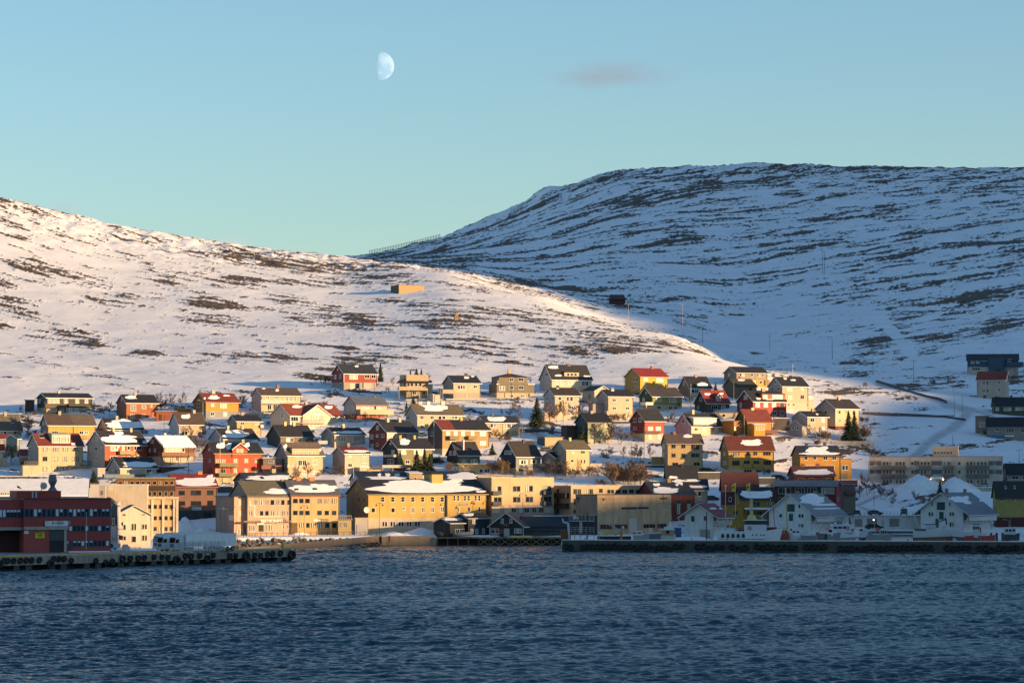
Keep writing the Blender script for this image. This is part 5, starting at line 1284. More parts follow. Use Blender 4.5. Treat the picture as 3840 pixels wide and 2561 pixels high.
# the red building on the quay
RED =(.42,.075,.07)
h =box_building('A',(325,1468),(562,1287),'dark red quay building with long blue window bands and an open loading bay',690,16,RED,'paint','customs_building','building',zg=2.7,rot=20,flatroof=(.12,.03,.03))
BB =(.025,.06,.11)
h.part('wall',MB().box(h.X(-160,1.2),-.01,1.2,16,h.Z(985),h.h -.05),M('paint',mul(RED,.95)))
h.part('wall',MB().box(h.X(-160,1.2),-.01,5,16,-1,h.Z(985) -.01),M('paint',(.05,.012,.012)))  # back of the recess, its shade put into a near-black red
h.part('lintel',MB().box(h.X(-160,1.1),-.02,.9,1.19,h.Z(983),h.Z(940)),M('concrete',(.3,.29,.24)))
h.part('lintel',MB().box(0,h.X(905),-.35,-.01,h.Z(977),h.Z(934)),M('concrete',(.36,.34,.28)))
def band(x0,x1,y0,y1,xs,y=0):
    f =h.part('window_band',MB().box(h.X(x0,y),h.X(x1,y),y -.06,y -.004,h.Z(y1,y),h.Z(y0,y)),M('plain',BB,.4))
    for i,x in enumerate(xs):
        st =RND.choice([0,0,1,4,4])
        a,b_ =h.X(x,y),h.X(x +38,y)
        z0,z1 =h.Z(y1 -8,y),h.Z(y0 +4,y)
        g =obj('window',MB().box(a,b_,y -.08,y -.061,z0,z1),GL[0],h.root)
        if st:obj('blind',MB().box(a +.03,b_ -.03,y -.1,y -.081,z1 -(z1 -z0) *RND.choice([.3,.4,.95,.95]),z1 -.03),M('plain',(.55,.62,.64),.5),g)
band(327,1466,690,802,[345,400,455,510,568,632,690,740,795,850,915,970,1025,1080,1130,1190,1243,1297,1350,1403])
band(912,1466,925,1005,[918,970,1022,1075,1130,1190,1245,1300,1352,1405])
band(962,1455,1132,1215,[975,1030,1080,1130,1190,1245,1300,1352,1405])
band(-150,318,697,812,[-60,-10,38,90,137,180,228,275],y=1.19)
h.part('loading_bay_dark',MB().box(h.X(662),h.X(882),-.02,-.004,.02,h.Z(978)),M('plain',(.012,.014,.014)))  # flat near-black sheet painted for the dark inside the open bay
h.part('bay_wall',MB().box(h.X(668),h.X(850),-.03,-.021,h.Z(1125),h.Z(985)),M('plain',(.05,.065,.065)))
h.part('door_jamb',MB().box(h.X(853),h.X(884),-.14,-.03,.02,h.Z(978)),M('plain',(.35,.36,.33)))
h.part('door',MB().box(h.X(918),h.X(952),-.1,-.004,.1,h.Z(1130)),M('plain',(.02,.05,.12)))
cl =h.part('cladding',MB().box(0,h.X(655),-.1,-.005,.05,h.Z(980)),M('paint',(.48,.10,.09)))
s_ =h.part('sign',MB().box(h.X(598),h.X(895),-.5,-.36,h.Z(928),h.Z(856)),M('plain',(.66,.72,.76),.5))
zc =h.Z(890)
text_on(h.root,'TOLLREGION',(h.X(790),-.52,h.Z(868)),.34,(.15,.18,.22),width=abs(h.X(830) -h.X(755)))
text_on(h.root,'HONNINGSV\u00c5G',(h.X(785),-.52,h.Z(889)),.6,(.14,.17,.22),width=abs(h.X(850) -h.X(722)))
text_on(h.root,'TOLL',(h.X(788),-.52,h.Z(911)),.35,(.15,.18,.22),width=abs(h.X(815) -h.X(760)))
for zz in (865,880,905):text_on(h.root,'customs',(h.X(628),-.52,h.Z(zz)),.2,(.2,.24,.3),width=abs(h.X(645) -h.X(612)))
xm,w2 =h.X(694),abs(h.X(708) -h.X(680)) /2
h.part('emblem',MB().prism([(xm -w2,h.Z(866)),(xm +w2,h.Z(866)),(xm +w2 *.9,h.Z(885)),(xm +w2 *.4,h.Z(903)),(xm,h.Z(912)),(xm -w2 *.4,h.Z(903)),(xm -w2 *.9,h.Z(885))],1,-.56,-.51),M('plain',(.62,.36,.04)))
h.part('emblem',MB().prism([(xm,h.Z(880)),(xm +w2 *.8,h.Z(874)),(xm +w2 *.7,h.Z(892)),(xm,h.Z(908)),(xm -w2 *.2,h.Z(895))],1,-.58,-.561),M('plain',(.35,.03,.02)))
h.part('poster',MB().box(h.X(897),h.X(936),-.3,-.02,h.Z(893),h.Z(853)),M('plain',(.04,.25,.42))); h.part('poster',MB().box(h.X(897),h.X(925),-.31,-.301,h.Z(905),h.Z(880)),M('plain',(.5,.35,.2)))
h.part('sign',MB().box(h.X(477),h.X(593),-.16,-.11,h.Z(1090),h.Z(1015)),M('plain',(.72,.62,.01)))
text_on(h.root,'ISPS TERMINAL',(h.X(535),-.17,h.Z(1028)),.35,(.05,.05,.01),width=abs(h.X(582) -h.X(485)))
for t_,zz in (('Adgang forbudt',1045),('for uvedkommende',1058),('No entrance',1073)):text_on(h.root,t_,(h.X(535),-.17,h.Z(zz)),.3,(.05,.05,.01),width=abs(h.X(572) -h.X(500)))
h.part('sign',MB().box(h.X(329),h.X(387),-.16,-.11,h.Z(1031),h.Z(992)),M('plain',(.6,.62,.64)))
h.part('sign',MB().box(h.X(893),h.X(910),-.1,-.01,h.Z(1170),h.Z(1138)),M('plain',(.6,.5,.45)))
ph =h.part('penthouse',MB().box(h.X(190,4),h.X(773,4),4,12,h.h +.31,h.Z(440,4)),M('paint',mul(RED,1.05)))
for zx in (397,442):h.part('duct',MB().box(h.X(zx -11,4),h.X(zx +11,4),3.7,3.99,h.h +.4,h.Z(448,4)),M('metal',(.5,.52,.54)),ph)
xv,zv =h.X(642,6),h.Z(440,6)
mb =MB().tube((xv,6,zv),(xv,6,zv +.9),1.1,.5,10).tube((xv,6,zv +.9),(xv,6,zv +2.1),.45,1.0,10).tube((xv,6,zv +2.1),(xv,6,zv +3.6),1.0,.75,10)
h.part('vent',mb,M('metal',(.2,.22,.23)),ph)
mb =MB(); mb.ball((h.X(525,6),6,zv +1.1),.8,10,6,(1,.35,1)).tube((h.X(495,6),6,zv),(h.X(495,6),6,zv +1.9),.08)
h.part('satellite_dish',mb,M('plain',(.4,.44,.45)),ph)
h.part('solar_panel',MB().add([(h.X(180,5),4.5,zv +.7),(h.X(245,5),4.5,zv +.3),(h.X(225,5),5.5,zv +.9),(h.X(190,5),5.5,zv +1.2)],[(0,1,2,3)]),M('glass',(.02,.02,.04)),ph)
h.part('snow_bank',MB().box(h.X(905),h.w -.3,-.6,-.02,-.1,.25),M('snow'))

# cream flats, boat house, museum, harbour sheds
h =House('D',(-50,160,1022),(410,414,905),'cream block of flats with dark balconies and a grey shop floor, mid quay',name='apartment_building',cat='building',D=912,a=28)
h.walls((.72,.58,.34),kind='plaster',flat=True,base=785,bcol=(.42,.38,.33),gcol=(.50,.38,.28)).roof((.6,.5,.35),'flat',oe=.1,og=.1)
D_ =(.10,.11,.12)
h.win((190,242,524,600,3),(244,295,524,600,0),(452,503,520,597,1),(505,555,520,597,0),(626,678,518,597,3),(680,730,518,597,0),(883,933,517,590,4),(935,985,517,590,0),(190,242,672,745,0),(244,297,672,745,0),(453,505,668,745,0),(507,558,668,745,1),(628,680,665,743,0),(682,733,665,743,1),(883,936,662,735,0),(938,990,662,735,0),fr=D_,nm=0)
for r_ in ((180,300,590,635),(880,992,585,632),(180,300,737,783),(882,993,732,778)):h.balc(*r_,(.09,.10,.11),dp=.9)
h.door(165,275,812,890,(.74,.66,.5),'garage_door').door(335,425,812,890,(.74,.66,.5),'garage_door').win((430,498,820,890,1),(610,680,818,890,1),(713,778,815,890,1),(808,880,815,890,1),fr=(.5,.5,.48)).door(537,592,812,890,(.6,.62,.62)).door(888,1015,810,890,(.6,.62,.6),'garage_door')
h.part('sign',MB().box(h.X(315),h.X(480),-.14,-.035,h.Z(810),h.Z(793)),M('plain',(.55,.4,.3))); h.part('sign',MB().box(h.X(395),h.X(415),-.16,-.145,h.Z(810),h.Z(793)),M('plain',(.5,.05,.05)))
h =House('C',(1985,1990,2650),(376,380,480),'long white terrace wall topped with snow behind the cream flats','terrace_wall','wall',D=938,a=5)
h.walls((.6,.5,.42),flat=True,kind='concrete').roof((.5,.45,.4),'flat'); h.snow((1990,2650,352,376))
h =House('D',(1020,1252,2265),(520,524,935),'low cream row of flats with black stacked balconies behind the concrete museum',name='apartment_building',cat='building',a=30,D=917)
h.walls((.70,.57,.36),kind='plaster',flat=True,gcol=(.42,.35,.26)).roof((.55,.5,.42),'flat',oe=.2,og=.2)
h.win((1285,1338,560,635,0),(1342,1395,560,635,1),(1450,1505,558,635,4),(1508,1562,558,635,0),(1643,1700,555,615,0),(1760,1808,570,625,0),(1810,1858,570,625,0),(1878,1950,570,625,0),(1970,2042,568,625,0),(2070,2135,568,622,0),(2158,2210,568,620,1),(1285,1327,695,778,1),(1287,1327,850,895,0),fr=(.25,.22,.15))
for zz in (618,760):h.part('balcony',MB().box(-1.3,-.04,h.Y(1228),h.Y(1052),h.Z(zz +70),h.Z(zz)),M('paint',(.02,.03,.035)))
for zz in (560,700,840):h.part('door',MB().box(-.08,-.03,h.Y(1095),h.Y(1062),h.Z(zz +55),h.Z(zz)),M('plain',(.02,.02,.02)))

NAVY =(.022,.045,.065)
h =House('D',(130,600,655),(890,1070,1222),'navy blue boathouse with white trim, its gable and white door facing the timber pier',name='boathouse',cat='boathouse',D=889,a=66,zg=2.3)
h.walls(NAVY).roof((.02,.02,.022),trim=(.72,.68,.62))
h.gwin((287,326,968,1035,4),(408,448,968,1032,4),(152,207,1105,1172,0),(209,264,1105,1172,0),(475,523,1103,1168,4),(525,573,1103,1168,4),fr=(.72,.74,.74)).door(330,408,1103,1215,(.62,.66,.68),gable=True)
h.part('corner_board',MB().box(-.08,-.031,h.Y(600),h.Y(593),0,h.h -.2),M('plain',(.7,.7,.68))); h.part('corner_board',MB().box(-.08,-.031,h.Y(140),h.Y(132),0,h.h -.2),M('plain',(.7,.7,.68)))
h.part('balcony',MB().box(-.7,-.04,h.Y(408),h.Y(330),h.Z(1075),h.Z(1040)),M('wood',(.16,.08,.06)))
mb =MB().torus((-.12,h.Y(296),h.Z(1152)),.42,.12,0); h.part('lifebuoy',mb,M('plain',(.5,.12,.12)))
h =House('D',(590,612,1625),(940,1062,1165),'long low navy hall with a row of windows and snowy ridge, right of the boathouse',name='boathouse',cat='boathouse',D=893,a=10,zg=2.3)
h.d =9; h.k =h.r /4.5
h.walls(NAVY).roof((.025,.03,.035),trim=(.03,.04,.05)).snow((640,1330,905,945))
h.win(*[(x,x +38,1062,1122,1) for x in range(640,1560,44)],fr=(.14,.15,.14),nm=0,b=.05)
h.balc(620,1110,1162,1195,(.25,.2,.15),dp=1.6,rail=True)
h =House('C',(1560,1790,2040),(962,1028,1212),'dark blue shed with a pitched snowy roof left of the boathouse',name='boathouse',cat='boathouse',D=888,a=48,zg=2.3)
mb =MB().prism([(0,-3),(h.d,-3),(h.d,h.h),(0,h.H)],0,0,h.w);
h.walls(NAVY,flat=False).roof((.03,.03,.035),trim=(.66,.66,.64)).snow((1640,2030,968,1000)); h.win((1858,1918,1110,1175,1),(1922,1980,1110,1172,1),fr=(.6,.63,.63))
h =House('C',(1850,2040,2330),(895,960,1212),'taller dark blue shed with a black lean-to roof touching the boathouse',name='boathouse',cat='boathouse',D=892,a=35,zg=2.3)
h.walls(NAVY).roof((.018,.018,.02),trim=(.5,.5,.48)).snow((1960,2120,905,940)); h.win((2098,2145,972,1042,4),(2072,2110,1110,1172,4),(2137,2175,1110,1175,4),(2232,2268,1105,1172,4),fr=(.66,.68,.68))

h =House('E',(225,515,1568),(640,643,1175),'large blank concrete museum with a round wall emblem and a narrow dark slot',name='museum',cat='building',D=893,a=35)
h.walls((.44,.30,.17),kind='concrete',flat=True,gcol=(.26,.19,.14)).roof((.02,.02,.022),'flat',oe=.15,og=.15)  # left side wall coloured darker to carry its shade
h.part('plinth',MB().box(-.15,-.03,0,h.d,-2,h.Z(930)),M('paint',(.03,.045,.055)))
h.part('vent_band',MB().box(h.X(855),h.X(1072),-.1,-.01,h.Z(843),h.Z(816)),M('plain',(.015,.015,.015))); h.part('vent_band',MB().box(h.X(1086),h.X(1240),-.1,-.01,h.Z(840),h.Z(814)),M('plain',(.015,.015,.015))); h.part('vent_band',MB().box(h.X(1400),h.X(1505),-.1,-.01,h.Z(708),h.Z(685)),M('plain',(.05,.035,.02)))
h.win((553,640,1045,1115,0),(642,725,1045,1115,0),(760,850,1045,1110,0),(852,940,1045,1110,0),(1165,1250,1040,1100,0),(1252,1335,1040,1100,0),(1365,1500,1040,1100,0),fr=(.35,.12,.06)).door(960,1075,968,1170,(.62,.62,.58),'door')
em =MB().torus((h.X(597),-.06,h.Z(712)),.95,.09,1,24,5); h.part('emblem',em,M('plain',(.7,.55,.32)))
h.part('emblem',MB().prism([(h.X(570),h.Z(690)),(h.X(624),h.Z(690)),(h.X(618),h.Z(705)),(h.X(600),h.Z(715)),(h.X(600),h.Z(738)),(h.X(592),h.Z(738)),(h.X(592),h.Z(715)),(h.X(575),h.Z(705))],1,-.07,-.01),M('plain',(.04,.03,.02)))
ym =h.Y(260); zc =h.Z(712,ym)
h.part('emblem',MB().prism([(ym -1,zc +.8),(ym +1,zc +.8),(ym +.8,zc +.3),(ym +.2,zc),(ym +.2,zc -.9),(ym -.2,zc -.9),(ym -.2,zc),(ym -.8,zc +.3)],0,-.07,-.031),M('plain',(.03,.03,.03)))
for zx in (742,943,1150,1348):h.part('panel_joint',MB().box(h.X(zx) -.04,h.X(zx) +.04,-.012,-.001,0,h.h),M('plain',(.14,.10,.07)))
h.part('panel_joint',MB().box(0,h.w,-.014,-.0125,h.Z(768),h.Z(765)),M('plain',(.14,.10,.07)))
for zx in (555,1430):h.part('wall_lamp',MB().box(h.X(zx),h.X(zx +75),-.2,-.015,h.Z(862),h.Z(853)),M('plain',(.6,.5,.32)))
h =House('E',(1085,1290,1872),(467,635,960),'dark red house with a blue-black roof and tall green windows behind the museum',D=919,a=24)
h.walls((.20,.032,.025)).roof((.02,.028,.045),trim=None).snow((1265,1640,545,628),(1290,1390,492,528),(1605,1650,500,525)).chim((1518,420,(.22,.17,.08),1.2))
h.win((1610,1672,708,760,1),(1755,1815,705,760,1),fr=(.1,.1,.1)); h.win((1610,1672,765,910,3),(1755,1815,765,850,3),fr=(.12,.2,.12))
h =House('E',(1500,1520,2035),(430,555,775),'grey-cream house with a snow-scattered dark roof right of the dark red house',D=926)
h.walls((.48,.46,.38)).roof((.03,.025,.022),trim=(.5,.46,.38)).snow((1600,1960,438,470),(1780,2030,520,556),(1520,1700,440,550)).win((1900,1950,595,660,0),(1895,1960,720,755,1)).chim((1735,425,(.3,.25,.15)))
h =House('E',(1455,1475,1890),(242,425,480),'plain steep black roof of a dark house below the beige three-storey block')
h.walls((.2,.05,.04)).roof((.018,.02,.024),trim=(.03,.03,.03)).snow((1495,1620,392,425))
h.chim((1683,215,(.03,.04,.04),.6))
h =House('F',(390,410,895),(335,545,745),'dark red house with a tall plain brown-red roof and flags before it',D=925)
h.walls((.14,.025,.03)).roof((.10,.028,.022),trim=(.18,.16,.16)).win((490,525,675,735,0))
h =House('F',(605,650,1125),(540,695,980),'mustard yellow harbour house with a black roof, snow sheet and canopy',D=905)
h.walls((.42,.27,.035)).roof((.015,.017,.02),trim=(.06,.06,.06)).snow((650,1122,590,697))
h.win((820,868,740,805,1),(871,918,740,805,1),(1003,1090,740,790,4),(870,945,870,915,0),(755,830,870,915,0),fr=(.2,.15,.08)).balc(690,1090,918,965,(.42,.27,.035),dp=1.2)
h.part('canopy',MB().box(h.X(688),h.X(1085),-1.9,-.03,h.Z(845),h.Z(818)),M('snow'))
h.box('extension',425,682,790,980,-2.5,3,(.42,.27,.035),roof=(.2,.14,.05)); h.win((545,605,860,910,1),y=-2.5,fr=(.1,.08,.05))
h =House('F',(1345,1400,1950),(255,372,460),'dark red house whose lower roof edge holds a long snow slab, beside the yellow-orange house',D=935)
h.walls((.17,.03,.03)).roof((.12,.035,.028),trim=(.1,.03,.03)).snow((1395,1945,300,373)).chim((1525,212,(.2,.1,.08),1),(1735,210,(.2,.1,.08),1))
h.win((1447,1525,415,455,0),(1592,1670,415,455,0),(1785,1843,407,455,0),(1846,1905,407,455,0),fr=(.4,.36,.32))
h =House('F',(2060,1965,1130),(450,515,760),'red terraced house with a curved grey metal roof and rows of white-framed windows',D=915,a=18)
h.walls((.18,.03,.028),gcol=(.34,.05,.05)).roof((.20,.19,.19),trim=(.22,.22,.22))
for a,b_,st in ((1195,1360,1),(1420,1545,4),(1583,1705,4),(1770,1940,4)):
    h.win((a,b_,540,627,st),fr=(.5,.48,.42))
h.win((1195,1262,680,740,0),(1800,1860,670,720,1),fr=(.5,.48,.42)).door(2010,1995,670,735,(.5,.48,.45),gable=True)
h.part('wall_panel',MB().box(h.X(1560),h.X(1410),-.03,-.001,h.Z(655),h.Z(520)),M('paint',(.035,.045,.06))); h.part('wall_panel',MB().box(h.X(1755),h.X(1570),-.03,-.001,h.Z(655),h.Z(520)),M('paint',(.035,.045,.06)))
h =House('F',(2045,2060,2235),(500,505,760),'small flat grey garage house with a red-brown ledge right of the red terraced house','garage','garage',D=925)
h.walls((.2,.19,.17),flat=True).roof((.4,.4,.4),'flat'); h.part('ledge',MB().box(h.X(2090),h.w,-.8,-.02,h.Z(640),h.Z(590)),M('plain',(.16,.06,.05)))

def gallery_warehouse(tile,gx,zy,label,rcol,D,a,gal,wins,doors,snowp,chims,over,gfl,rail='solid',zg=2.6):
    """white wharf house: broad gable to the water, wide eaves held by slanting struts, gallery along the right side"""
    h =House(tile,gx,zy,label,'warehouse','building',D=D,a=a,zg=zg)
    h.walls((.82,.94,1.0)).roof(rcol,trim=(.55,.55,.53),oe=over,og=.9)
    h.gwin(*wins,fr=(.5,.52,.5))
    for dd in doors:h.door(*dd[:4],dd[4] if len(dd) > 4 else (.015,.09,.10),'loading_door',gable=True)
    h.snow(*snowp); h.chim(*chims)
    z0,z1 =h.Z(gfl[1],0,2),h.Z(gfl[0],0,2)
    dp =over -.35
    mb =MB()
    if rail == 'solid':mb.box(.1,h.w,-dp,-dp +.1,z0,z1)
    else:
        for q in np.linspace(0,1,5):mb.box(.1,h.w,-dp,-dp +.08,z0 +(z1 -z0) *q -.05,z0 +(z1 -z0) *q +.05)
    mb.box(.1,h.w,-dp,-.05,z0 -.2,z0 -.02)
    h.part('gallery',mb,M('paint',(.8,.88,.9)))
    ze =h.h -h.oe *h.k
    n =max(3,int(h.w /2.6))
    for i in range(n +1):
        x =.1+(h.w -.2) *i /n
        h.part('strut',MB().tube((x,-h.oe +.15,ze +.05),(x,-.1,z0 -2.6),.1,n=4),M('plain',(.55,.55,.52)))
    for y in (h.d +h.oe -.2,-h.oe +.2):
        yb =h.d +.1 if y > 0 else -.1
        h.part('strut',MB().tube((-.5,y,ze +.05),(-.4,yb,.4),.11,n=4),M('plain',(.58,.58,.56)))
    for i in range(n):
        x =.9+(h.w -1.2) *i /n
        window(h.root,(x +.5,-.002,z1 +.1),0,1.1,1.3,(.4,.38,.34),0)
    return h
h =gallery_warehouse('E',(1730,2108,2330),(765,905,1235),'white wharf house with a bright red roof and slatted gallery',(.34,.045,.05),868,62,0,
    [(1812,1865,930,1015,0),(1983,2030,930,1000,1)],[(1932,2068,1120,1238,(.42,.45,.44))],[(2070,2180,828,848),(2220,2330,830,850)],[],1.9,(1000,1045),'slat')
h =gallery_warehouse('F',(1075,1622,2120),(630,872,1240),'big white wharf house with a snowy grey roof and green loading doors, left of two',(.22,.23,.24),890,56,0,
    [(1458,1485,770,825,0),(1460,1492,902,958,0),(1495,1527,902,958,0),(1207,1250,902,955,0),(1460,1492,1040,1090,4),(1495,1527,1040,1090,1)],[(1315,1410,770,873),(1338,1388,900,1000)],
    [(1480,1880,640,770),(1640,2120,770,800),(1650,2100,830,848)],[(1468,588,(.3,.16,.12)),(1762,588,(.3,.16,.12))],2.2,(940,1005))
h =gallery_warehouse('G',(975,1512,2005),(615,848,1130),'big white wharf house on dark pilings with green loading doors, right of two',(.16,.19,.22),888,56,0,
    [(1112,1135,740,800,0),(1335,1358,742,798,0),(1075,1107,878,935,0),(1110,1140,878,935,0),(1340,1370,878,935,0),(1373,1403,878,935,0),(1340,1370,1018,1082,0),(1373,1405,1018,1082,4)],[(1185,1285,742,850),(1213,1267,875,980)],
    [(1350,1700,665,750),(1850,1960,722,745),(1560,1700,745,775)],[(1330,555,(.3,.14,.1)),(1650,562,(.3,.14,.1))],2.2,(925,992),zg=3.9)

h =House('G',(2140,2060,255),(120,123,530),'long grey-beige three-storey hospital block with balconies and a square stair tower',name='apartment_building',cat='building',a=9,dep=14,D=962)
h.walls((.66,.66,.60),kind='plaster',flat=True,gcol=(.6,.58,.5)).roof((.20,.19,.17),'flat',oe=.1,og=.1)
for r_,(a,b_) in enumerate(((185,236),(303,355),(437,485))):
    st =[0,0,1]
    for x in ((440,472),(484,516),(530,562),(615,648),(662,695),(710,742),(952,982),(998,1030),(1047,1078),(1272,1302),(1320,1350),(1366,1388),(1572,1602),(1618,1652),(1668,1690),(1715,1745),(1765,1795),(1812,1842)):
        if r_ == 2 and 900 < x[0] < 1250:continue
        h.win((x[1],x[0],a,b_,RND.choice([0,0,0,1,4])),fr=(.45,.43,.38),nm=0,b=.06)
    if r_ < 2:
        for x in ((318,355),(820,860),(1457,1495),(1932,1966)):h.win((x[1],x[0],a,b_,0),fr=(.5,.48,.44),nm=0)
        for x in ((415,575),(585,755),(920,1095),(1250,1395),(1560,1690),(1700,1868)):h.balc(x[1],x[0],b_ +3,b_ +50,(.20,.205,.215),dp=1.1)
for x in ((262,420),(860,935),(1095,1245),(1870,2050)):
    for yy in (176,296):h.part('wall_panel',MB().box(h.X(x[1]),h.X(x[0]),-.03,-.001,h.Z(yy +62),h.Z(yy)),M('paint',(.17,.18,.19)))
tw =h.part('stair_tower',MB().box(h.X(1475,2),h.X(1128,2),.6,10,h.H +.17,h.Z(-24,2)),M('plaster',(.52,.50,.45)))
h.win(*[(x +28,x,42,84,0) for x in (1145,1188,1235,1272,1315,1360)],y=.6,fr=(.5,.48,.42),nm=0)
h.part('canopy',MB().box(h.X(1250,-2),h.X(1075,-2),-3,-.05,h.Z(425,-2),h.Z(395,-2)),M('snow'))
for zx in (1072,1243):h.part('lamp',MB().ball((h.X(zx,-2),-3.1,h.Z(431,-2)),.16),M('lit',(1,.62,.3),1.0))
h =House('G',(2095,2120,2420),(215,358,480),'white house with a plain black roof above the yellow house at the right edge')
h.walls((.5,.5,.48)).roof((.016,.018,.02),trim=(.3,.3,.3)).win((2185,2278,378,430,0),(2335,2400,378,430,0))
h =House('G',(1950,1968,2480),(460,642,1075),'lemon yellow house with a black roof and dark red ground floor at the right edge',D=908)
h.walls((.44,.40,.12),base=952,bcol=(.10,.015,.015),bkind='paint').roof((.018,.02,.022),trim=(.06,.06,.05)).win((2030,2060,672,727,0),(2062,2090,672,727,0),(2200,2230,672,727,1),(2232,2262,672,727,3),fr=(.5,.46,.36)); skylight(h,2095,2125,530,570); skylight(h,2222,2252,530,570)
h.door(2180,2280,965,1065,(.04,.03,.03))
h =House('F',(2075,2080,2440),(935,940,1080),'left half of a low white garage row carrying a snowy parking deck','garage','garage',D=897,zg=4)
h.root['label'] ='short white garage with a parking deck, right beside the left big wharf house'
h.walls((.7,.76,.8),flat=True,kind='plaster').roof((.4,.42,.42),'flat',oe=.5).door(2235,2330,965,1080,(.26,.27,.25),'garage_door')
h =House('G',(-10,-5,978),(935,942,1085),'low white garage row with grey doors carrying a snowy parking deck with cars','garage','garage',D=897,zg=4)
h.walls((.72,.78,.82),flat=True,kind='plaster').roof((.4,.42,.42),'flat',oe=.5)
h.door(190,330,968,1078,(.26,.27,.24),'garage_door').door(502,638,968,1078,(.24,.26,.24),'garage_door').door(20,125,975,1078,(.26,.27,.25),'garage_door').door(388,430,990,1070,(.5,.52,.54))
mb =MB()
for q in np.linspace(0,h.w,20):mb.box(q -.04,q +.04,-.4,-.33,h.H +.17,h.H +1.3)
for q in (.5,.9,1.3):mb.box(0,h.w,-.4,-.35,h.H +q -.02,h.H +q +.02)
h.part('railing',mb,M('metal',(.2,.22,.24)))
PARK =h


# ---------------------------------------------------------------- quays
CONC =M('concrete',(.30,.28,.22))
def px2w(px,D,z=0):
    p =at(px,1775,D); return Vector((p.x,D,z))
qa,qb =px2w(-330,634),px2w(1112,726)
qd =(qb -qa).normalized(); qn =Vector((-qd.y,qd.x,0)); QL =(qb -qa).length; QA =math.atan2(qd.y,qd.x)
# local frame of the left quay: x along its face, y into the land, z up
root =thing('quay',qa,QA,'long concrete quay hung with tyres, running out as a pier at the left','quay')
Lm =(px2w(905,700) -qa).dot(qd)
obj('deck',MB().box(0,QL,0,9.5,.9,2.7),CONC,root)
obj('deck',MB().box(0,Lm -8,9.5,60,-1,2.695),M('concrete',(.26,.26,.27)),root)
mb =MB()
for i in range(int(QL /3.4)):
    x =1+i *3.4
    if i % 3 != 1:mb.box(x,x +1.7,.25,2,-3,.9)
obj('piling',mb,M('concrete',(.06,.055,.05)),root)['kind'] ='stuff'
obj('underdeck_dark',MB().box(.3,QL -.3,2.2,9.2,-3,.9),M('plain',(.01,.01,.01)),root)  # black block standing for the shade under the quay deck
obj('kerb',MB().box(0,QL,.05,.45,2.7,2.95),M('plain',(.62,.36,.05),.6),root)
obj('snow_strip',MB().box(30,62,2.5,4.2,2.7,2.86),M('snow'),root); obj('snow_strip',MB().box(95,QL -4,3,5,2.7,2.84),M('snow'),root)
def qx(zx,tile='A'):            # photo column on the quay face -> distance along it
    px =TILE[tile][0] +zx /K
    t =(px -1920) /FPX
    return (t *qa.y -qa.x) /(qd.x -t *qd.y)
TYM ={}
def tyre(par_loc,rz,R,label,grp,snow=False,dy=-.25):
    k =round(R,1)
    if k not in TYM:
        me =MB().torus((0,0,0),k *.68,k *.32,1,16,7).mesh('tyre'); me.materials.append(M('plain',(.016,.016,.017),.75))
        me.polygons.foreach_set('use_smooth',[True] *len(me.polygons)); TYM[k] =me
        sm =MB().ball((0,0,k *.98),k *.45,8,5,(1,.7,.35)).mesh('snow_cap'); sm.materials.append(M('snow')); TYM[-k] =sm
    o =bpy.data.objects.new('tyre',TYM[k]); COL.objects.link(o); o.location =par_loc; o.rotation_euler =(0,0,rz)
    tag(o,label,'tyre',grp)
    if snow:
        c =bpy.data.objects.new('snow_cap',TYM[-k]); COL.objects.link(c); c.parent =o
    return o
def qpt(x,y,z):return qa +qd *x +qn *y +Vector((0,0,z))
GT ='tyre fenders along the left quay'
for zx,zy,R,sn,tl in [(0,1450,.9,0,'A'),(60,1400,.72,0,'A'),(110,1402,.7,0,'A'),(190,1400,.7,0,'A'),(285,1398,.7,0,'A'),(365,1396,.7,0,'A'),(440,1394,.7,0,'A'),(545,1390,.72,0,'A'),(693,1455,1.05,0,'A'),(740,1375,.68,0,'A'),(815,1376,.68,0,'A'),(885,1378,.68,0,'A'),(985,1400,.68,0,'A'),
                       (1322,1402,.72,0,'A'),(1458,1425,.66,0,'A'),(1550,1418,.78,0,'A'),(1690,1375,.88,1,'A'),(1795,1370,.76,1,'A'),(1908,1368,.78,1,'A'),(1990,1358,.74,1,'A'),(2120,1350,.72,1,'A'),(2230,1350,.72,1,'A'),(2312,1355,.74,1,'A'),
                       (112,1355,.72,1,'B'),(225,1400,1.2,0,'B'),(350,1335,.8,1,'B'),(428,1340,.76,1,'B'),(545,1330,.74,1,'B'),(650,1370,.92,1,'B'),(732,1325,.74,1,'B'),(960,1335,.76,1,'B'),(1040,1330,.72,1,'B'),(1180,1340,1.2,0,'B'),(1300,1322,.72,1,'B'),(1382,1325,.72,1,'B'),(1478,1308,.74,0,'B'),(1548,1302,.8,0,'B'),(1655,1295,.76,1,'B'),(1808,1322,1.2,1,'B')]:
    x =qx(zx,tl); p =qpt(x,-.3,0); z =zat(TILE[tl][1] +zy /K,p.y)
    big =R > 1
    tyre(Vector((p.x,p.y,z)) -qn *(.12 if big else 0),QA,R,'big black lorry-sized tyre hanging low on the left quay face' if big else ('black tyre with a cap of snow hanging on the left quay face' if sn else 'plain black tyre hanging on the shaded left quay face'),'big tyres on the left quay' if big else (GT if sn else 'bare tyre fenders on the left quay'),bool(sn))
p =qpt(QL +.3,2,1.5); tyre(p,QA +pi /2,.8,'black tyre on the very end of the left pier, seen edge on',None)
def bollard(p,label,grp,col=(.6,.38,.04),hh=.55):
    o =obj('bollard',MB().tube((0,0,0),(0,0,hh *.7),.16,.14,8).tube((0,0,hh *.7),(0,0,hh),.26,.24,8),M('plain',col,.6)); o.location =p; tag(o,label,'bollard',grp)
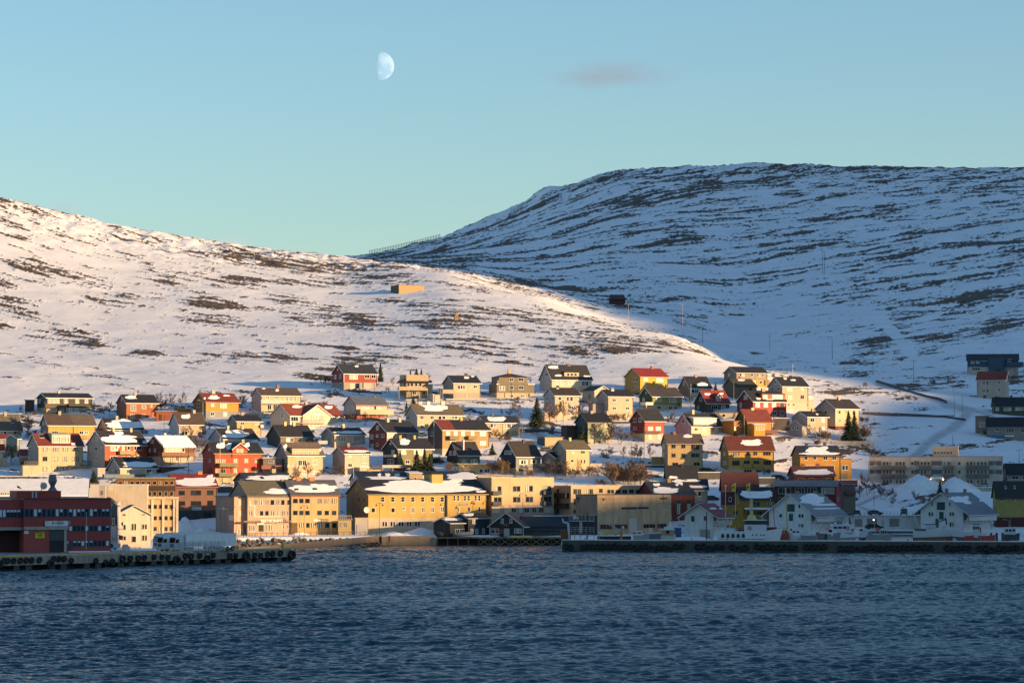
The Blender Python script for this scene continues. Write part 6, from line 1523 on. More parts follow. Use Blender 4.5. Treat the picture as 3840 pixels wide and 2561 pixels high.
for i,(zx,tl) in enumerate([(270,'A'),(905,'A'),(185,'B'),(1110,'B')]):bollard(qpt(qx(zx,tl),.8,2.7),'small yellow mooring bollard on the edge of the left quay','bollards on the left quay')
t =thing('beacon',qpt(qx(1740,'B'),1,2.7),0,'yellow bollard post with a ring near the end of the left pier','bollard')
obj('post',MB().tube((0,0,0),(0,0,1.2),.3,.2,8),M('plain',(.6,.38,.04)),t); obj('ring',MB().torus((0,0,.7),.5,.1,2,12,5),M('plain',(.55,.4,.1)),t)

# right breakwater pier
ra,rb =px2w(2107,815),px2w(4400,789)
rd =(rb -ra).normalized(); rn =Vector((-rd.y,rd.x,0)); RL =(rb -ra).length; RA =math.atan2(rd.y,rd.x)
root =thing('pier',ra,RA,'long dark concrete pier across the right side with rows of black tyres','pier')
obj('deck',MB().box(0,RL,0,7,-2.5,2.75),M('concrete',(.075,.078,.068)),root)
obj('kerb',MB().box(0,RL,.05,.5,2.75,2.98),M('plain',(.72,.68,.64),.6),root)
mb =MB(); rr =random.Random(5); x =2
while x < RL:
    l =3+rr.random() *9; mb.box(x,min(RL,x +l),.6,1.6+rr.random(),2.75,2.93+.1*rr.random()); x += l +rr.random() *1.2
obj('snow_strip',mb,M('snow'),root)['kind'] ='stuff'
mb =MB()
for i in range(int(RL /4)):mb.box(i *4+1,i *4+1.25,-.12,-.002,-2,2.6)
obj('rib',mb,M('concrete',(.10,.10,.085)),root)['kind'] ='stuff'
def rx(px):
    t =(px -1920) /FPX
    return (t *ra.y -ra.x) /(rd.x -t *rd.y)
rr =random.Random(8); px =2122
while px < 3860:
    big =rr.random() < .1
    R =1.15 if big else rr.choice([.8,.9,.9,.8])
    if not (any(abs(px -g) < 9 for g in (2165,2571,2590,2996,3128,3508,3650,3822)) or rr.random() < .06):
        p =ra +rd *rx(px) +rn *(-.35)
        z =(1.15 if not big else .6) +(rr.random() -.5) *.45
        tyre(Vector((p.x,p.y,z)),RA,R,'big black tyre hanging low on the right pier' if big else 'black tyre in the dark row along the right pier','big tyres on the right pier' if big else 'tyres along the right pier',False)
    px += 1.55*R *14.4*(1+.15*rr.random())
for i in range(16):bollard(ra +rd *(6+i *9.2) +rn *.9+Vector((0,0,2.9)),'small orange mooring bollard on the edge of the right pier','bollards on the right pier',(.55,.12,.03),.45)
for i in range(10):
    p =ra +rd *(10.2+i *15) +rn *.3+Vector((0,0,2.6))

# shore between the two: boulders, low concrete wall, timber pier
rr =random.Random(3)
BV =[]
for k in range(7):
    mb =MB().ball((0,0,0),1,8,6)
    q =[rr.random() *6.28 for _ in range(3)]
    mb.v =[tuple(Vector(v) *(1+.22*sin(3*v[0] +q[0]) +.16*sin(4*v[1] +q[1]) +.14*sin(3.5*v[2] +q[2])) *(1 if abs(v[2]) < .5 else .85)) for v in mb.v]
    me =mb.mesh('boulder'); me.materials.append(M('rock',(.16,.13,.09))); BV.append(me)
SN =MB().ball((0,0,.72),.7,8,5,(1,1,.28)).mesh('snow_cap'); SN.materials.append(M('snow'))
def shoreD(px):return float(land_edge(np.array(px)))
px =872.0
while px < 1432:
    D =shoreD(px)
    for row,(dz,dd,s_) in enumerate(((-.25,-2.4,.85),(.55,-1.4,.75),(1.45,-.2,.7))):
        if rr.random() < .1:continue
        s1 =s_ *(.75+.6*rr.random())
        o =bpy.data.objects.new('boulder',rr.choice(BV)); COL.objects.link(o)
        p =px2w(px +rr.random() *8,D +dd,dz +.25*rr.random()); o.location =p
        o.rotation_euler =(rr.random() *.5,rr.random() *.5,rr.random() *6.28); o.scale =(s1 *(1+.3*rr.random()),s1,s1 *.8)
        tag(o,('boulder with a snow cap on top of the shore embankment' if row == 2 else 'brown boulder of the shore embankment above the water'),'boulder','snow capped shore boulders' if row == 2 else 'shore boulders')
        if row == 2:
            c =bpy.data.objects.new('snow_cap',SN); COL.objects.link(c); c.parent =o
    px += 17+5*rr.random()
def seg_wall(name,pxs,z0,z1,th,mat,label,cat,dd=0):
    pts =[px2w(p,shoreD(p) +dd) for p in pxs]
    mb =MB()
    for a,b_ in zip(pts,pts[1:]):
        n =Vector((-(b_ -a).y,(b_ -a).x,0)).normalized() *th
        mb.add([(*a.xy,z0),(*b_.xy,z0),(*(b_ +n).xy,z0),(*(a +n).xy,z0),(*a.xy,z1),(*b_.xy,z1),(*(b_ +n).xy,z1),(*(a +n).xy,z1)],[(0,3,2,1),(4,5,6,7),(0,1,5,4),(1,2,6,5),(2,3,7,6),(3,0,4,7)])
    o =obj(name,mb,mat); tag(o,label,cat); return o
seg_wall('sea_wall',(868,1432),1.0,2.62,1.2,M('concrete',(.22,.17,.12)),'low dark sea wall behind the shore boulders','wall',.6)
seg_wall('sea_wall',(1432,1630),-2,2.5,4,M('concrete',(.30,.23,.14)),'brown stained concrete quay wall between boulders and timber pier','wall',-3)
def railing(pts,label,hh=1.1,gap=3.2,rails=1,post=.05,col=(.05,.06,.07)):
    r =thing('railing',pts[0],0,label,'railing')
    mb =MB(); o =Vector(pts[0])
    for a,b_ in zip(pts,pts[1:]):
        a,b_ =Vector(a) -o,Vector(b_) -o
        n =max(1,int((b_ -a).length /gap))
        for i in range(n +1):
            p =a +(b_ -a) *(i /n)
            obj('post',MB().box(p.x -post,p.x +post,p.y -post,p.y +post,p.z,p.z +hh),M('metal',col),r)
        for q in range(rails):
            z =Vector((0,0,hh -.05-q *.4)); mb.tube(a +z,b_ +z,.03,n=4)
    obj('rail',mb,M('metal',col),r); return r
railing([px2w(q,shoreD(q) +1.2,2.62) for q in (872,1432)],'dark post railing along the promenade above the boulders',1.15,1.65)
# timber pier
t =thing('timber_pier',px2w(1636,884),0,'dark timber pier on crossed struts before the boathouses','pier')
o0 =px2w(1636,884)
W_ =M('wood',(.13,.10,.07)); WL =M('wood',(.36,.27,.15))
xe =(px2w(2112,884) -o0).x
obj('deck',MB().box(0,xe,0,7,1.75,2.15),W_,t)
obj('dark_behind',MB().box(0,xe,2.6,3,-2,1.7),M('plain',(.008,.008,.008)),t)  # black sheet behind the piles, standing for the dark under the deck
for i in range(13):
    x =.3+(xe -.6) *i /12
    obj('pile',MB().box(x -.14,x +.14,.02,.3,-2,1.75),W_,t)
for i in range(4,12):
    x =.3+(xe -.6) *i /12; x2 =x +(xe -.6) /12
    obj('strut',MB().tube((x +.3,-.08,1.7),(x2 -.3,-.08,.1),.09,n=4),WL,t)
    obj('strut',MB().tube((x +.3,-.2,.1),(x2 -.3,-.2,1.7),.09,n=4),WL,t)
obj('beam',MB().box(10,xe,-.2,-.03,1.9,2.1),WL,t); obj('snow_strip',MB().box(12,16,1,2,2.15,2.3).box(20,27,.6,1.4,2.15,2.3),M('snow'),t)['kind'] ='stuff'
def simple(name,mb,mat,loc,rz,label,cat,grp=None):
    o =obj(name,mb,mat); o.location =loc; o.rotation_euler =(0,0,rz); return tag(o,label,cat,grp)
def gp(tile,zx,zy,D=None,z=None):
    px,py =TILE[tile][0] +zx /K,TILE[tile][1] +zy /K
    p =ground(px,py) if D is None else at(px,py,D)
    if z is not None:p.z =z
    return p

# yellow rowing hulls, bench, orange post on the shore
def hull_mb(L,B,H_,sheer=.25,n=9,flat=.35):
    """boat hull along x, bow at +x"""
    mb =MB(); rows =[]
    for i in range(n +1):
        t_ =i /n
        b_ =B /2*min(1,(1-t_) ** .55*1.25) *(1 if t_ > .12 else .82+t_ *1.5)
        b_ =max(b_,.03)
        zt =H_ *(1+sheer *(t_ ** 2.2) *1.6+sheer *.35*(1-t_) ** 3); zb =H_ *.12*t_ ** 3*3
        x =L *t_ +.12*L *0
        sec =[]
        for s_,zz,k in ((-1,zt,1),(-1,zb +(zt -zb) *.45,.92),(-1,zb +.12*H_,flat +.25),(0,zb,0),(1,zb +.12*H_,flat +.25),(1,zb +(zt -zb) *.45,.92),(1,zt,1)):
            sec.append((x +(t_ ** 3) *.08*L *(zz /H_),s_ *b_ *k,zz))
        rows.append(sec)
    m_ =len(rows[0])
    vs =[v for r_ in rows for v in r_]
    fs =[(i *m_ +j,(i +1) *m_ +j,(i +1) *m_ +j +1,i *m_ +j +1) for i in range(n) for j in range(m_ -1)]
    fs += [(i *m_,i *m_ +m_ -1,(i +1) *m_ +m_ -1,(i +1) *m_) for i in range(n)] +[tuple(range(m_))[::-1]]
    return mb.add(vs,fs)
for i,zx in enumerate((420,560)):
    h_ =hull_mb(3.0,1.0,.45); h_.v =[(v[0],v[1],.45-v[2] if v[2] < .5 else .0) for v in h_.v]
    simple('rowing_boat',h_,M('plain',(.66,.42,.02),.4),gp('D',zx,1215,886.5,2.17),.02,'yellow upturned rowing boat on the timber pier, ' +('nearer the white boathouse door' if i == 0 else 'right of its twin'),'boat','yellow rowing boats')
simple('bench',MB().box(0,2.2,0,.5,.4,.48).box(0,2.2,.45,.5,.5,.95).box(0,.1,0,.5,0,.4).box(2.1,2.2,0,.5,0,.4),M('wood',(.25,.2,.15)),gp('D',160,1215,887,2.17),0,'weathered bench under the left window of the boathouse gable','bench')
simple('post',MB().tube((0,0,0),(0,0,1.6),.3,.25,8),M('plain',(.5,.09,.03)),gp('C',957,1270,875,1.2),0,'short orange-red post on the shore wall below the yellow building','post')
simple('net_pile',MB().ball((0,0,.5),1.0,9,6,(1.3,1,.8)),M('leaf',(.03,.05,.04)),gp('C',1640,1200,886,2.5),0,'dark covered heap beside the dark blue shed','heap')
simple('covered_boat',hull_mb(4.4,1.8,1.1),M('plain',(.35,.38,.38)),gp('C',1880,1215,887,2.3),0,'small grey covered boat on the pier before the dark blue shed','boat')

# ---------------------------------------------------------------- lorries
def lorry(px,D,ang,label,cabc=(.70,.73,.74),L=13.2,tank=False,trailer=True):
    p =px2w(px,D,2.70); t =thing('lorry',p,ang,label,'lorry','lorries parked on the quay')
    wm =M('plain',cabc,.35); wh =M('plain',(.78,.80,.80),.5); dk =M('glass',(.012,.014,.016)); bl =M('plain',(.02,.02,.02),.6)
    cab =obj('cab',MB().prism([(0,.45),(2.25,.45),(2.25,3.75),(.95,3.8),(.22,3.05),(.0,1.9)],1,-1.25,1.25),wm,t)
    obj('windscreen',MB().prism([(-.02,1.95),(.03,1.95),(.25,2.92),(.2,2.95)],1,-1.1,1.1),dk,cab)
    obj('side_window',MB().prism([(.25,1.95),(1.15,1.95),(1.15,2.75),(.35,2.75)],1,-1.275,-1.252),dk,cab)
    obj('sun_visor',MB().box(.02,.25,-1.15,1.15,2.98,3.1),bl,cab)
    obj('grille',MB().box(-.03,-.002,-.75,.75,.95,1.75),M('plain',(.25,.27,.28)),cab)
    for q in (1.05,1.25,1.45,1.65):obj('slat',MB().box(-.06,-.031,-.8,.8,q -.03,q +.04),bl,cab)
    obj('bumper',MB().box(-.1,.5,-1.24,1.24,.35,.8),wm,cab)
    for y in (-.95,.95):obj('headlight',MB().box(-.13,-.101,y -.2,y +.2,.52,.72),M('glass',(.3,.3,.3)),cab)
    for y in (-1.45,1.33):obj('mirror',MB().box(.1,.2,y,y +.12,1.9,2.6),bl,cab)
    def wheel(x,y):
        w_ =obj('wheel',MB().tube((x,y -.16,.5),(x,y +.16,.5),.52,n=14),bl,t)
        obj('hub',MB().tube((x,y -.19,.5),(x,y -.161,.5),.22,n=8),M('metal',(.4,.4,.4)),w_)
    for x in (1.3,4.2):wheel(x,-1.05); wheel(x,1.05)
    obj('chassis',MB().box(2.2,5.6,-.5,.5,.6,.95),bl,t)
    if trailer:
        tr =obj('trailer',MB().box(2.9,2.9+L,-1.27,1.27,1.1,3.95),wh,t)
        n =int(L /1.9)
        for i in range(1,n +1):obj('panel_seam',MB().box(2.9+i *1.9-.02,2.9+i *1.9+.02,-1.285,-1.271,1.15,3.85),M('plain',(.4,.42,.44)),tr)
        obj('roof_rail',MB().box(2.9,2.9+L,-1.3,-1.272,3.85,3.97),M('plain',(.55,.6,.63)),tr)
        for x in (L -.6,L +.8,L +2.0):wheel(x,-1.05)
    return t
lorry(585,712,radians(38),'white lorry whose square windscreen catches the sun, first of three from the left')
lorry(600,704,radians(38),'white lorry with a slatted dark grille, middle one of three')
lorry(646,699,radians(38),'white lorry with a blue-tinted roof visor and long box trailer, rightmost of three',(.55,.60,.62))
t =thing('glass_fence',px2w(672,697,2.7),radians(30),'glass and steel windbreak fence standing before the lorries','fence')
mt =M('metal',(.45,.5,.52))
gm_ =bpy.data.materials.new('clear_glass'); gm_.use_nodes =True; _t =gm_.node_tree; _b =_t.nodes['Principled BSDF']
_b.inputs['Base Color'].default_value =(.5,.56,.56,1); _b.inputs['Alpha'].default_value =.35; _b.inputs['Roughness'].default_value =.1
for i in range(8):obj('post',MB().box(i *1.6-.05,i *1.6+.05,-.05,.05,0,2.3),mt,t)
for i in range(7):obj('pane',MB().box(i *1.6+.06,i *1.6+1.54,-.01,.01,.15,2.2),gm_,t)
obj('rail',MB().box(-.05,11.3,-.06,.06,2.3,2.42),M('plain',(.62,.66,.68)),t)
t =thing('barrier',px2w(424,694,2.7),radians(24),'low white lattice barrier right of the red quay building','fence')
mb =MB().box(0,6.5,0,.06,.95,1.05).box(0,6.5,0,.06,.1,.18)
for i in range(7):mb.box(i *1.05,i *1.05+.07,.061,.12,0,1.05)
obj('frame',mb,M('plain',(.6,.62,.62)),t)
for i in range(6):obj('brace',MB().tube((i *1.05+.1,.15,.15),(i *1.05+1,.15,1),.03,n=4),M('plain',(.55,.58,.58)),t)
simple('notice_board',MB().box(0,1.6,0,.08,.7,1.7).box(0,.1,.09,.16,0,1.7).box(1.5,1.6,.09,.16,0,1.7),M('plain',(.6,.6,.6)),gp('A',1560,1215,706,2.7),.2,'white notice board behind the lattice barrier','sign')
simple('pallet_stack',MB().box(0,1.8,0,1.2,0,.9).box(.2,1.4,.1,1,.91,1.3),M('plain',(.6,.6,.58)),gp('A',1680,1215,712,2.7),.2,'white-wrapped pallets right of the notice board','pallet')
t =thing('road_sign',gp('A',1567,1210,716,2.7),0,'round red road sign between white wall and lattice barrier','sign')
obj('pole',MB().tube((0,0,0),(0,0,2.1),.04),mt,t); o =obj('disc',MB().tube((0,-.08,2.4),(0,-.04,2.4),.36,n=16),M('plain',(.45,.05,.05)),t); obj('disc_centre',MB().tube((0,-.1,2.4),(0,-.081,2.4),.2,n=16),M('plain',(.6,.6,.6)),o)
t =thing('radar_mast',gp('A',1612,1200,728,2.7),0,'dark instrument mast with a horn at the corner of the white gabled warehouse','mast')
obj('pole',MB().tube((0,0,0),(0,0,7.5),.09),M('metal',(.05,.05,.05)),t)
obj('horn',MB().tube((.9,0,5.7),(1.3,0,5.7),.1,.55,10),M('plain',(.05,.05,.05)),t); obj('arm',MB().box(0,1.1,-.05,.05,4.4,4.5).box(0,.9,-.05,.05,3.0,3.1),M('metal',(.06,.06,.06)),t); obj('box',MB().box(.4,1.3,-.2,.2,2.0,3.0),M('plain',(.18,.09,.04)),t)
# snow pile left by the plough
def snow_heap(tile,zx,zy,w_,h_,label,dep=None,D=None):
    p =gp(tile,zx,zy,D)
    n,m_ =26,16; vs =[]; fs =[]
    rr =random.Random(int(zx)); ph =rr.random() *9
    for i in range(n +1):
        for j in range(m_ +1):
            u,v =i /n *2-1,j /m_ *2-1
            r_ =min(1,sqrt(u *u +v *v)); k =(1-r_ ** 2.3) ** .9 if r_ < 1 else 0
            k *= 1+.25*sin(4*u +ph) +.16*sin(9*u +7*v +ph) +.16*(rr.random() -.5)
            X_,Y_ =u *w_ /2,v *(dep or w_ *.6) /2; vs.append((X_,Y_,float(hterr(p.x +X_,p.y +Y_)) -p.z +h_ *k -.12))
    for i in range(n):
        for j in range(m_):a =i *(m_ +1) +j; fs.append((a,a +1,a +m_ +2,a +m_ +1))
    o =obj('snow_heap',MB().add(vs,fs),M('snow'),smooth=True); o.location =p; tag(o,label,'snow heap')
snow_heap('B',350,965,9,3.2,'ploughed snow heap catching the sun before the pinkish brown shop',D=905)
snow_heap('B',620,960,8,1.6,'lower shaded snow heap right of the sunlit one',D=903)
snow_heap('G',950,590,18,3.6,'tall rounded snow heap before the grey hospital block, left of two',12)
snow_heap('G',1440,600,15,3.2,'lower rocky snow heap before the grey hospital block, right of two',11)
snow_heap('C',1400,1200,14,1.5,'low snow bank along the foot of the yellow quay building',D=895)
snow_heap('C',1050,1215,12,.9,'flat snow bank on the promenade below the yellow quay building',D=888)
snow_heap('B',1850,1075,10,1.2,'small snow bank at the corner of the pale yellow quay block',D=896)

# ---------------------------------------------------------------- cars
def car(p,rz,col,label,van=False,snow=False,L=4.4):
    t =thing('parked_car',p,rz,label,'van' if van else 'car')
    hh =1.95 if van else 1.45
    prof =[(-L /2,.35),(L /2,.35),(L /2,.75),(L *.36,.88),(L *(.30 if not van else .42),.95),(L *.12 if not van else L *.3,hh),(-L *.33 if not van else -L *.48,hh),(-L *.46 if not van else -L *.5,.95)]
    body =obj('body',MB().prism(prof,1,-.86,.86),M('plain',col,.3),t)
    gl =M('glass',(.015,.018,.02))
    for y in (-.885,.862):obj('side_window',MB().prism([(L *.24,.96),(L *.1 if not van else L *.26,hh -.12),(-L *.31,hh -.12),(-L *.38,.96)],1,y,y +.023),gl,body)
    obj('rear_window',MB().prism([(-L *.455,.98),(-L *.345,hh -.1),(-L *.36,hh -.08),(-L *.475,.98)],1,-.7,.7),gl,body)
    for x in (-L *.3,L *.3):
        for y in (-.86,.86):obj('wheel',MB().tube((x,y -.1,.33),(x,y +.1,.33),.33,n=12),M('plain',(.015,.015,.015)),t)
    if snow:obj('roof_snow',MB().box(-L *.3,L *.1,-.8,.8,hh +.002,hh +.12),M('snow'),t)
    return t
PZ =PARK.C.z +PARK.H +.17
for tl,zx,col,rz,lb,vn in (('F',2250,(.02,.025,.025),1.45,'dark car parked nose-out on the white deck, by the left big wharf house',False),('G',300,(.03,.05,.07),.1,'low dark blue car on the parking deck, where the ploughed road ends',False),('G',695,(.02,.05,.05),1.5,'dark green van parked end-on on the snowy parking deck',True),('G',48,(.02,.02,.025),1.4,'black car parked at the left end of the long parking deck',False)):
    p =gp(tl,zx,925,902.5); p.z =PZ +.02; car(p,rz,col,lb,vn)
car(gp('G',285,1090,889,4.3),0.05,(.012,.014,.016),'black estate car on the snowy quay before the white garages',L=5.2)
car(gp('G',1780,540),3.1,(.4,.45,.48),'silver car parked before the right end of the hospital block')
car(gp('F',190,335),.1,(.04,.05,.04),'dark pickup parked on the bridge road below the beige block',L=5.4)
car(gp('F',1170,432),.4,(.05,.07,.08),'snow-dusted grey car left of the dark red snow-slab house',snow=True)
car(gp('F',255,718),0,(.03,.04,.05),'dark car half hidden by snow above the red-roofed wharf house')
car(gp('f',795,915),.1,(.6,.6,.55),'white van behind the amber sunroom house',True,snow=True)
car(gp('c',1400,1090),.1,(.05,.12,.18),'blue car parked between the dark red gable and the ochre row house',snow=True)
car(gp('D',915,45),.1,(.1,.12,.13),'snow-covered car above the small grey annexe',snow=True)
car(gp('A',1500,1225,716,2.7),.2,(.02,.06,.09),'dark blue car between the red building and white wall')
car(gp('F',2180,715),.2,(.4,.42,.44),'pale car on the snowy lane right of the red terraced house',snow=True)
car(gp('c',1610,1455),.1,(.02,.03,.04),'small dark car on the snow right of the olive-fronted house')


# ---------------------------------------------------------------- boats in the right basin
def boat(px,D,L,B,H_,rz,label,hull=(.6,.64,.66),low=None,house=None,mast=None,extra=None,zb=.75,band=None,cat='boat',name='fishing_boat'):
    p =px2w(px,D,zb); t =thing(name,p,rz,label,cat)
    def hm(*a):
        m_ =hull_mb(a[0],a[1],a[2] +1.4,min(.2,.07*a[0] /(a[2] +1.4))); m_.v =[(v[0],v[1],v[2] -1.4) for v in m_.v]; return m_
    obj('hull',hm(L,B,H_),M('plain',hull,.4),t)
    if low:
        m2 =hm(L *.995,B *1.012,H_); k =.6
        m2.v =[(v[0],v[1] *1.01,min(v[2],H_ *k +.1*v[0] /L *H_)) for v in m2.v]
        obj('lower_hull',m2,M('wood',low),t)
    for (x0,x1,w_,z0,z1,col,wins) in (house or []):
        hs =obj('wheelhouse',MB().prism([(x0,z0),(x1,z0),(x1 +.15,z1),(x0,z1)],1,-w_ /2,w_ /2),M('plain',col,.45),t)
        if wins:
            n =wins; g0,g1 =z0 +(z1 -z0) *.5,z0 +(z1 -z0) *.85
            for i in range(n):
                a =x0 +(x1 -x0) *(i +.15) /n; b_ =x0 +(x1 -x0) *(i +.85) /n
                for y in (-w_ /2-.02,w_ /2+.001):obj('window',MB().box(a,b_,y,y +.019,g0,g1),GL[0],hs)
        obj('roof_snow',MB().box(x0 -.1,x1 +.2,-w_ /2-.1,w_ /2+.1,z1 +.002,z1 +.14),M('snow'),hs)
    for (x,z0,z1,r_,col,lean) in (mast or []):
        ms =obj('mast',MB().tube((x,0,z0),(x +lean,0,z1),r_,r_ *.55,8),M('plain',col,.5),t)
        if z1 -z0 > 5:
            obj('crosstree',MB().box(x -.8,x +.8,-.05,.05,z0 +(z1 -z0) *.72,z0 +(z1 -z0) *.72+.1),M('plain',col,.5),ms)
            for s_ in (-1,1):obj('stay',MB().tube((x +lean,0,z1 -.2),(x +s_ *L *.28,0,H_),.02,n=3),M('plain',(.3,.3,.3)),ms)
    for (nm,mb,mat) in (extra or []):obj(nm,mb,mat,t)
    return t
WH =(.72,.77,.80)
def ring(x,y,z,r=.38):return ('lifebuoy',MB().torus((x,y,z),r,.1,1,12,5),M('plain',(.5,.06,.05)))
def fend(*ps):return [('fender',MB().ball(p,.32,8,6),M('plain',(.6,.04,.04),.4)) for p in ps]
arch =[]
for i in range(5):
    x =1.2+i *1.35
    arch.append(('arch_opening',MB().prism([(x +.42*cos(a),3.05+.55*sin(a)) for a in np.linspace(0,pi,9)] +[(x -.42,2.5),(x +.42,2.5)],1,-2.42,-2.30),M('plain',(.05,.05,.05))))
ym_ =(.52,.44,.18)
boat(2690,826,15.5,4.4,3.4,0,'large white fishing vessel with arched openings, dark bridge windows and a thick yellow mast',WH,
     house=[(0.2,12.3,4.6,2.2,3.95,WH,0),(7.2,12.6,4.3,3.95,5.75,(.62,.66,.72),0),(7.0,12.7,4.2,5.9,7.0,(.02,.03,.04),0)],
     mast=[(9,7.1,12.6,.42,ym_,0),(4.5,4,6.0,.06,(.5,.5,.5),.2)],
     extra=arch +[('mast_foot',MB().tube((9,0,7.1),(9,0,8.4),1.4,.8,10),M('plain',ym_)),('mast_ring',MB().torus((9,0,10),.9,.05,2,14,4),M('plain',ym_)),ring(8.3,-2.35,5.0),('crate',MB().box(2.4,4.4,-1.2,1.2,4.1,4.9),M('plain',(.5,.58,.62))),('railing',MB().box(.3,7,-2.25,-2.2,4.75,4.8).box(.3,.36,-2.25,-2.2,4.1,4.75).box(2.5,2.56,-2.25,-2.2,4.1,4.75).box(5,5.06,-2.25,-2.2,4.1,4.75),M('plain',(.5,.53,.55)))] +
     [('porthole',MB().tube((x,-2.42,3.25),(x,-2.31,3.25),.2,n=10),M('plain',(.03,.03,.03))) for x in (9.0,10.0,11.2,12.0)])
boat(2866,832,6,3,3.2,0,'orange-red deck house boat right of the large white vessel',(.40,.06,.03),house=[(.2,3.0,3,3.2,5.2,(.40,.06,.03),1),(3,4.2,2.8,3.2,4.4,(.4,.42,.42),0)],
     mast=[(2.9,3.2,11.5,.12,(.42,.05,.04),-.6),(3.1,4,13,.07,(.45,.38,.2),-1.6)])
boat(2908,836,8,3,3.2,0,'fishing boat with a yellow-topped cabin and very tall yellow mast',(.5,.53,.5),house=[(.5,3.0,2.4,3.0,4.4,(.62,.62,.58),3)],
     mast=[(3.2,3,15.5,.24,(.48,.38,.14),-.6)],extra=[('cabin_top',MB().box(.3,3.2,-1.3,1.3,4.55,4.75),M('plain',(.5,.4,.12))),('fender',MB().torus((5,-1.5,3.4),.4,.15,1,12,5),M('plain',(.3,.3,.3)))])
boat(2960,834,7.5,2.8,3.0,0,'white cabin boat with red gear on deck left of the grey fishing hull',WH,house=[(.6,2.6,2.2,3.0,4.2,WH,2)],mast=[(4.5,3,8.5,.06,(.45,.38,.14),0)],extra=fend((.3,-1.3,4.5)))
boat(3004,830,9.5,3.0,2.8,0.0,'grey open fishing boat with a leaning white mast',(.24,.25,.27),house=[(7.0,8.2,1.6,2.8,4.8,WH,1)],mast=[(7.2,3,9.5,.09,(.55,.57,.58),1.0)],extra=[ring(6.8,-1.2,4.6),('net_drum',MB().tube((4.4,-.9,3.4),(4.4,.9,3.4),.5,n=10),M('plain',(.12,.05,.06)))])
t =thing('pier_hut',ra +rd *rx(3062) +rn *2.5+Vector((0,0,2.75)),RA,'small grey hut with a dark doorway on the right pier','hut')
obj('wall',MB().box(0,2.4,0,2,0,1.85),M('paint',(.22,.20,.21)),t); obj('doorway',MB().box(1.75,2.3,-.03,-.002,.05,1.7),M('plain',(.02,.03,.04)),t); obj('roof',MB().box(-.1,2.5,-.1,2.1,1.85,1.95),M('plain',(.4,.38,.34)),t)
boat(3112,838,7.2,3.8,3.5,0,'rounded white cruiser with three dark windows and radar domes, bow to the left',WH,low=(.30,.33,.34),house=[(.2,6.2,3.4,3.5,5.6,(.6,.65,.68),0)],
     extra=[('window',MB().box(x,x +1.05,-1.73,-1.701,4.65,5.2),GL[0]) for x in (.7,1.95,3.2)] +[ring(4.5,-1.75,4.8),('radar_dome',MB().ball((1.4,0,6.1),.3),M('plain',(.6,.62,.64))),('radar_dome',MB().ball((4.6,0,6.0),.32),M('plain',(.6,.62,.64))),('mast',MB().tube((5.4,0,5.7),(5.1,0,7.6),.3,.15),M('plain',(.03,.03,.04)))] +fend((-.2,-1.5,4.9),(5.9,-1.8,4.3)) +[('bow_deck',MB().ball((3,0,3.6),1.9,12,6,(1.9,.95,.45)),M('plain',WH,.3))])
boat(3200,842,4.6,2.4,3.4,.3,'white boat with a dark blue waterline, bow pointing left behind the cruiser',(.5,.55,.6),low=(.03,.06,.11),house=[(1.2,2.4,1.8,3.3,4.6,(.5,.55,.58),1)])
boat(3248,828,6.2,2.6,2.9,0,'grey aluminium workboat with bright red buoys and a lit deck lamp',(.26,.28,.29),house=[(3.6,5.2,2,2.9,4.4,(.3,.32,.32),3)],
     mast=[(2.4,2.9,7.0,.07,(.5,.5,.5),-.5)],extra=fend((2.9,-.8,4.6),(3.3,-.6,4.7),(2.6,-.5,4.7)) +[('lamp',MB().ball((1.9,-.2,7.1),.14,8,6,(1.4,1,.8)),M('lit',(1,.95,.75),.35)),('net_drum',MB().tube((1.0,-.9,3.6),(1.0,.9,3.6),.6,n=10),M('plain',(.2,.2,.19)))])
boat(3425,852,11.4,3.4,3.9,0,'old wooden boat with white topsides, brown planked bottom and a folded deck crane',(.56,.60,.60),low=(.20,.11,.06),zb=.4,
     house=[(3.2,5.8,2.6,3.9,5.6,(.5,.55,.58),0),(8.0,9.0,1.6,3.9,5.5,(.5,.54,.54),0)],
     extra=[('deck_house',MB().box(.3,3.1,-1.3,1.3,3.9,4.7),M('plain',(.10,.11,.11))),('roof_line',MB().box(2.9,6.4,-1.5,1.5,5.78,5.95),M('plain',(.03,.03,.035))),('funnel',MB().box(5.9,6.7,-.4,.4,5.0,7.4),M('plain',(.02,.10,.10))),
            ('crane',MB().tube((8.9,0,5.5),(8.8,0,7.3),.22,n=6).tube((8.8,0,7.3),(6.6,0,6.5),.16,n=6).tube((8.8,0,7.35),(8.4,0,7.6),.2,n=6),M('plain',(.04,.05,.06))),('mast',MB().tube((6.2,0,5),(6.1,0,12),.06),M('plain',(.2,.24,.25)))] +[('porthole',MB().tube((x,-1.42,4.9),(x,-1.3,4.9),.12,n=8),M('plain',(.03,.04,.05))) for x in (3.9,4.9)])
boat(3690,846,8.0,2.8,3.3,pi -.25,'white fishing boat with high bow pointing left and a blue-topped cabin',(.55,.58,.62),low=(.14,.10,.10),house=[(1.2,3.0,2.2,3.2,5.4,(.5,.54,.58),3)],extra=fend((1.2,1.5,2.4)) +[('cabin_top',MB().box(1.1,3.2,-1.2,1.2,5.56,5.75),M('plain',(.03,.14,.18))),('door',MB().box(.9,1.18,-.5,.5,3.3,4.8),M('plain',(.3,.12,.08)))])
boat(3762,840,4.0,2.8,3.0,0,'small white wheelhouse boat with a lamp post mast at the right edge',(.04,.06,.07),house=[(.2,3.0,2.4,3.0,4.7,(.5,.55,.56),3)],mast=[(1.8,4.8,7.6,.04,(.5,.4,.4),.1)])
boat(3676,826,3.6,1.8,2.9,0,'tiny white and red runabout before the wharf pilings',(.4,.05,.05),house=[(.2,1.4,1.4,2.9,3.6,(.62,.64,.64),0)])
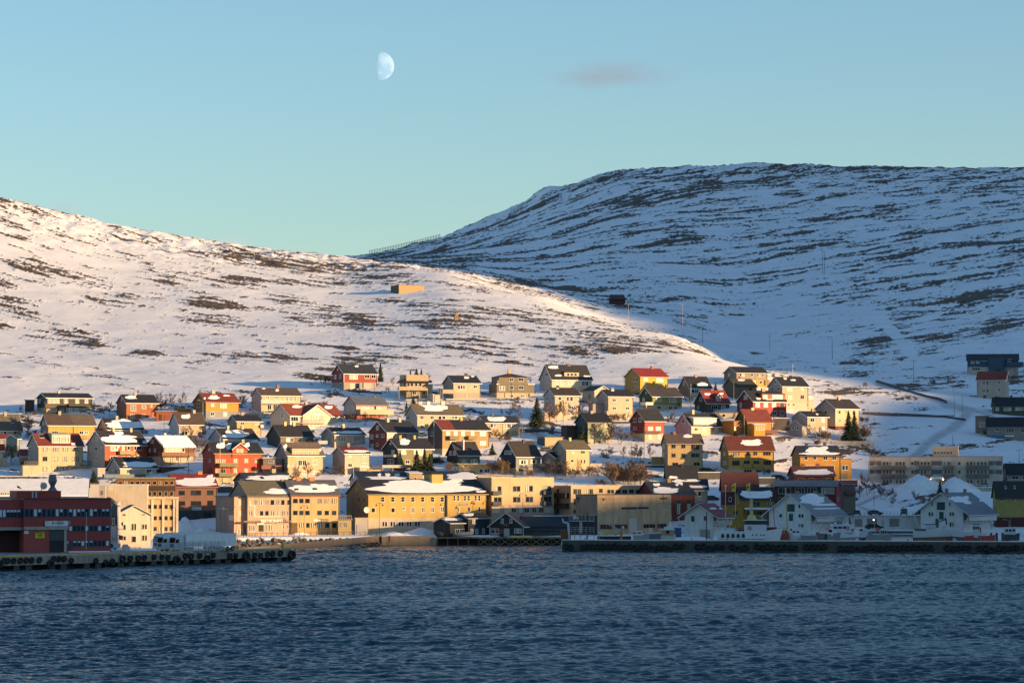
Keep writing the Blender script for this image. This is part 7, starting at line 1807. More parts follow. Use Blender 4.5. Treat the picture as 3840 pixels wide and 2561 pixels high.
boat(3617,826,2.2,1.4,2.9,0,'tiny red dinghy with a white rim before the wharf pilings',(.42,.03,.04),name='dinghy')
boat(2478,828,3.6,3.0,3.0,0,'white cabin cruiser with orange curtained windows before the museum',(.5,.52,.46),house=[(.2,3.4,2.7,3.2,4.5,(.44,.24,.15),0),(1.0,3.2,2.2,4.6,5.1,(.55,.66,.7),0)],
     extra=[('radar',MB().box(1.4,2.6,-.1,.1,5.6,5.7).tube((2,0,5.2),(2,0,5.6),.08),M('plain',(.6,.62,.6))),('exhaust',MB().box(2.1,2.7,-.3,.3,5.3,6.6),M('plain',(.66,.64,.55))),('mast',MB().tube((3.2,0,5.1),(2.6,0,9.6),.05),M('plain',(.4,.36,.34))),('window',MB().box(1.3,2.2,-1.38,-1.351,3.5,4.3),GL[0])])
boat(2374,829,4.0,2.3,3.0,0,'small grey-white boat with red deck gear left of the cabin cruiser',(.34,.36,.36),house=[(1.0,2.2,1.6,3.0,4.0,WH,1)],mast=[(1.4,3,7.4,.05,(.3,.34,.36),0)],extra=fend((.3,-1.1,3.6)))
boat(2418,836,6.0,2.4,3.2,.1,'blue-grey hull with a pale frame between two small boats',(.14,.17,.20),house=[(1.2,1.8,.8,3.2,4.6,(.55,.55,.45),0)],mast=[(3.8,3.2,6,.05,(.4,.42,.42),0)])
# working raft with railings left of the museum and the pier crane
t =thing('work_platform',px2w(2103,826,1.9),0,'rusty work platform with two tiers of white railings at the pier head','platform')
rust =M('plain',(.20,.07,.03),.8); wr =M('plain',(.58,.56,.46),.6)
obj('base',MB().box(0,2.6,0,3,.3,3.3),rust,t)
mb =MB()
for x in (3.5,5,6.6,8.6,9.9):mb.box(x,x +.2,0,.2,.4,2.3)
obj('leg',mb,M('plain',(.55,.30,.06)),t)['kind'] ='stuff'
obj('floor',MB().box(2.2,8.8,0,3,2.3,2.5),rust,t); obj('floor',MB().box(2.2,8.8,0,3,5.6,5.75),wr,t)
for z0,xs in ((2.5,(2.7,3.7,4.7)),(2.5,(5.5,6.6,7.7,8.7)),(5.75,(2.2,3.2,4.3,5.4,6.4,7.6,8.7))):
    mb =MB()
    for x in xs:mb.box(x -.04,x +.04,0,.08,z0,z0 +1.55)
    for q in (.5,1.0,1.5):mb.box(xs[0],xs[-1],.0,.06,z0 +q,z0 +q +.07)
    obj('railing',mb,wr,t)
obj('chute',MB().tube((1.9,0,5.2),(2.2,0,.9),.38,.2,6).tube((1.9,0,5.2),(.7,0,5.3),.3,.3,6).tube((.7,0,5.3),(.4,0,6.4),.25,.15,6),M('plain',(.52,.58,.62)),t)
obj('ladder',MB().box(4.9,5.6,.5,.7,2.5,5.6),M('plain',(.45,.47,.45)),t); obj('winch',MB().ball((3.6,0,6.5),.5,8,6).torus((4.4,-.4,6.4),.28,.09,1,10,4),M('plain',(.6,.6,.6)),t)
obj('pole',MB().tube((7.0,-.5,-1),(7.0,-.5,8),.12),M('metal',(.08,.12,.14)),t)
t =thing('crane',px2w(2330,822,2.7),0,'small pier crane with an orange column and grey jib pointing up left','crane')
obj('column',MB().tube((0,0,0),(0,0,3.4),.32,.2,8),M('plain',(.40,.17,.05)),t); obj('jib',MB().tube((0,0,2.3),(-3.9,0,4.3),.3,.1,6),M('plain',(.34,.38,.42)),t)
obj('control_box',MB().box(.2,.7,-.3,0,3.0,3.6),M('plain',(.66,.68,.66)),t); obj('arm',MB().tube((0,0,2),(-1.9,0,1.2),.1),M('plain',(.2,.16,.1)),t)
t =thing('pontoon',px2w(2240,840,2.0),0,'low black pontoon with snow on top before the museum','pontoon')
obj('float',MB().box(0,9,0,3,-.6,1.3),M('plain',(.03,.03,.035)),t); obj('snow_cover',MB().box(0,9,-.05,3,1.3,1.55),M('snow'),t)
simple('crate',MB().box(0,1,0,.8,0,.9),M('plain',(.6,.5,.03)),px2w(2266,840,3.55),0,'yellow crate standing on the snowy pontoon','crate')
simple('crate',MB().box(0,1.8,0,.8,0,1.0),M('plain',(.5,.53,.53)),px2w(2244,841,3.55),0,'pale box standing left of the yellow crate','crate')
simple('tank',MB().tube((0,0,0),(0,0,2.6),1.1,n=16),M('plain',(.015,.07,.18),.5),px2w(2540,862,2.6),0,'dark blue tank left of the red-roofed wharf house','tank')
mb =MB()
for i in range(15):
    for j in range(2):mb.tube((i *1.6,j *2,-2),(i *1.6,j *2,3.4),.16,n=5)
P0 =gp('G',960,1130,883); P0.z =0
o =simple('pilings',mb,M('wood',(.03,.028,.025)),P0,0,'forest of dark pilings carrying the right big wharf house','pilings'); o['kind'] ='stuff'
mb =MB().box(-26,0,0,5,3.2,3.9)
o =simple('wharf_deck',mb,M('concrete',(.10,.10,.10)),P0 +Vector((0,2,0)),0,'dark wharf deck with snow in front of the white garages','deck'); obj('snow_cover',MB().box(-26,0,.2,4.8,3.9,4.12),M('snow'),o)
o =simple('wharf_deck',MB().box(14,40,0,5,3.0,3.7),M('concrete',(.08,.08,.08)),P0 +Vector((16,2,0)),0,'short snowy wharf deck before the lemon yellow house','deck'); obj('snow_cover',MB().box(14,40,.2,4.8,3.7,3.95),M('snow'),o)

# ---------------------------------------------------------------- trees
def bare_mesh(seed,stems=1,spread=.3):
    rr =random.Random(seed); tr,tw =MB(),MB()
    def limb(p,d,L,r,lev):
        n =5 if lev == 0 else (4 if lev == 1 else 2)
        pts =[p]
        for i in range(n):
            d =(d +Vector((rr.gauss(0,.13),rr.gauss(0,.13),.10 if lev else 0))).normalized()
            q =pts[-1] +d *(L /n); k =1-i /n *.75
            (tr if lev < 1 else tw).tube(pts[-1],q,r *k,r *(k -.75/n),n=5 if lev < 1 else 3)
            pts.append(q)
        if lev == 3:return
        m_ =(16,9,5)[lev]
        for j in range(m_):
            f_ =(.22 if lev == 0 else .15) +(.8 if lev else .74) *(j +rr.random()) /m_
            i =min(n -1,int(f_ *n)); q =pts[i].lerp(pts[i +1],f_ *n -i)
            a =rr.random() *6.28; e =.75+.35*rr.random() if lev == 0 else .6
            up =(pts[i +1] -pts[i]).normalized()
            sd =Vector((cos(a),sin(a),0)); dd =(up *cos(e) +sd *sin(e)).normalized()
            limb(q,dd,L *(.48-.28*f_ if lev == 0 else .5-.2*f_) *(.8+.4*rr.random()),max(.0062,r *(.42 if lev == 0 else .55)),lev +1)
    for s_ in range(stems):
        g =.08 if stems == 1 else spread
        limb(Vector((rr.gauss(0,.03*stems),rr.gauss(0,.03*stems),-.03)),Vector((rr.gauss(0,g),rr.gauss(0,g),1)).normalized(),1 if stems == 1 else .7+.3*rr.random(),.020 if stems == 1 else .012,0 if stems < 4 else 1 if s_ % 3 else 0)
    zm =max(v[2] for v in tw.v)
    for m_ in (tr,tw):m_.v =[(v[0] /zm,v[1] /zm,v[2] /zm) for v in m_.v]
    return tr,tw
BK =[M('wood',(.16,.11,.085)),M('wood',(.12,.08,.07)),M('wood',(.20,.13,.07))]
BARE =[]
for i,(st,sp) in enumerate(((1,.2),(1,.2),(2,.2),(7,.3),(10,.38),(6,.25),(12,.42))):
    tr,tw =bare_mesh(20+i,st,sp)
    a,b_ =tr.mesh('trunk'),tw.mesh('crown'); BARE.append((a,b_))
def bare(tile,zx,y0,y1,where,k=0,bush=False,col=0,wide=1.0,dd=0):
    p =gp(tile,zx,y1); h_ =(y1 -y0) /K /(FPX /p.y)
    kk =k if not bush else 3+k % 4
    a,b_ =BARE[kk]
    t =thing('shrub' if bush else 'bare_tree',p +Vector((0,dd,0)),RND.random() *6.28,where,'shrub' if bush else 'tree')
    t.scale =(h_ *wide,h_ *wide,h_)
    for nm,me in (('trunk',a),('crown',b_)):
        kx =(nm,kk,col)
        if kx not in TXT:
            c =me.copy(); c.materials.append(BK[col]); TXT[kx] =c
        o =bpy.data.objects.new(nm if not (bush and nm == 'trunk') else 'stems',TXT[kx]); COL.objects.link(o); o.parent =t
T_ =[('a',1340,595,800,'bare birch standing in blue shadow right of the uppermost black-green house',2),('a',1500,600,815,'twiggy tree against the left gable of the orange-brown house',0),('a',1900,440,520,'bare treetop rising behind the roof of the orange-brown house',1),('a',2240,450,745,'wide bare tree behind the low orange garage',2),
 ('b',90,470,728,'large bare tree left of the pair behind the garages',2),('b',330,465,712,'bare tree just left of the orange red-roofed house',1),('b',560,430,520,'bare treetop behind the orange red-roofed house',0),('a',290,660,760,'thin bare tree left of the black-green house porch',0),
 ('a',380,770,1090,'tall bare birch between the olive-roofed and yellow houses',1),('a',290,900,1120,'slender bare tree by the olive-roofed house corner',0),('a',945,600,700,'young tree before the balcony of the black-green house',0),('b',400,925,1125,'birch before the small white house',1),('b',560,930,1180,'birch right of the small white house',0),
 ('b',2040,1420,1680,'thin birch against the peach-cream house',0),('b',680,870,1010,'bare tree under the grey storey of the orange house',0),('c',620,740,945,'bare tree before the red lower storey of the white house',1),('c',1150,400,575,'crooked bare tree before the cream house with roof screen',1),('c',1480,205,340,'bare tree behind the cream house with roof screen',0),('c',1010,260,410,'bare tree right of the lone tall spruce',0),
 ('c',1970,640,800,'bare tree at the right end of the olive-roofed apartment house',0),('c',2060,760,870,'low bare tree behind the ochre row house',1),('d',300,700,815,'bare tree on the snowy bank behind the bungalow',1),('d',400,660,815,'bare tree right of the one behind the bungalow',2),('d',490,600,830,'taller bare tree on the bank left of the big spruce',0),('d',560,740,920,'bare tree at the right end of the bungalow',1),
 ('d',695,250,370,'bare tree right of the cube house',0),('d',960,590,905,'bare birch before the tall plain white house, left',0),('d',1080,590,890,'bare birch before the middle of the tall plain white house',2),('d',1145,580,890,'birch leaning before the tall plain white house',1),('d',1335,590,850,'bare birch at the right corner of the tall plain white house',2),('d',1500,560,730,'bare tree between the two white houses',0),('d',1400,385,550,'small bare tree under the largest white house',1),
 ('d',175,930,1130,'leafless tree before the bungalow, left',2),('d',235,975,1130,'leafless tree before the bungalow, right',0),('d',1575,880,1190,'bare tree before the sage green house, left',1),('d',1745,880,1190,'bare tree before the sage green house, right',2),('d',1915,850,1195,'tall bare tree left of the bright red cottage',2),('d',1950,960,1195,'second bare tree left of the bright red cottage',0),
 ('d',1745,1200,1400,'small birch on the open snow, left of four',2),('d',1980,1210,1400,'small birch on the open snow, second of four',0),('d',2150,1180,1425,'birch on the open snow, third of four',1),('d',2210,1210,1435,'birch on the open snow, fourth of four',0),('e',760,740,935,'bare tree below the moss green house',2),('e',835,740,935,'bare tree right below the moss green house',1),('e',500,1190,1410,'slim birch left of the beige three-storey block',0),
 ('e',1445,745,870,'spreading bare tree before the low white garage, left',1),('e',1670,745,870,'spreading bare tree before the low white garage, right',2),('f',1215,600,715,'round bare tree before the tall cream house with flagpole',2),('f',1595,440,585,'bare tree beyond the last sunlit house on the slope',1),('f',1290,900,1140,'bare tree before the low pale grey house',2),('f',1380,950,1140,'low bare tree left of the big conifers',1),
 ('G',95,510,675,'small bare tree on the snow left of the hospital block, nearest the lane',1),('G',165,320,645,'tall bare tree at the left end of the hospital block',2),('G',370,500,700,'bare tree before the hospital, left of a pair',0),('G',410,480,705,'bare tree before the hospital, right of a pair',2),('G',535,540,735,'bare tree standing alone left of the tall snow heap',1),('G',878,565,775,'round-headed bare tree before the snow heap',2),('G',530,650,820,'thin bare tree low on the snow beside the ploughed lane',0),
 ('F',2290,500,680,'bare tree right of the small flat grey garage house',0),('B',1875,145,300,'bare tree rising behind the orange chimneys',2),('B',690,120,330,'reddish bare tree beside the base of the big red house',1),('g',1065,450,565,'dark tree on the rocky bank below the upper road',1),('e',215,170,280,'bare treetop left of the bright yellow house',0)]
for t_ in T_:bare(*t_[:5],k=t_[5],wide=1.05)
S_ =[('a',130,1170,1470,'rust-brown shrub below the grey-blue cottage',2),('b',430,1040,1270,'dense dark thicket right of the snow-roofed brown house',1),('b',540,1080,1300,'dark thicket left of the big red house',1),('c',930,400,480,'low rusty shrub left of the cream house with roof screen',2),('c',280,1470,1610,'leafless shrub before the narrow pink-white house',0),('c',1080,1490,1570,'brown hedge below the olive-fronted house',2),
 ('c',1790,1430,1600,'brown thicket below the near-black gable',2),('D',330,90,370,'large reddish thicket before the navy gable',2),('D',250,130,360,'reddish thicket left of the navy-gabled house',2),('D',690,275,405,'fan-shaped shrub before the blue-grey house',0),('D',1100,130,395,'tall brown shrub before the small grey annexe',0),('D',1350,285,375,'round dark shrub before the tall cream-yellow house',1),
 ('D',1890,130,485,'large golden-brown shrub on the sunlit snow, tallest of the group',2),('D',1990,215,490,'brown shrub right of the golden one',0),('D',2150,210,495,'brown shrub group right of the bare pole',1),('D',2225,200,505,'rightmost brown shrub above the museum',0),('D',1660,410,510,'low spiky shrub behind the row of flats',0),('f',1990,890,1140,'upright reddish shrub right of the big conifers',2),('f',1460,980,1145,'brown thicket before the tall cream-white house',2),
 ('f',830,1080,1190,'brown shrub right of the yellow block roof',2),('f',730,215,285,'reddish shrub behind the yellow lower storey of the long grey house',2),('D',1580,240,390,'brown shrub under the raised balcony',0),('g',160,480,570,'dark shrub on the shaded slope left of the guard rail',1),('g',1105,440,560,'dark shrub on the rocky bank under the road',1),('a',480,730,800,'row of low shrubs under the black-green house',0),
 ('c',95,225,375,'dark shrub left of the lone deep red house',1),('b',1135,500,700,'dark shrub left of the arched porch',1),('c',60,590,660,'brown shrubs on the rocky bank beside the white balcony house',0),('e',1330,690,740,'brown hedge under the little red-roofed house',2),('F',1010,260,370,'grey shrub right of the yellow block',1),('b',2010,1180,1240,'shrub beside the peach-cream roof',0)]
for t_ in S_:bare(*t_[:5],k=t_[5] +(len(t_[4]) % 2),bush=True,col=t_[5],wide=1.5 if 'hedge' in t_[4] or 'row' in t_[4] else 1.0)

def spruce_mesh(seed,dens=1.0,w_=.30):
    rr =random.Random(seed); tr,cr =MB(),MB()
    tr.tube((0,0,-.03),(0,0,.97),.02,.004,n=6)
    lev =int(26*dens)
    for i in range(lev):
        t_ =(i +rr.random() *.5) /lev
        z =.06+.93*t_; R =w_ *(1-t_) ** .85*(.75+.45*rr.random()) +.012
        nb =max(4,int(11*(1-t_) +4))
        for b_ in range(nb):
            a =rr.random() *6.28; r_ =R *(.7+.45*rr.random())
            dx,dy =cos(a),sin(a); dr =.10*r_ +.05*rr.random() *r_
            for s_ in range(5):
                f0 =.12+.88*s_ /5; f1 =f0 +.26
                wd =.042*(1.15-f0) *(.7+.6*rr.random())
                up =.02*rr.random()
                p0 =Vector((dx *r_ *f0,dy *r_ *f0,z -dr *f0 *1.6+up)); p1 =Vector((dx *r_ *f1,dy *r_ *f1,z -dr *f1 *1.6-.012))
                sd =Vector((-dy,dx,0)) *wd
                cr.add([p0 -sd,p1,p0 +sd,p0 +Vector((0,0,.02))],[(0,1,3),(3,1,2)])
                q =p0 +Vector((dx *.01,dy *.01,-.035-.02*rr.random()))
                cr.add([p0 -sd *.8,q,p0 +sd *.8],[(0,1,2)])
    return tr.mesh('trunk'),cr.mesh('crown')
SPR =[spruce_mesh(1,1,.26),spruce_mesh(2,1.1,.36),spruce_mesh(3,.9,.22)]
for a,b_ in SPR:a.materials.append(M('wood',(.08,.05,.035))); b_.materials.append(M('leaf',(.035,.048,.022)))
def spruce(tile,zx,y0,y1,where,k=0,wd=1.0):
    p =gp(tile,zx,y1); h_ =(y1 -y0) /K /(FPX /p.y)
    t =thing('spruce_tree',p,RND.random() *6.28,where,'tree'); t.scale =(h_ *wd,h_ *wd,h_)
    for nm,me in zip(('trunk','crown'),SPR[k]):
        o =bpy.data.objects.new(nm,me); COL.objects.link(o); o.parent =t
for q in [('c',832,72,345,'lone slender spruce right of the deep red house high on the slope',2,1.0),('c',1330,150,260,'small spruce behind the roof screen, left of two',1,1.1),('c',1395,142,260,'small spruce behind the roof screen, right of two',2,1),('c',1285,525,655,'small spruce above the chimneys of the olive-roofed apartment house',1,1),
          ('c',1190,605,760,'narrow spruce at the left gable of the olive-roofed apartment house',2,1),('c',1330,1272,1590,'broad spruce before the olive-fronted house, left of three',1,1),('c',1440,1250,1590,'tallest spruce before the olive-fronted house, middle of three',0,1),('c',1510,1325,1590,'spruce before the olive-fronted house, right of three',1,1),
          ('c',1120,1290,1450,'slim dark spruce against the navy corner',2,1),('d',782,552,965,'biggest dark spruce, standing alone beside the tall plain white house',1,.95),('d',385,990,1135,'small spruce before the cream bungalow',1,1.1),('d',1412,920,1185,'dark spruce before the blue gable of the sage green house',1,1.05),('d',170,1185,1345,'small dark spruce right of the near-black gable house',1,1.1),
          ('e',1408,343,470,'little spruce right of the pink-gabled cottage',1,.9),('f',1770,735,1150,'large conifer before the tall cream-white house, left of two',1,.85),('f',1850,755,1150,'large conifer before the tall cream-white house, right of two',1,.8),('a',912,955,1050,'small spruce against the yellow wall',1,1),
          ('B',1740,45,300,'dark spruce left of the peach-cream house wall',0,1),('G',1195,435,650,'dark spruce between the two big snow heaps',0,1),('f',215,1005,1085,'small round conifer before the amber annexe',1,1.5),('a',800,690,790,'small dark conifer before the pale lower storey of the black-green house',1,1.1),('A',1290,165,330,'dark conifer thicket above the storage tower',1,1.5)]:
    spruce(*q)

# ---------------------------------------------------------------- lamps and poles
def post(tile,zx,y0,y1,where,kind='pole',col=(.30,.22,.14),r=.09,D=None,z=None):
    p =gp(tile,zx,y1,D,z); h_ =(y1 -y0) /K /(FPX /p.y)
    nm,cat ={'lamp':('street_lamp','street lamp'),'twin':('street_lamp','street lamp'),'hook':('street_lamp','street lamp'),'pole':('utility_pole','pole'),'cross':('utility_pole','pole'),'flag':('flagpole','flagpole')}[kind]
    t =thing(nm,p,0,where,cat)
    m_ =M('metal' if kind in ('hook','twin') else 'plain',col,.7)
    obj('pole',MB().tube((0,0,-.3),(0,0,h_),r,r *.6,6),m_,t)
    hd =M('plain',(.5,.48,.42))
    if kind == 'lamp':
        obj('arm',MB().tube((0,0,h_ -.05),(-1.1,-.2,h_ +.25),.04),m_,t); obj('lamp_head',MB().box(-1.8,-1.0,-.3,-.1,h_ +.2,h_ +.34),hd,t)
    elif kind == 'twin':
        for s_ in (-1,1):obj('arm',MB().tube((0,0,h_ -.1),(s_ *.7,0,h_ +.15),.05),m_,t); obj('lamp_head',MB().box(s_ *.6,s_ *1.5,-.12,.12,h_ +.1,h_ +.26),hd,t)
    elif kind == 'hook':
        for s_ in ((-1,1) if 'double' in where else (-1,)):
            mb =MB(); pr =None
            for i in range(7):
                a =pi *i /6; q =(s_ *(.45-.45*cos(a)),0,h_ +.4*sin(a))
                if pr:mb.tube(pr,q,.05,n=5)
                pr =q
            obj('arm',mb,m_,t); obj('lamp_shade',MB().tube((s_ *.9,0,h_ -.45),(s_ *.9,0,h_),.32,.08,8),m_,t)
    elif kind == 'cross':
        obj('crossarm',MB().box(-1,1,-.06,.06,h_ -.5,h_ -.38),m_,t)
    elif kind == 'flag':obj('knob',MB().ball((0,0,h_),r *1.6,6,5),m_,t)
GY =(.22,.20,.18); WP =(.6,.58,.52); DKM =(.04,.04,.045)
for q in [('b',590,600,858,'street lamp with a left arm against the orange house','lamp',(.45,.35,.2)),('b',1985,505,650,'pole with a crossbar on the snow right of the arched-porch house','cross',GY),('c',977,265,418,'thin pole left of the cream house with roof screen','pole',(.4,.3,.25)),('c',750,360,548,'dark pole before the deep red house porch','pole',GY),
          ('c',1222,828,900,'short lamp at the gable of the olive-roofed apartment house','lamp',WP),('c',1568,878,1320,'tall white pole at the brown gable of the ochre row house','flag',WP),('c',1660,362,655,'wooden telegraph pole left of the raised deck','cross',(.35,.25,.13)),('d',1985,235,448,'doubled wooden pole left of the bright yellow house','cross',(.35,.25,.15)),
          ('d',640,300,575,'pole before the right part of the cube house','pole',(.35,.28,.18)),('d',1645,468,775,'white flagpole before the square white house','flag',WP),('d',582,865,1120,'pole right of the bungalow','pole',(.35,.26,.18)),('d',535,965,1170,'sunlit pole right of the bungalow, shorter','pole',(.5,.38,.22)),('d',2090,1130,1455,'stout tapering golden pole on the open snow','pole',(.6,.42,.18)),
          ('e',425,948,1405,'tall pole left of the bright red cottage front','pole',GY),('e',1068,362,725,'pale pole before the pink-gabled cottage','pole',WP),('f',190,325,610,'pole before the olive-roofed cottage','pole',(.3,.26,.18)),('f',333,800,1090,'pale pole before the plain red roof','pole',(.6,.48,.3)),('f',1003,100,350,'tall white flagpole behind the tall cream house','flag',WP),('f',1650,955,1220,'golden wooden pole left of the big conifers','pole',(.55,.38,.18)),
          ('f',1140,500,720,'street lamp before the tall cream house with flagpole behind','lamp',GY),('a',708,1250,1690,'thick pale pole before the tall cream three-storey house','cross',(.5,.4,.25)),('a',333,645,850,'thin pole left of the black-green house','pole',GY),('a',2258,860,1100,'thin pole below the low orange garage','pole',(.4,.3,.2)),('b',825,1118,1760,'tall white flagpole before the big red house','flag',WP),
          ('b',1680,1165,1500,'white flagpole before the peach-cream house gable','flag',WP),('b',648,1240,1600,'thin grey pole against the dark side of the big red house','pole',GY),('b',392,1230,1600,'dark pole before the snow-roofed brown house','pole',DKM),
          ('g',270,140,362,'dark pole on the shaded snow above the upper road, left of two','pole',DKM),('g',832,180,492,'dark pole above the upper road, right of two','cross',DKM),('g',1392,600,962,'tall lamp post with two pale heads at the road bend','twin',(.28,.22,.18)),('g',1362,385,620,'pale-topped lamp post just behind the road bend','lamp',(.3,.25,.2)),('g',1502,640,985,'thin dark pole right of the road bend','pole',GY),
          ('g',1930,790,945,'curved sunlit street lamp left of the dark green house','hook',(.5,.42,.3)),('g',2110,560,700,'street lamp lit by the sun under the lit white gable','lamp',WP),('g',1370,1210,1365,'pole behind the hospital stair tower','pole',(.25,.12,.1)),('G',2285,12,215,'trestle power pole at the right edge','cross',GY),('G',210,180,470,'power pole at the left end of the hospital block','cross',GY),
          ('G',285,530,800,'thin reddish pole on the snow beside the ploughed lane','pole',(.2,.12,.1)),('G',2145,995,1090,'slim lamp before the dark red ground floor at the right edge','lamp',(.4,.3,.3)),('C',460,280,900,'tall white flagpole left of the big yellow building','flag',WP),('C',626,365,620,'orange lit pole before the black roof of the yellow building','pole',(.6,.4,.2)),
          ('F',2085,690,760,'short pole on the lane right of the red terraced house','pole',GY)]:
    post(*q)
def at_px(x,y,f=1):return x,y
for (px,y0,y1,where,kd) in [(2560,1140,1262,'tall street lamp on the sunlit hill crest','lamp'),(2357,1142,1207,'street lamp on the hill crest near the hut','lamp'),(2635,1222,1286,'thin dark pole in the valley, leftmost of four','pole'),(2887,1245,1313,'thin dark pole in the valley, second of four','pole'),(3121,1268,1344,'thin dark pole in the valley, third of four','pole'),(3085,941,1024,'double pole high on the shaded hillside, left stem','cross'),(3092,941,1024,'double pole high on the shaded hillside, right stem','pole'),(3624,877,950,'pale pole high on the right of the shaded hillside','cross')]:
    post('a',px *K,(y0 -1340) *K,(y1 -1340) *K,where,kd,(.5,.42,.34) if kd == 'lamp' or px == 3624 else (.06,.05,.05),.13 if px > 3000 else .1)
for q in [('C',818,775,1185,'black double-hooked promenade lamp before the big yellow building, left',884),('C',1708,768,1190,'black hooked promenade lamp near the downpipe of the yellow building',884),('B',1985,660,1060,'black double-hooked promenade lamp before the pale yellow quay block',872),('B',1048,680,1060,'black hooked lamp at the restaurant corner',872),('B',205,685,1050,'black hooked lamp at the corner of the cream office block',830),('D',590,640,900,'black double-hooked lamp before the cream flats',905),('D',88,750,900,'black hooked lamp at the left end of the cream flats',905)]:
    post(*q[:5],'hook',DKM,.07,D=q[5])
post('A',1187,742,1225,'slim white flagpole before the red quay building','flag',WP,.06,D=683)
post('A',568,60,620,'thin white mast behind the red quay building penthouse','flag',WP,.05,D=740)
post('F',445,520,1235,'tall cream mast left of the mustard harbour house','flag',(.5,.42,.3),.16,D=845)
post('F',183,870,1250,'dark mooring mast before the red-roofed wharf house','pole',DKM,.16,D=822,z=2.75)
for zx,y0,lb in ((578,480,'flagpole with a yellow banner before the dark red house, left of two'),(780,480,'flagpole with a yellow banner before the dark red house, right of two')):
    p =gp('F',zx,790,900); h_ =(790-y0) /K /(FPX /900)
    t =thing('flagpole',p,0,lb,'flagpole'); obj('pole',MB().tube((0,0,-3),(0,0,h_),.06),M('plain',WP),t)
    obj('flag',MB().add([(-.05,0,h_),(-1.0,.1,h_ -.5),(-.95,.15,h_ -2.5),(-.05,0,h_ -2.4),(-.05,.03,h_),(-1.0,.13,h_ -.5),(-.95,.18,h_ -2.5),(-.05,.03,h_ -2.4)],[(0,1,2,3),(7,6,5,4),(0,3,7,4),(1,0,4,5),(2,1,5,6),(3,2,6,7)]),M('plain',(.5,.42,.03)),t)
    obj('emblem',MB().box(-.75,-.3,-.03,-.01,h_ -1.5,h_ -.9),M('plain',(.03,.03,.02)),t)

# ---------------------------------------------------------------- on the hills
h =House('a',(1463*K,1496*K,1588*K),((1072-1340) *K,) *2+((1105-1340) *K,),'weathered flat wooden bunkhouse alone on the sunlit hillside','shed','shed',dep=8)
h.walls((.34,.22,.10),kind='wood',flat=True,gcol=(.10,.08,.05)).roof((.16,.11,.06),'flat',oe=.1,og=.1,t=.1)
h =House('a',(2284*K,2292*K,2345*K),((1105-1340) *K,(1122-1340) *K,(1139-1340) *K),'small dark red hut with a low hipped roof in the shaded valley','hut','hut',a=12)
h.d =5; h.walls((.12,.03,.03),flat=False).roof((.04,.045,.05),'hip',oe=1.2)
p =ground(1710,1202)
simple('stone_cairn',MB().prism([(-.8,0),(.8,0),(.9,2.2),(.3,3.4),(-.1,3.3),(-.6,1.8)],1,-.5,.5),M('rock',(.28,.17,.08)),p,.3,'standing stone marker on the middle of the sunlit hillside','cairn')
mb =MB(); pts =[]
for px in range(1385,1650,6):
    D =3125+0*px; z =float(hterr((px -1920) /FPX *D,D)) +1; pts.append(((px -1920) /FPX *D,D,z))
o0 =Vector(pts[0])
t =thing('snow_fence',o0,0,'row of snow fence posts along the saddle skyline','fence')
for i,p in enumerate(pts):obj('post',MB().box(p[0] -o0.x -.25,p[0] -o0.x +.25,0,.4,p[2] -o0.z -1,p[2] -o0.z +3.2),M('wood',(.07,.06,.055)),t)
for a,b_ in zip(pts,pts[1:]):mb.tube(Vector(a) -o0 +Vector((0,.2,2.9)),Vector(b_) -o0 +Vector((0,.2,2.4)),.1,n=3)
obj('rail',mb,M('wood',(.08,.07,.06)),t)
def guard(pts,label,hh=.9,th=.5):
    ps =[ground(x,y) for x,y in pts]; mb =MB(); o =ps[0]
    for a,b_ in zip(ps,ps[1:]):
        a,b_ =a -o,b_ -o; n =Vector((-(b_ -a).y,(b_ -a).x,0)).normalized() *th
        mb.add([a -Vector((0,0,1.5)),b_ -Vector((0,0,1.5)),b_ +n -Vector((0,0,1.5)),a +n -Vector((0,0,1.5)),a +Vector((0,0,hh)),b_ +Vector((0,0,hh)),b_ +n +Vector((0,0,hh)),a +n +Vector((0,0,hh))],[(0,3,2,1),(4,5,6,7),(0,1,5,4),(1,2,6,5),(2,3,7,6),(3,0,4,7)])
    w_ =obj('guard_rail',mb,M('concrete',(.07,.07,.07))); w_.location =o; tag(w_,label,'guard rail')
guard([(3284,1434),(3330,1447),(3400,1470),(3470,1490),(3520,1500),(3547,1512)],'dark guard rail descending along the upper road')
guard([(3238,1553),(3350,1558),(3450,1562),(3540,1568),(3620,1579)],'dark guard rail along the lower road in the shaded valley')
guard([(3440,1562),(3580,1562)],'short dark kerb wall above the lower guard rail',.5)
seg =lambda:None
h =House('f',(1365,1372,2130),(1152,1155,1190),'long low concrete garden wall under the big conifers','garden_wall','wall',a=6)
h.d =1.2; h.walls((.42,.38,.33),kind='concrete',flat=True)
t =thing('person',ground(2420,1106),0,'hiker in dark clothes walking on the shaded snow right of the hut','person')
def person(par,s_=1.8,col=(.03,.03,.04)):
    mb =MB(); P_ =[(.0,.10,0),(.0,.11,.05),(.0,.10,.45),(.0,.15,.88),(0,.17,1.05),(0,.16,1.25),(0,.2,1.45),(0,.07,1.52),(0,.06,1.56),(0,.1,1.64),(0,.1,1.72),(0,.04,1.8)]
    n =10; vs =[(r *cos(2*pi *i /n) +x,r *.8*sin(2*pi *i /n),z) for x,r,z in P_ for i in range(n)]
    fs =[(j *n +i,j *n +(i +1) % n,(j +1) *n +(i +1) % n,(j +1) *n +i) for j in range(len(P_) -1) for i in range(n)] +[tuple(range(n))[::-1],tuple((len(P_) -1) *n +i for i in range(n))]
    mb.add(vs,fs); mb.tube((.2,0,1.4),(.32,.05,.85),.06,.04,6).tube((-.2,0,1.4),(-.34,-.05,.85),.06,.04,6)
    return obj('body',mb,M('plain',col),par,smooth=True)
person(t)

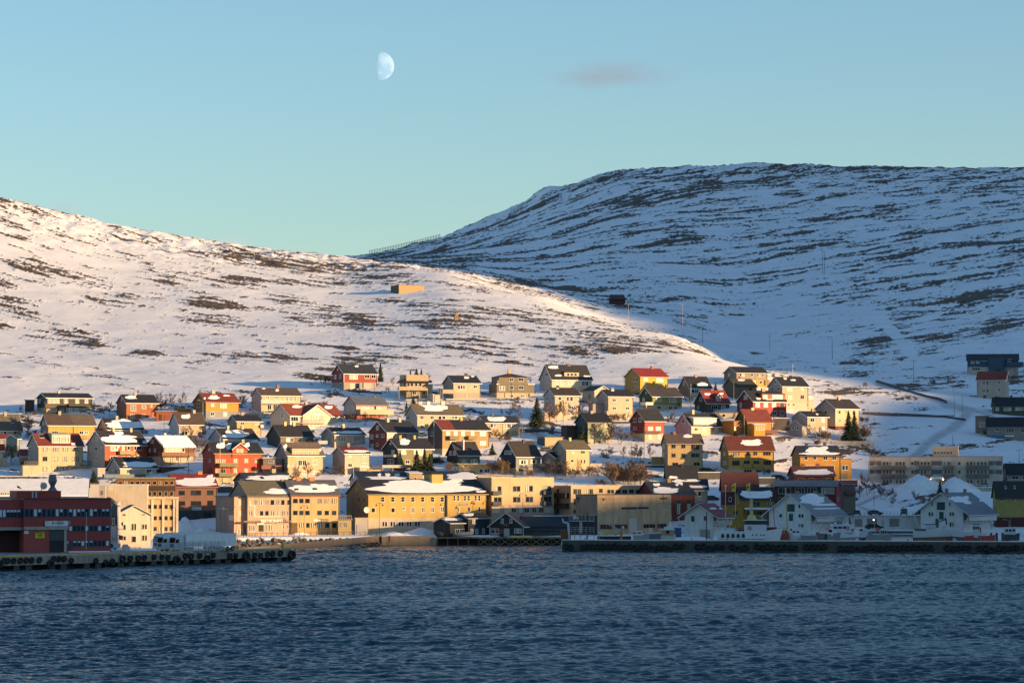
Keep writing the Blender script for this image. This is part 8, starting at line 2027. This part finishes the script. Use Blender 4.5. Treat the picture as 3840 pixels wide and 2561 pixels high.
for tl,x0,x1,yt,yb,col,lb in (('b',1160,1600,820,850,0,'low concrete wall left of the big white glazed-gable house'),('c',1180,1700,585,612,0,'long pale garden wall under the cream house with roof screen'),('c',1730,2300,578,605,0,'concrete garden wall under the house with the raised deck'),('d',400,900,572,588,1,'dark garden wall under the cube house'),('d',620,960,985,1040,1,'dark retaining wall below the biggest spruce'),
    ('d',1820,2100,880,915,1,'dark terrace wall left of the bright red cottage'),('e',480,740,1440,1465,1,'dark railing wall left of the beige block'),('E',1090,1480,235,275,1,'snowy ramp wall below the beige block'),('E',1890,2230,335,440,1,'dark bridge wall below the parked pickup'),('f',740,960,840,1000,1,'dark carport wall behind the amber house'),
    ('B',780,1000,385,470,1,'dark stone wall between the pinkish brown shop and restaurant'),('a',0,1240,1640,1672,1,'long dark stone retaining wall above the snow-covered warehouse roof'),('c',1560,1740,1385,1400,0,'low fence on the snow left of the near-black gable'),('C',860,1230,395,425,1,'dark railing beside the narrow pink-white house yard'),('F',880,1130,410,500,1,'dark stone terrace right of the dark red roof'),('G',-230,60,440,520,1,'red-brown garage wall left of the hospital block'),('G',1650,1910,540,610,0,'snow-topped ramp wall under the silver car')):
    h =House(tl,(x0 -4,x0,x1),(yt,yt,yb),lb,'retaining_wall','wall',a=6,dep=1)
    h.d =1.0; c =((.36,.32,.26),(.10,.085,.075))[col] if 'red-brown' not in lb else (.14,.035,.03)
    h.walls(c,kind='concrete',flat=True,deep=2); h.part('snow_cap',MB().box(.05,h.w -.05,-.05,1.1,h.H +.003,h.H +.2),M('snow'))

rr =random.Random(4)
for tl,n_,xs,ys in (('a',7,(280,2300),(800,1580)),('b',8,(100,2300),(700,1600)),('c',9,(100,2300),(450,1600)),('d',12,(100,2300),(560,1640)),('e',9,(100,2250),(560,1500)),('f',6,(200,2000),(650,1250)),('D',8,(1300,2330),(120,480)),('f',8,(1400,2300),(1150,1480))):
    for i in range(n_):
        zx,zy =rr.uniform(*xs),rr.uniform(*ys)
        bare(tl,zx,zy -rr.uniform(55,130),zy,'leafless brown shrub in the snow among the houses',k=rr.randrange(4),bush=True,col=rr.randrange(3),wide=1.3)
        o =COL.objects[-1].parent; o['group'] ='scattered leafless shrubs'
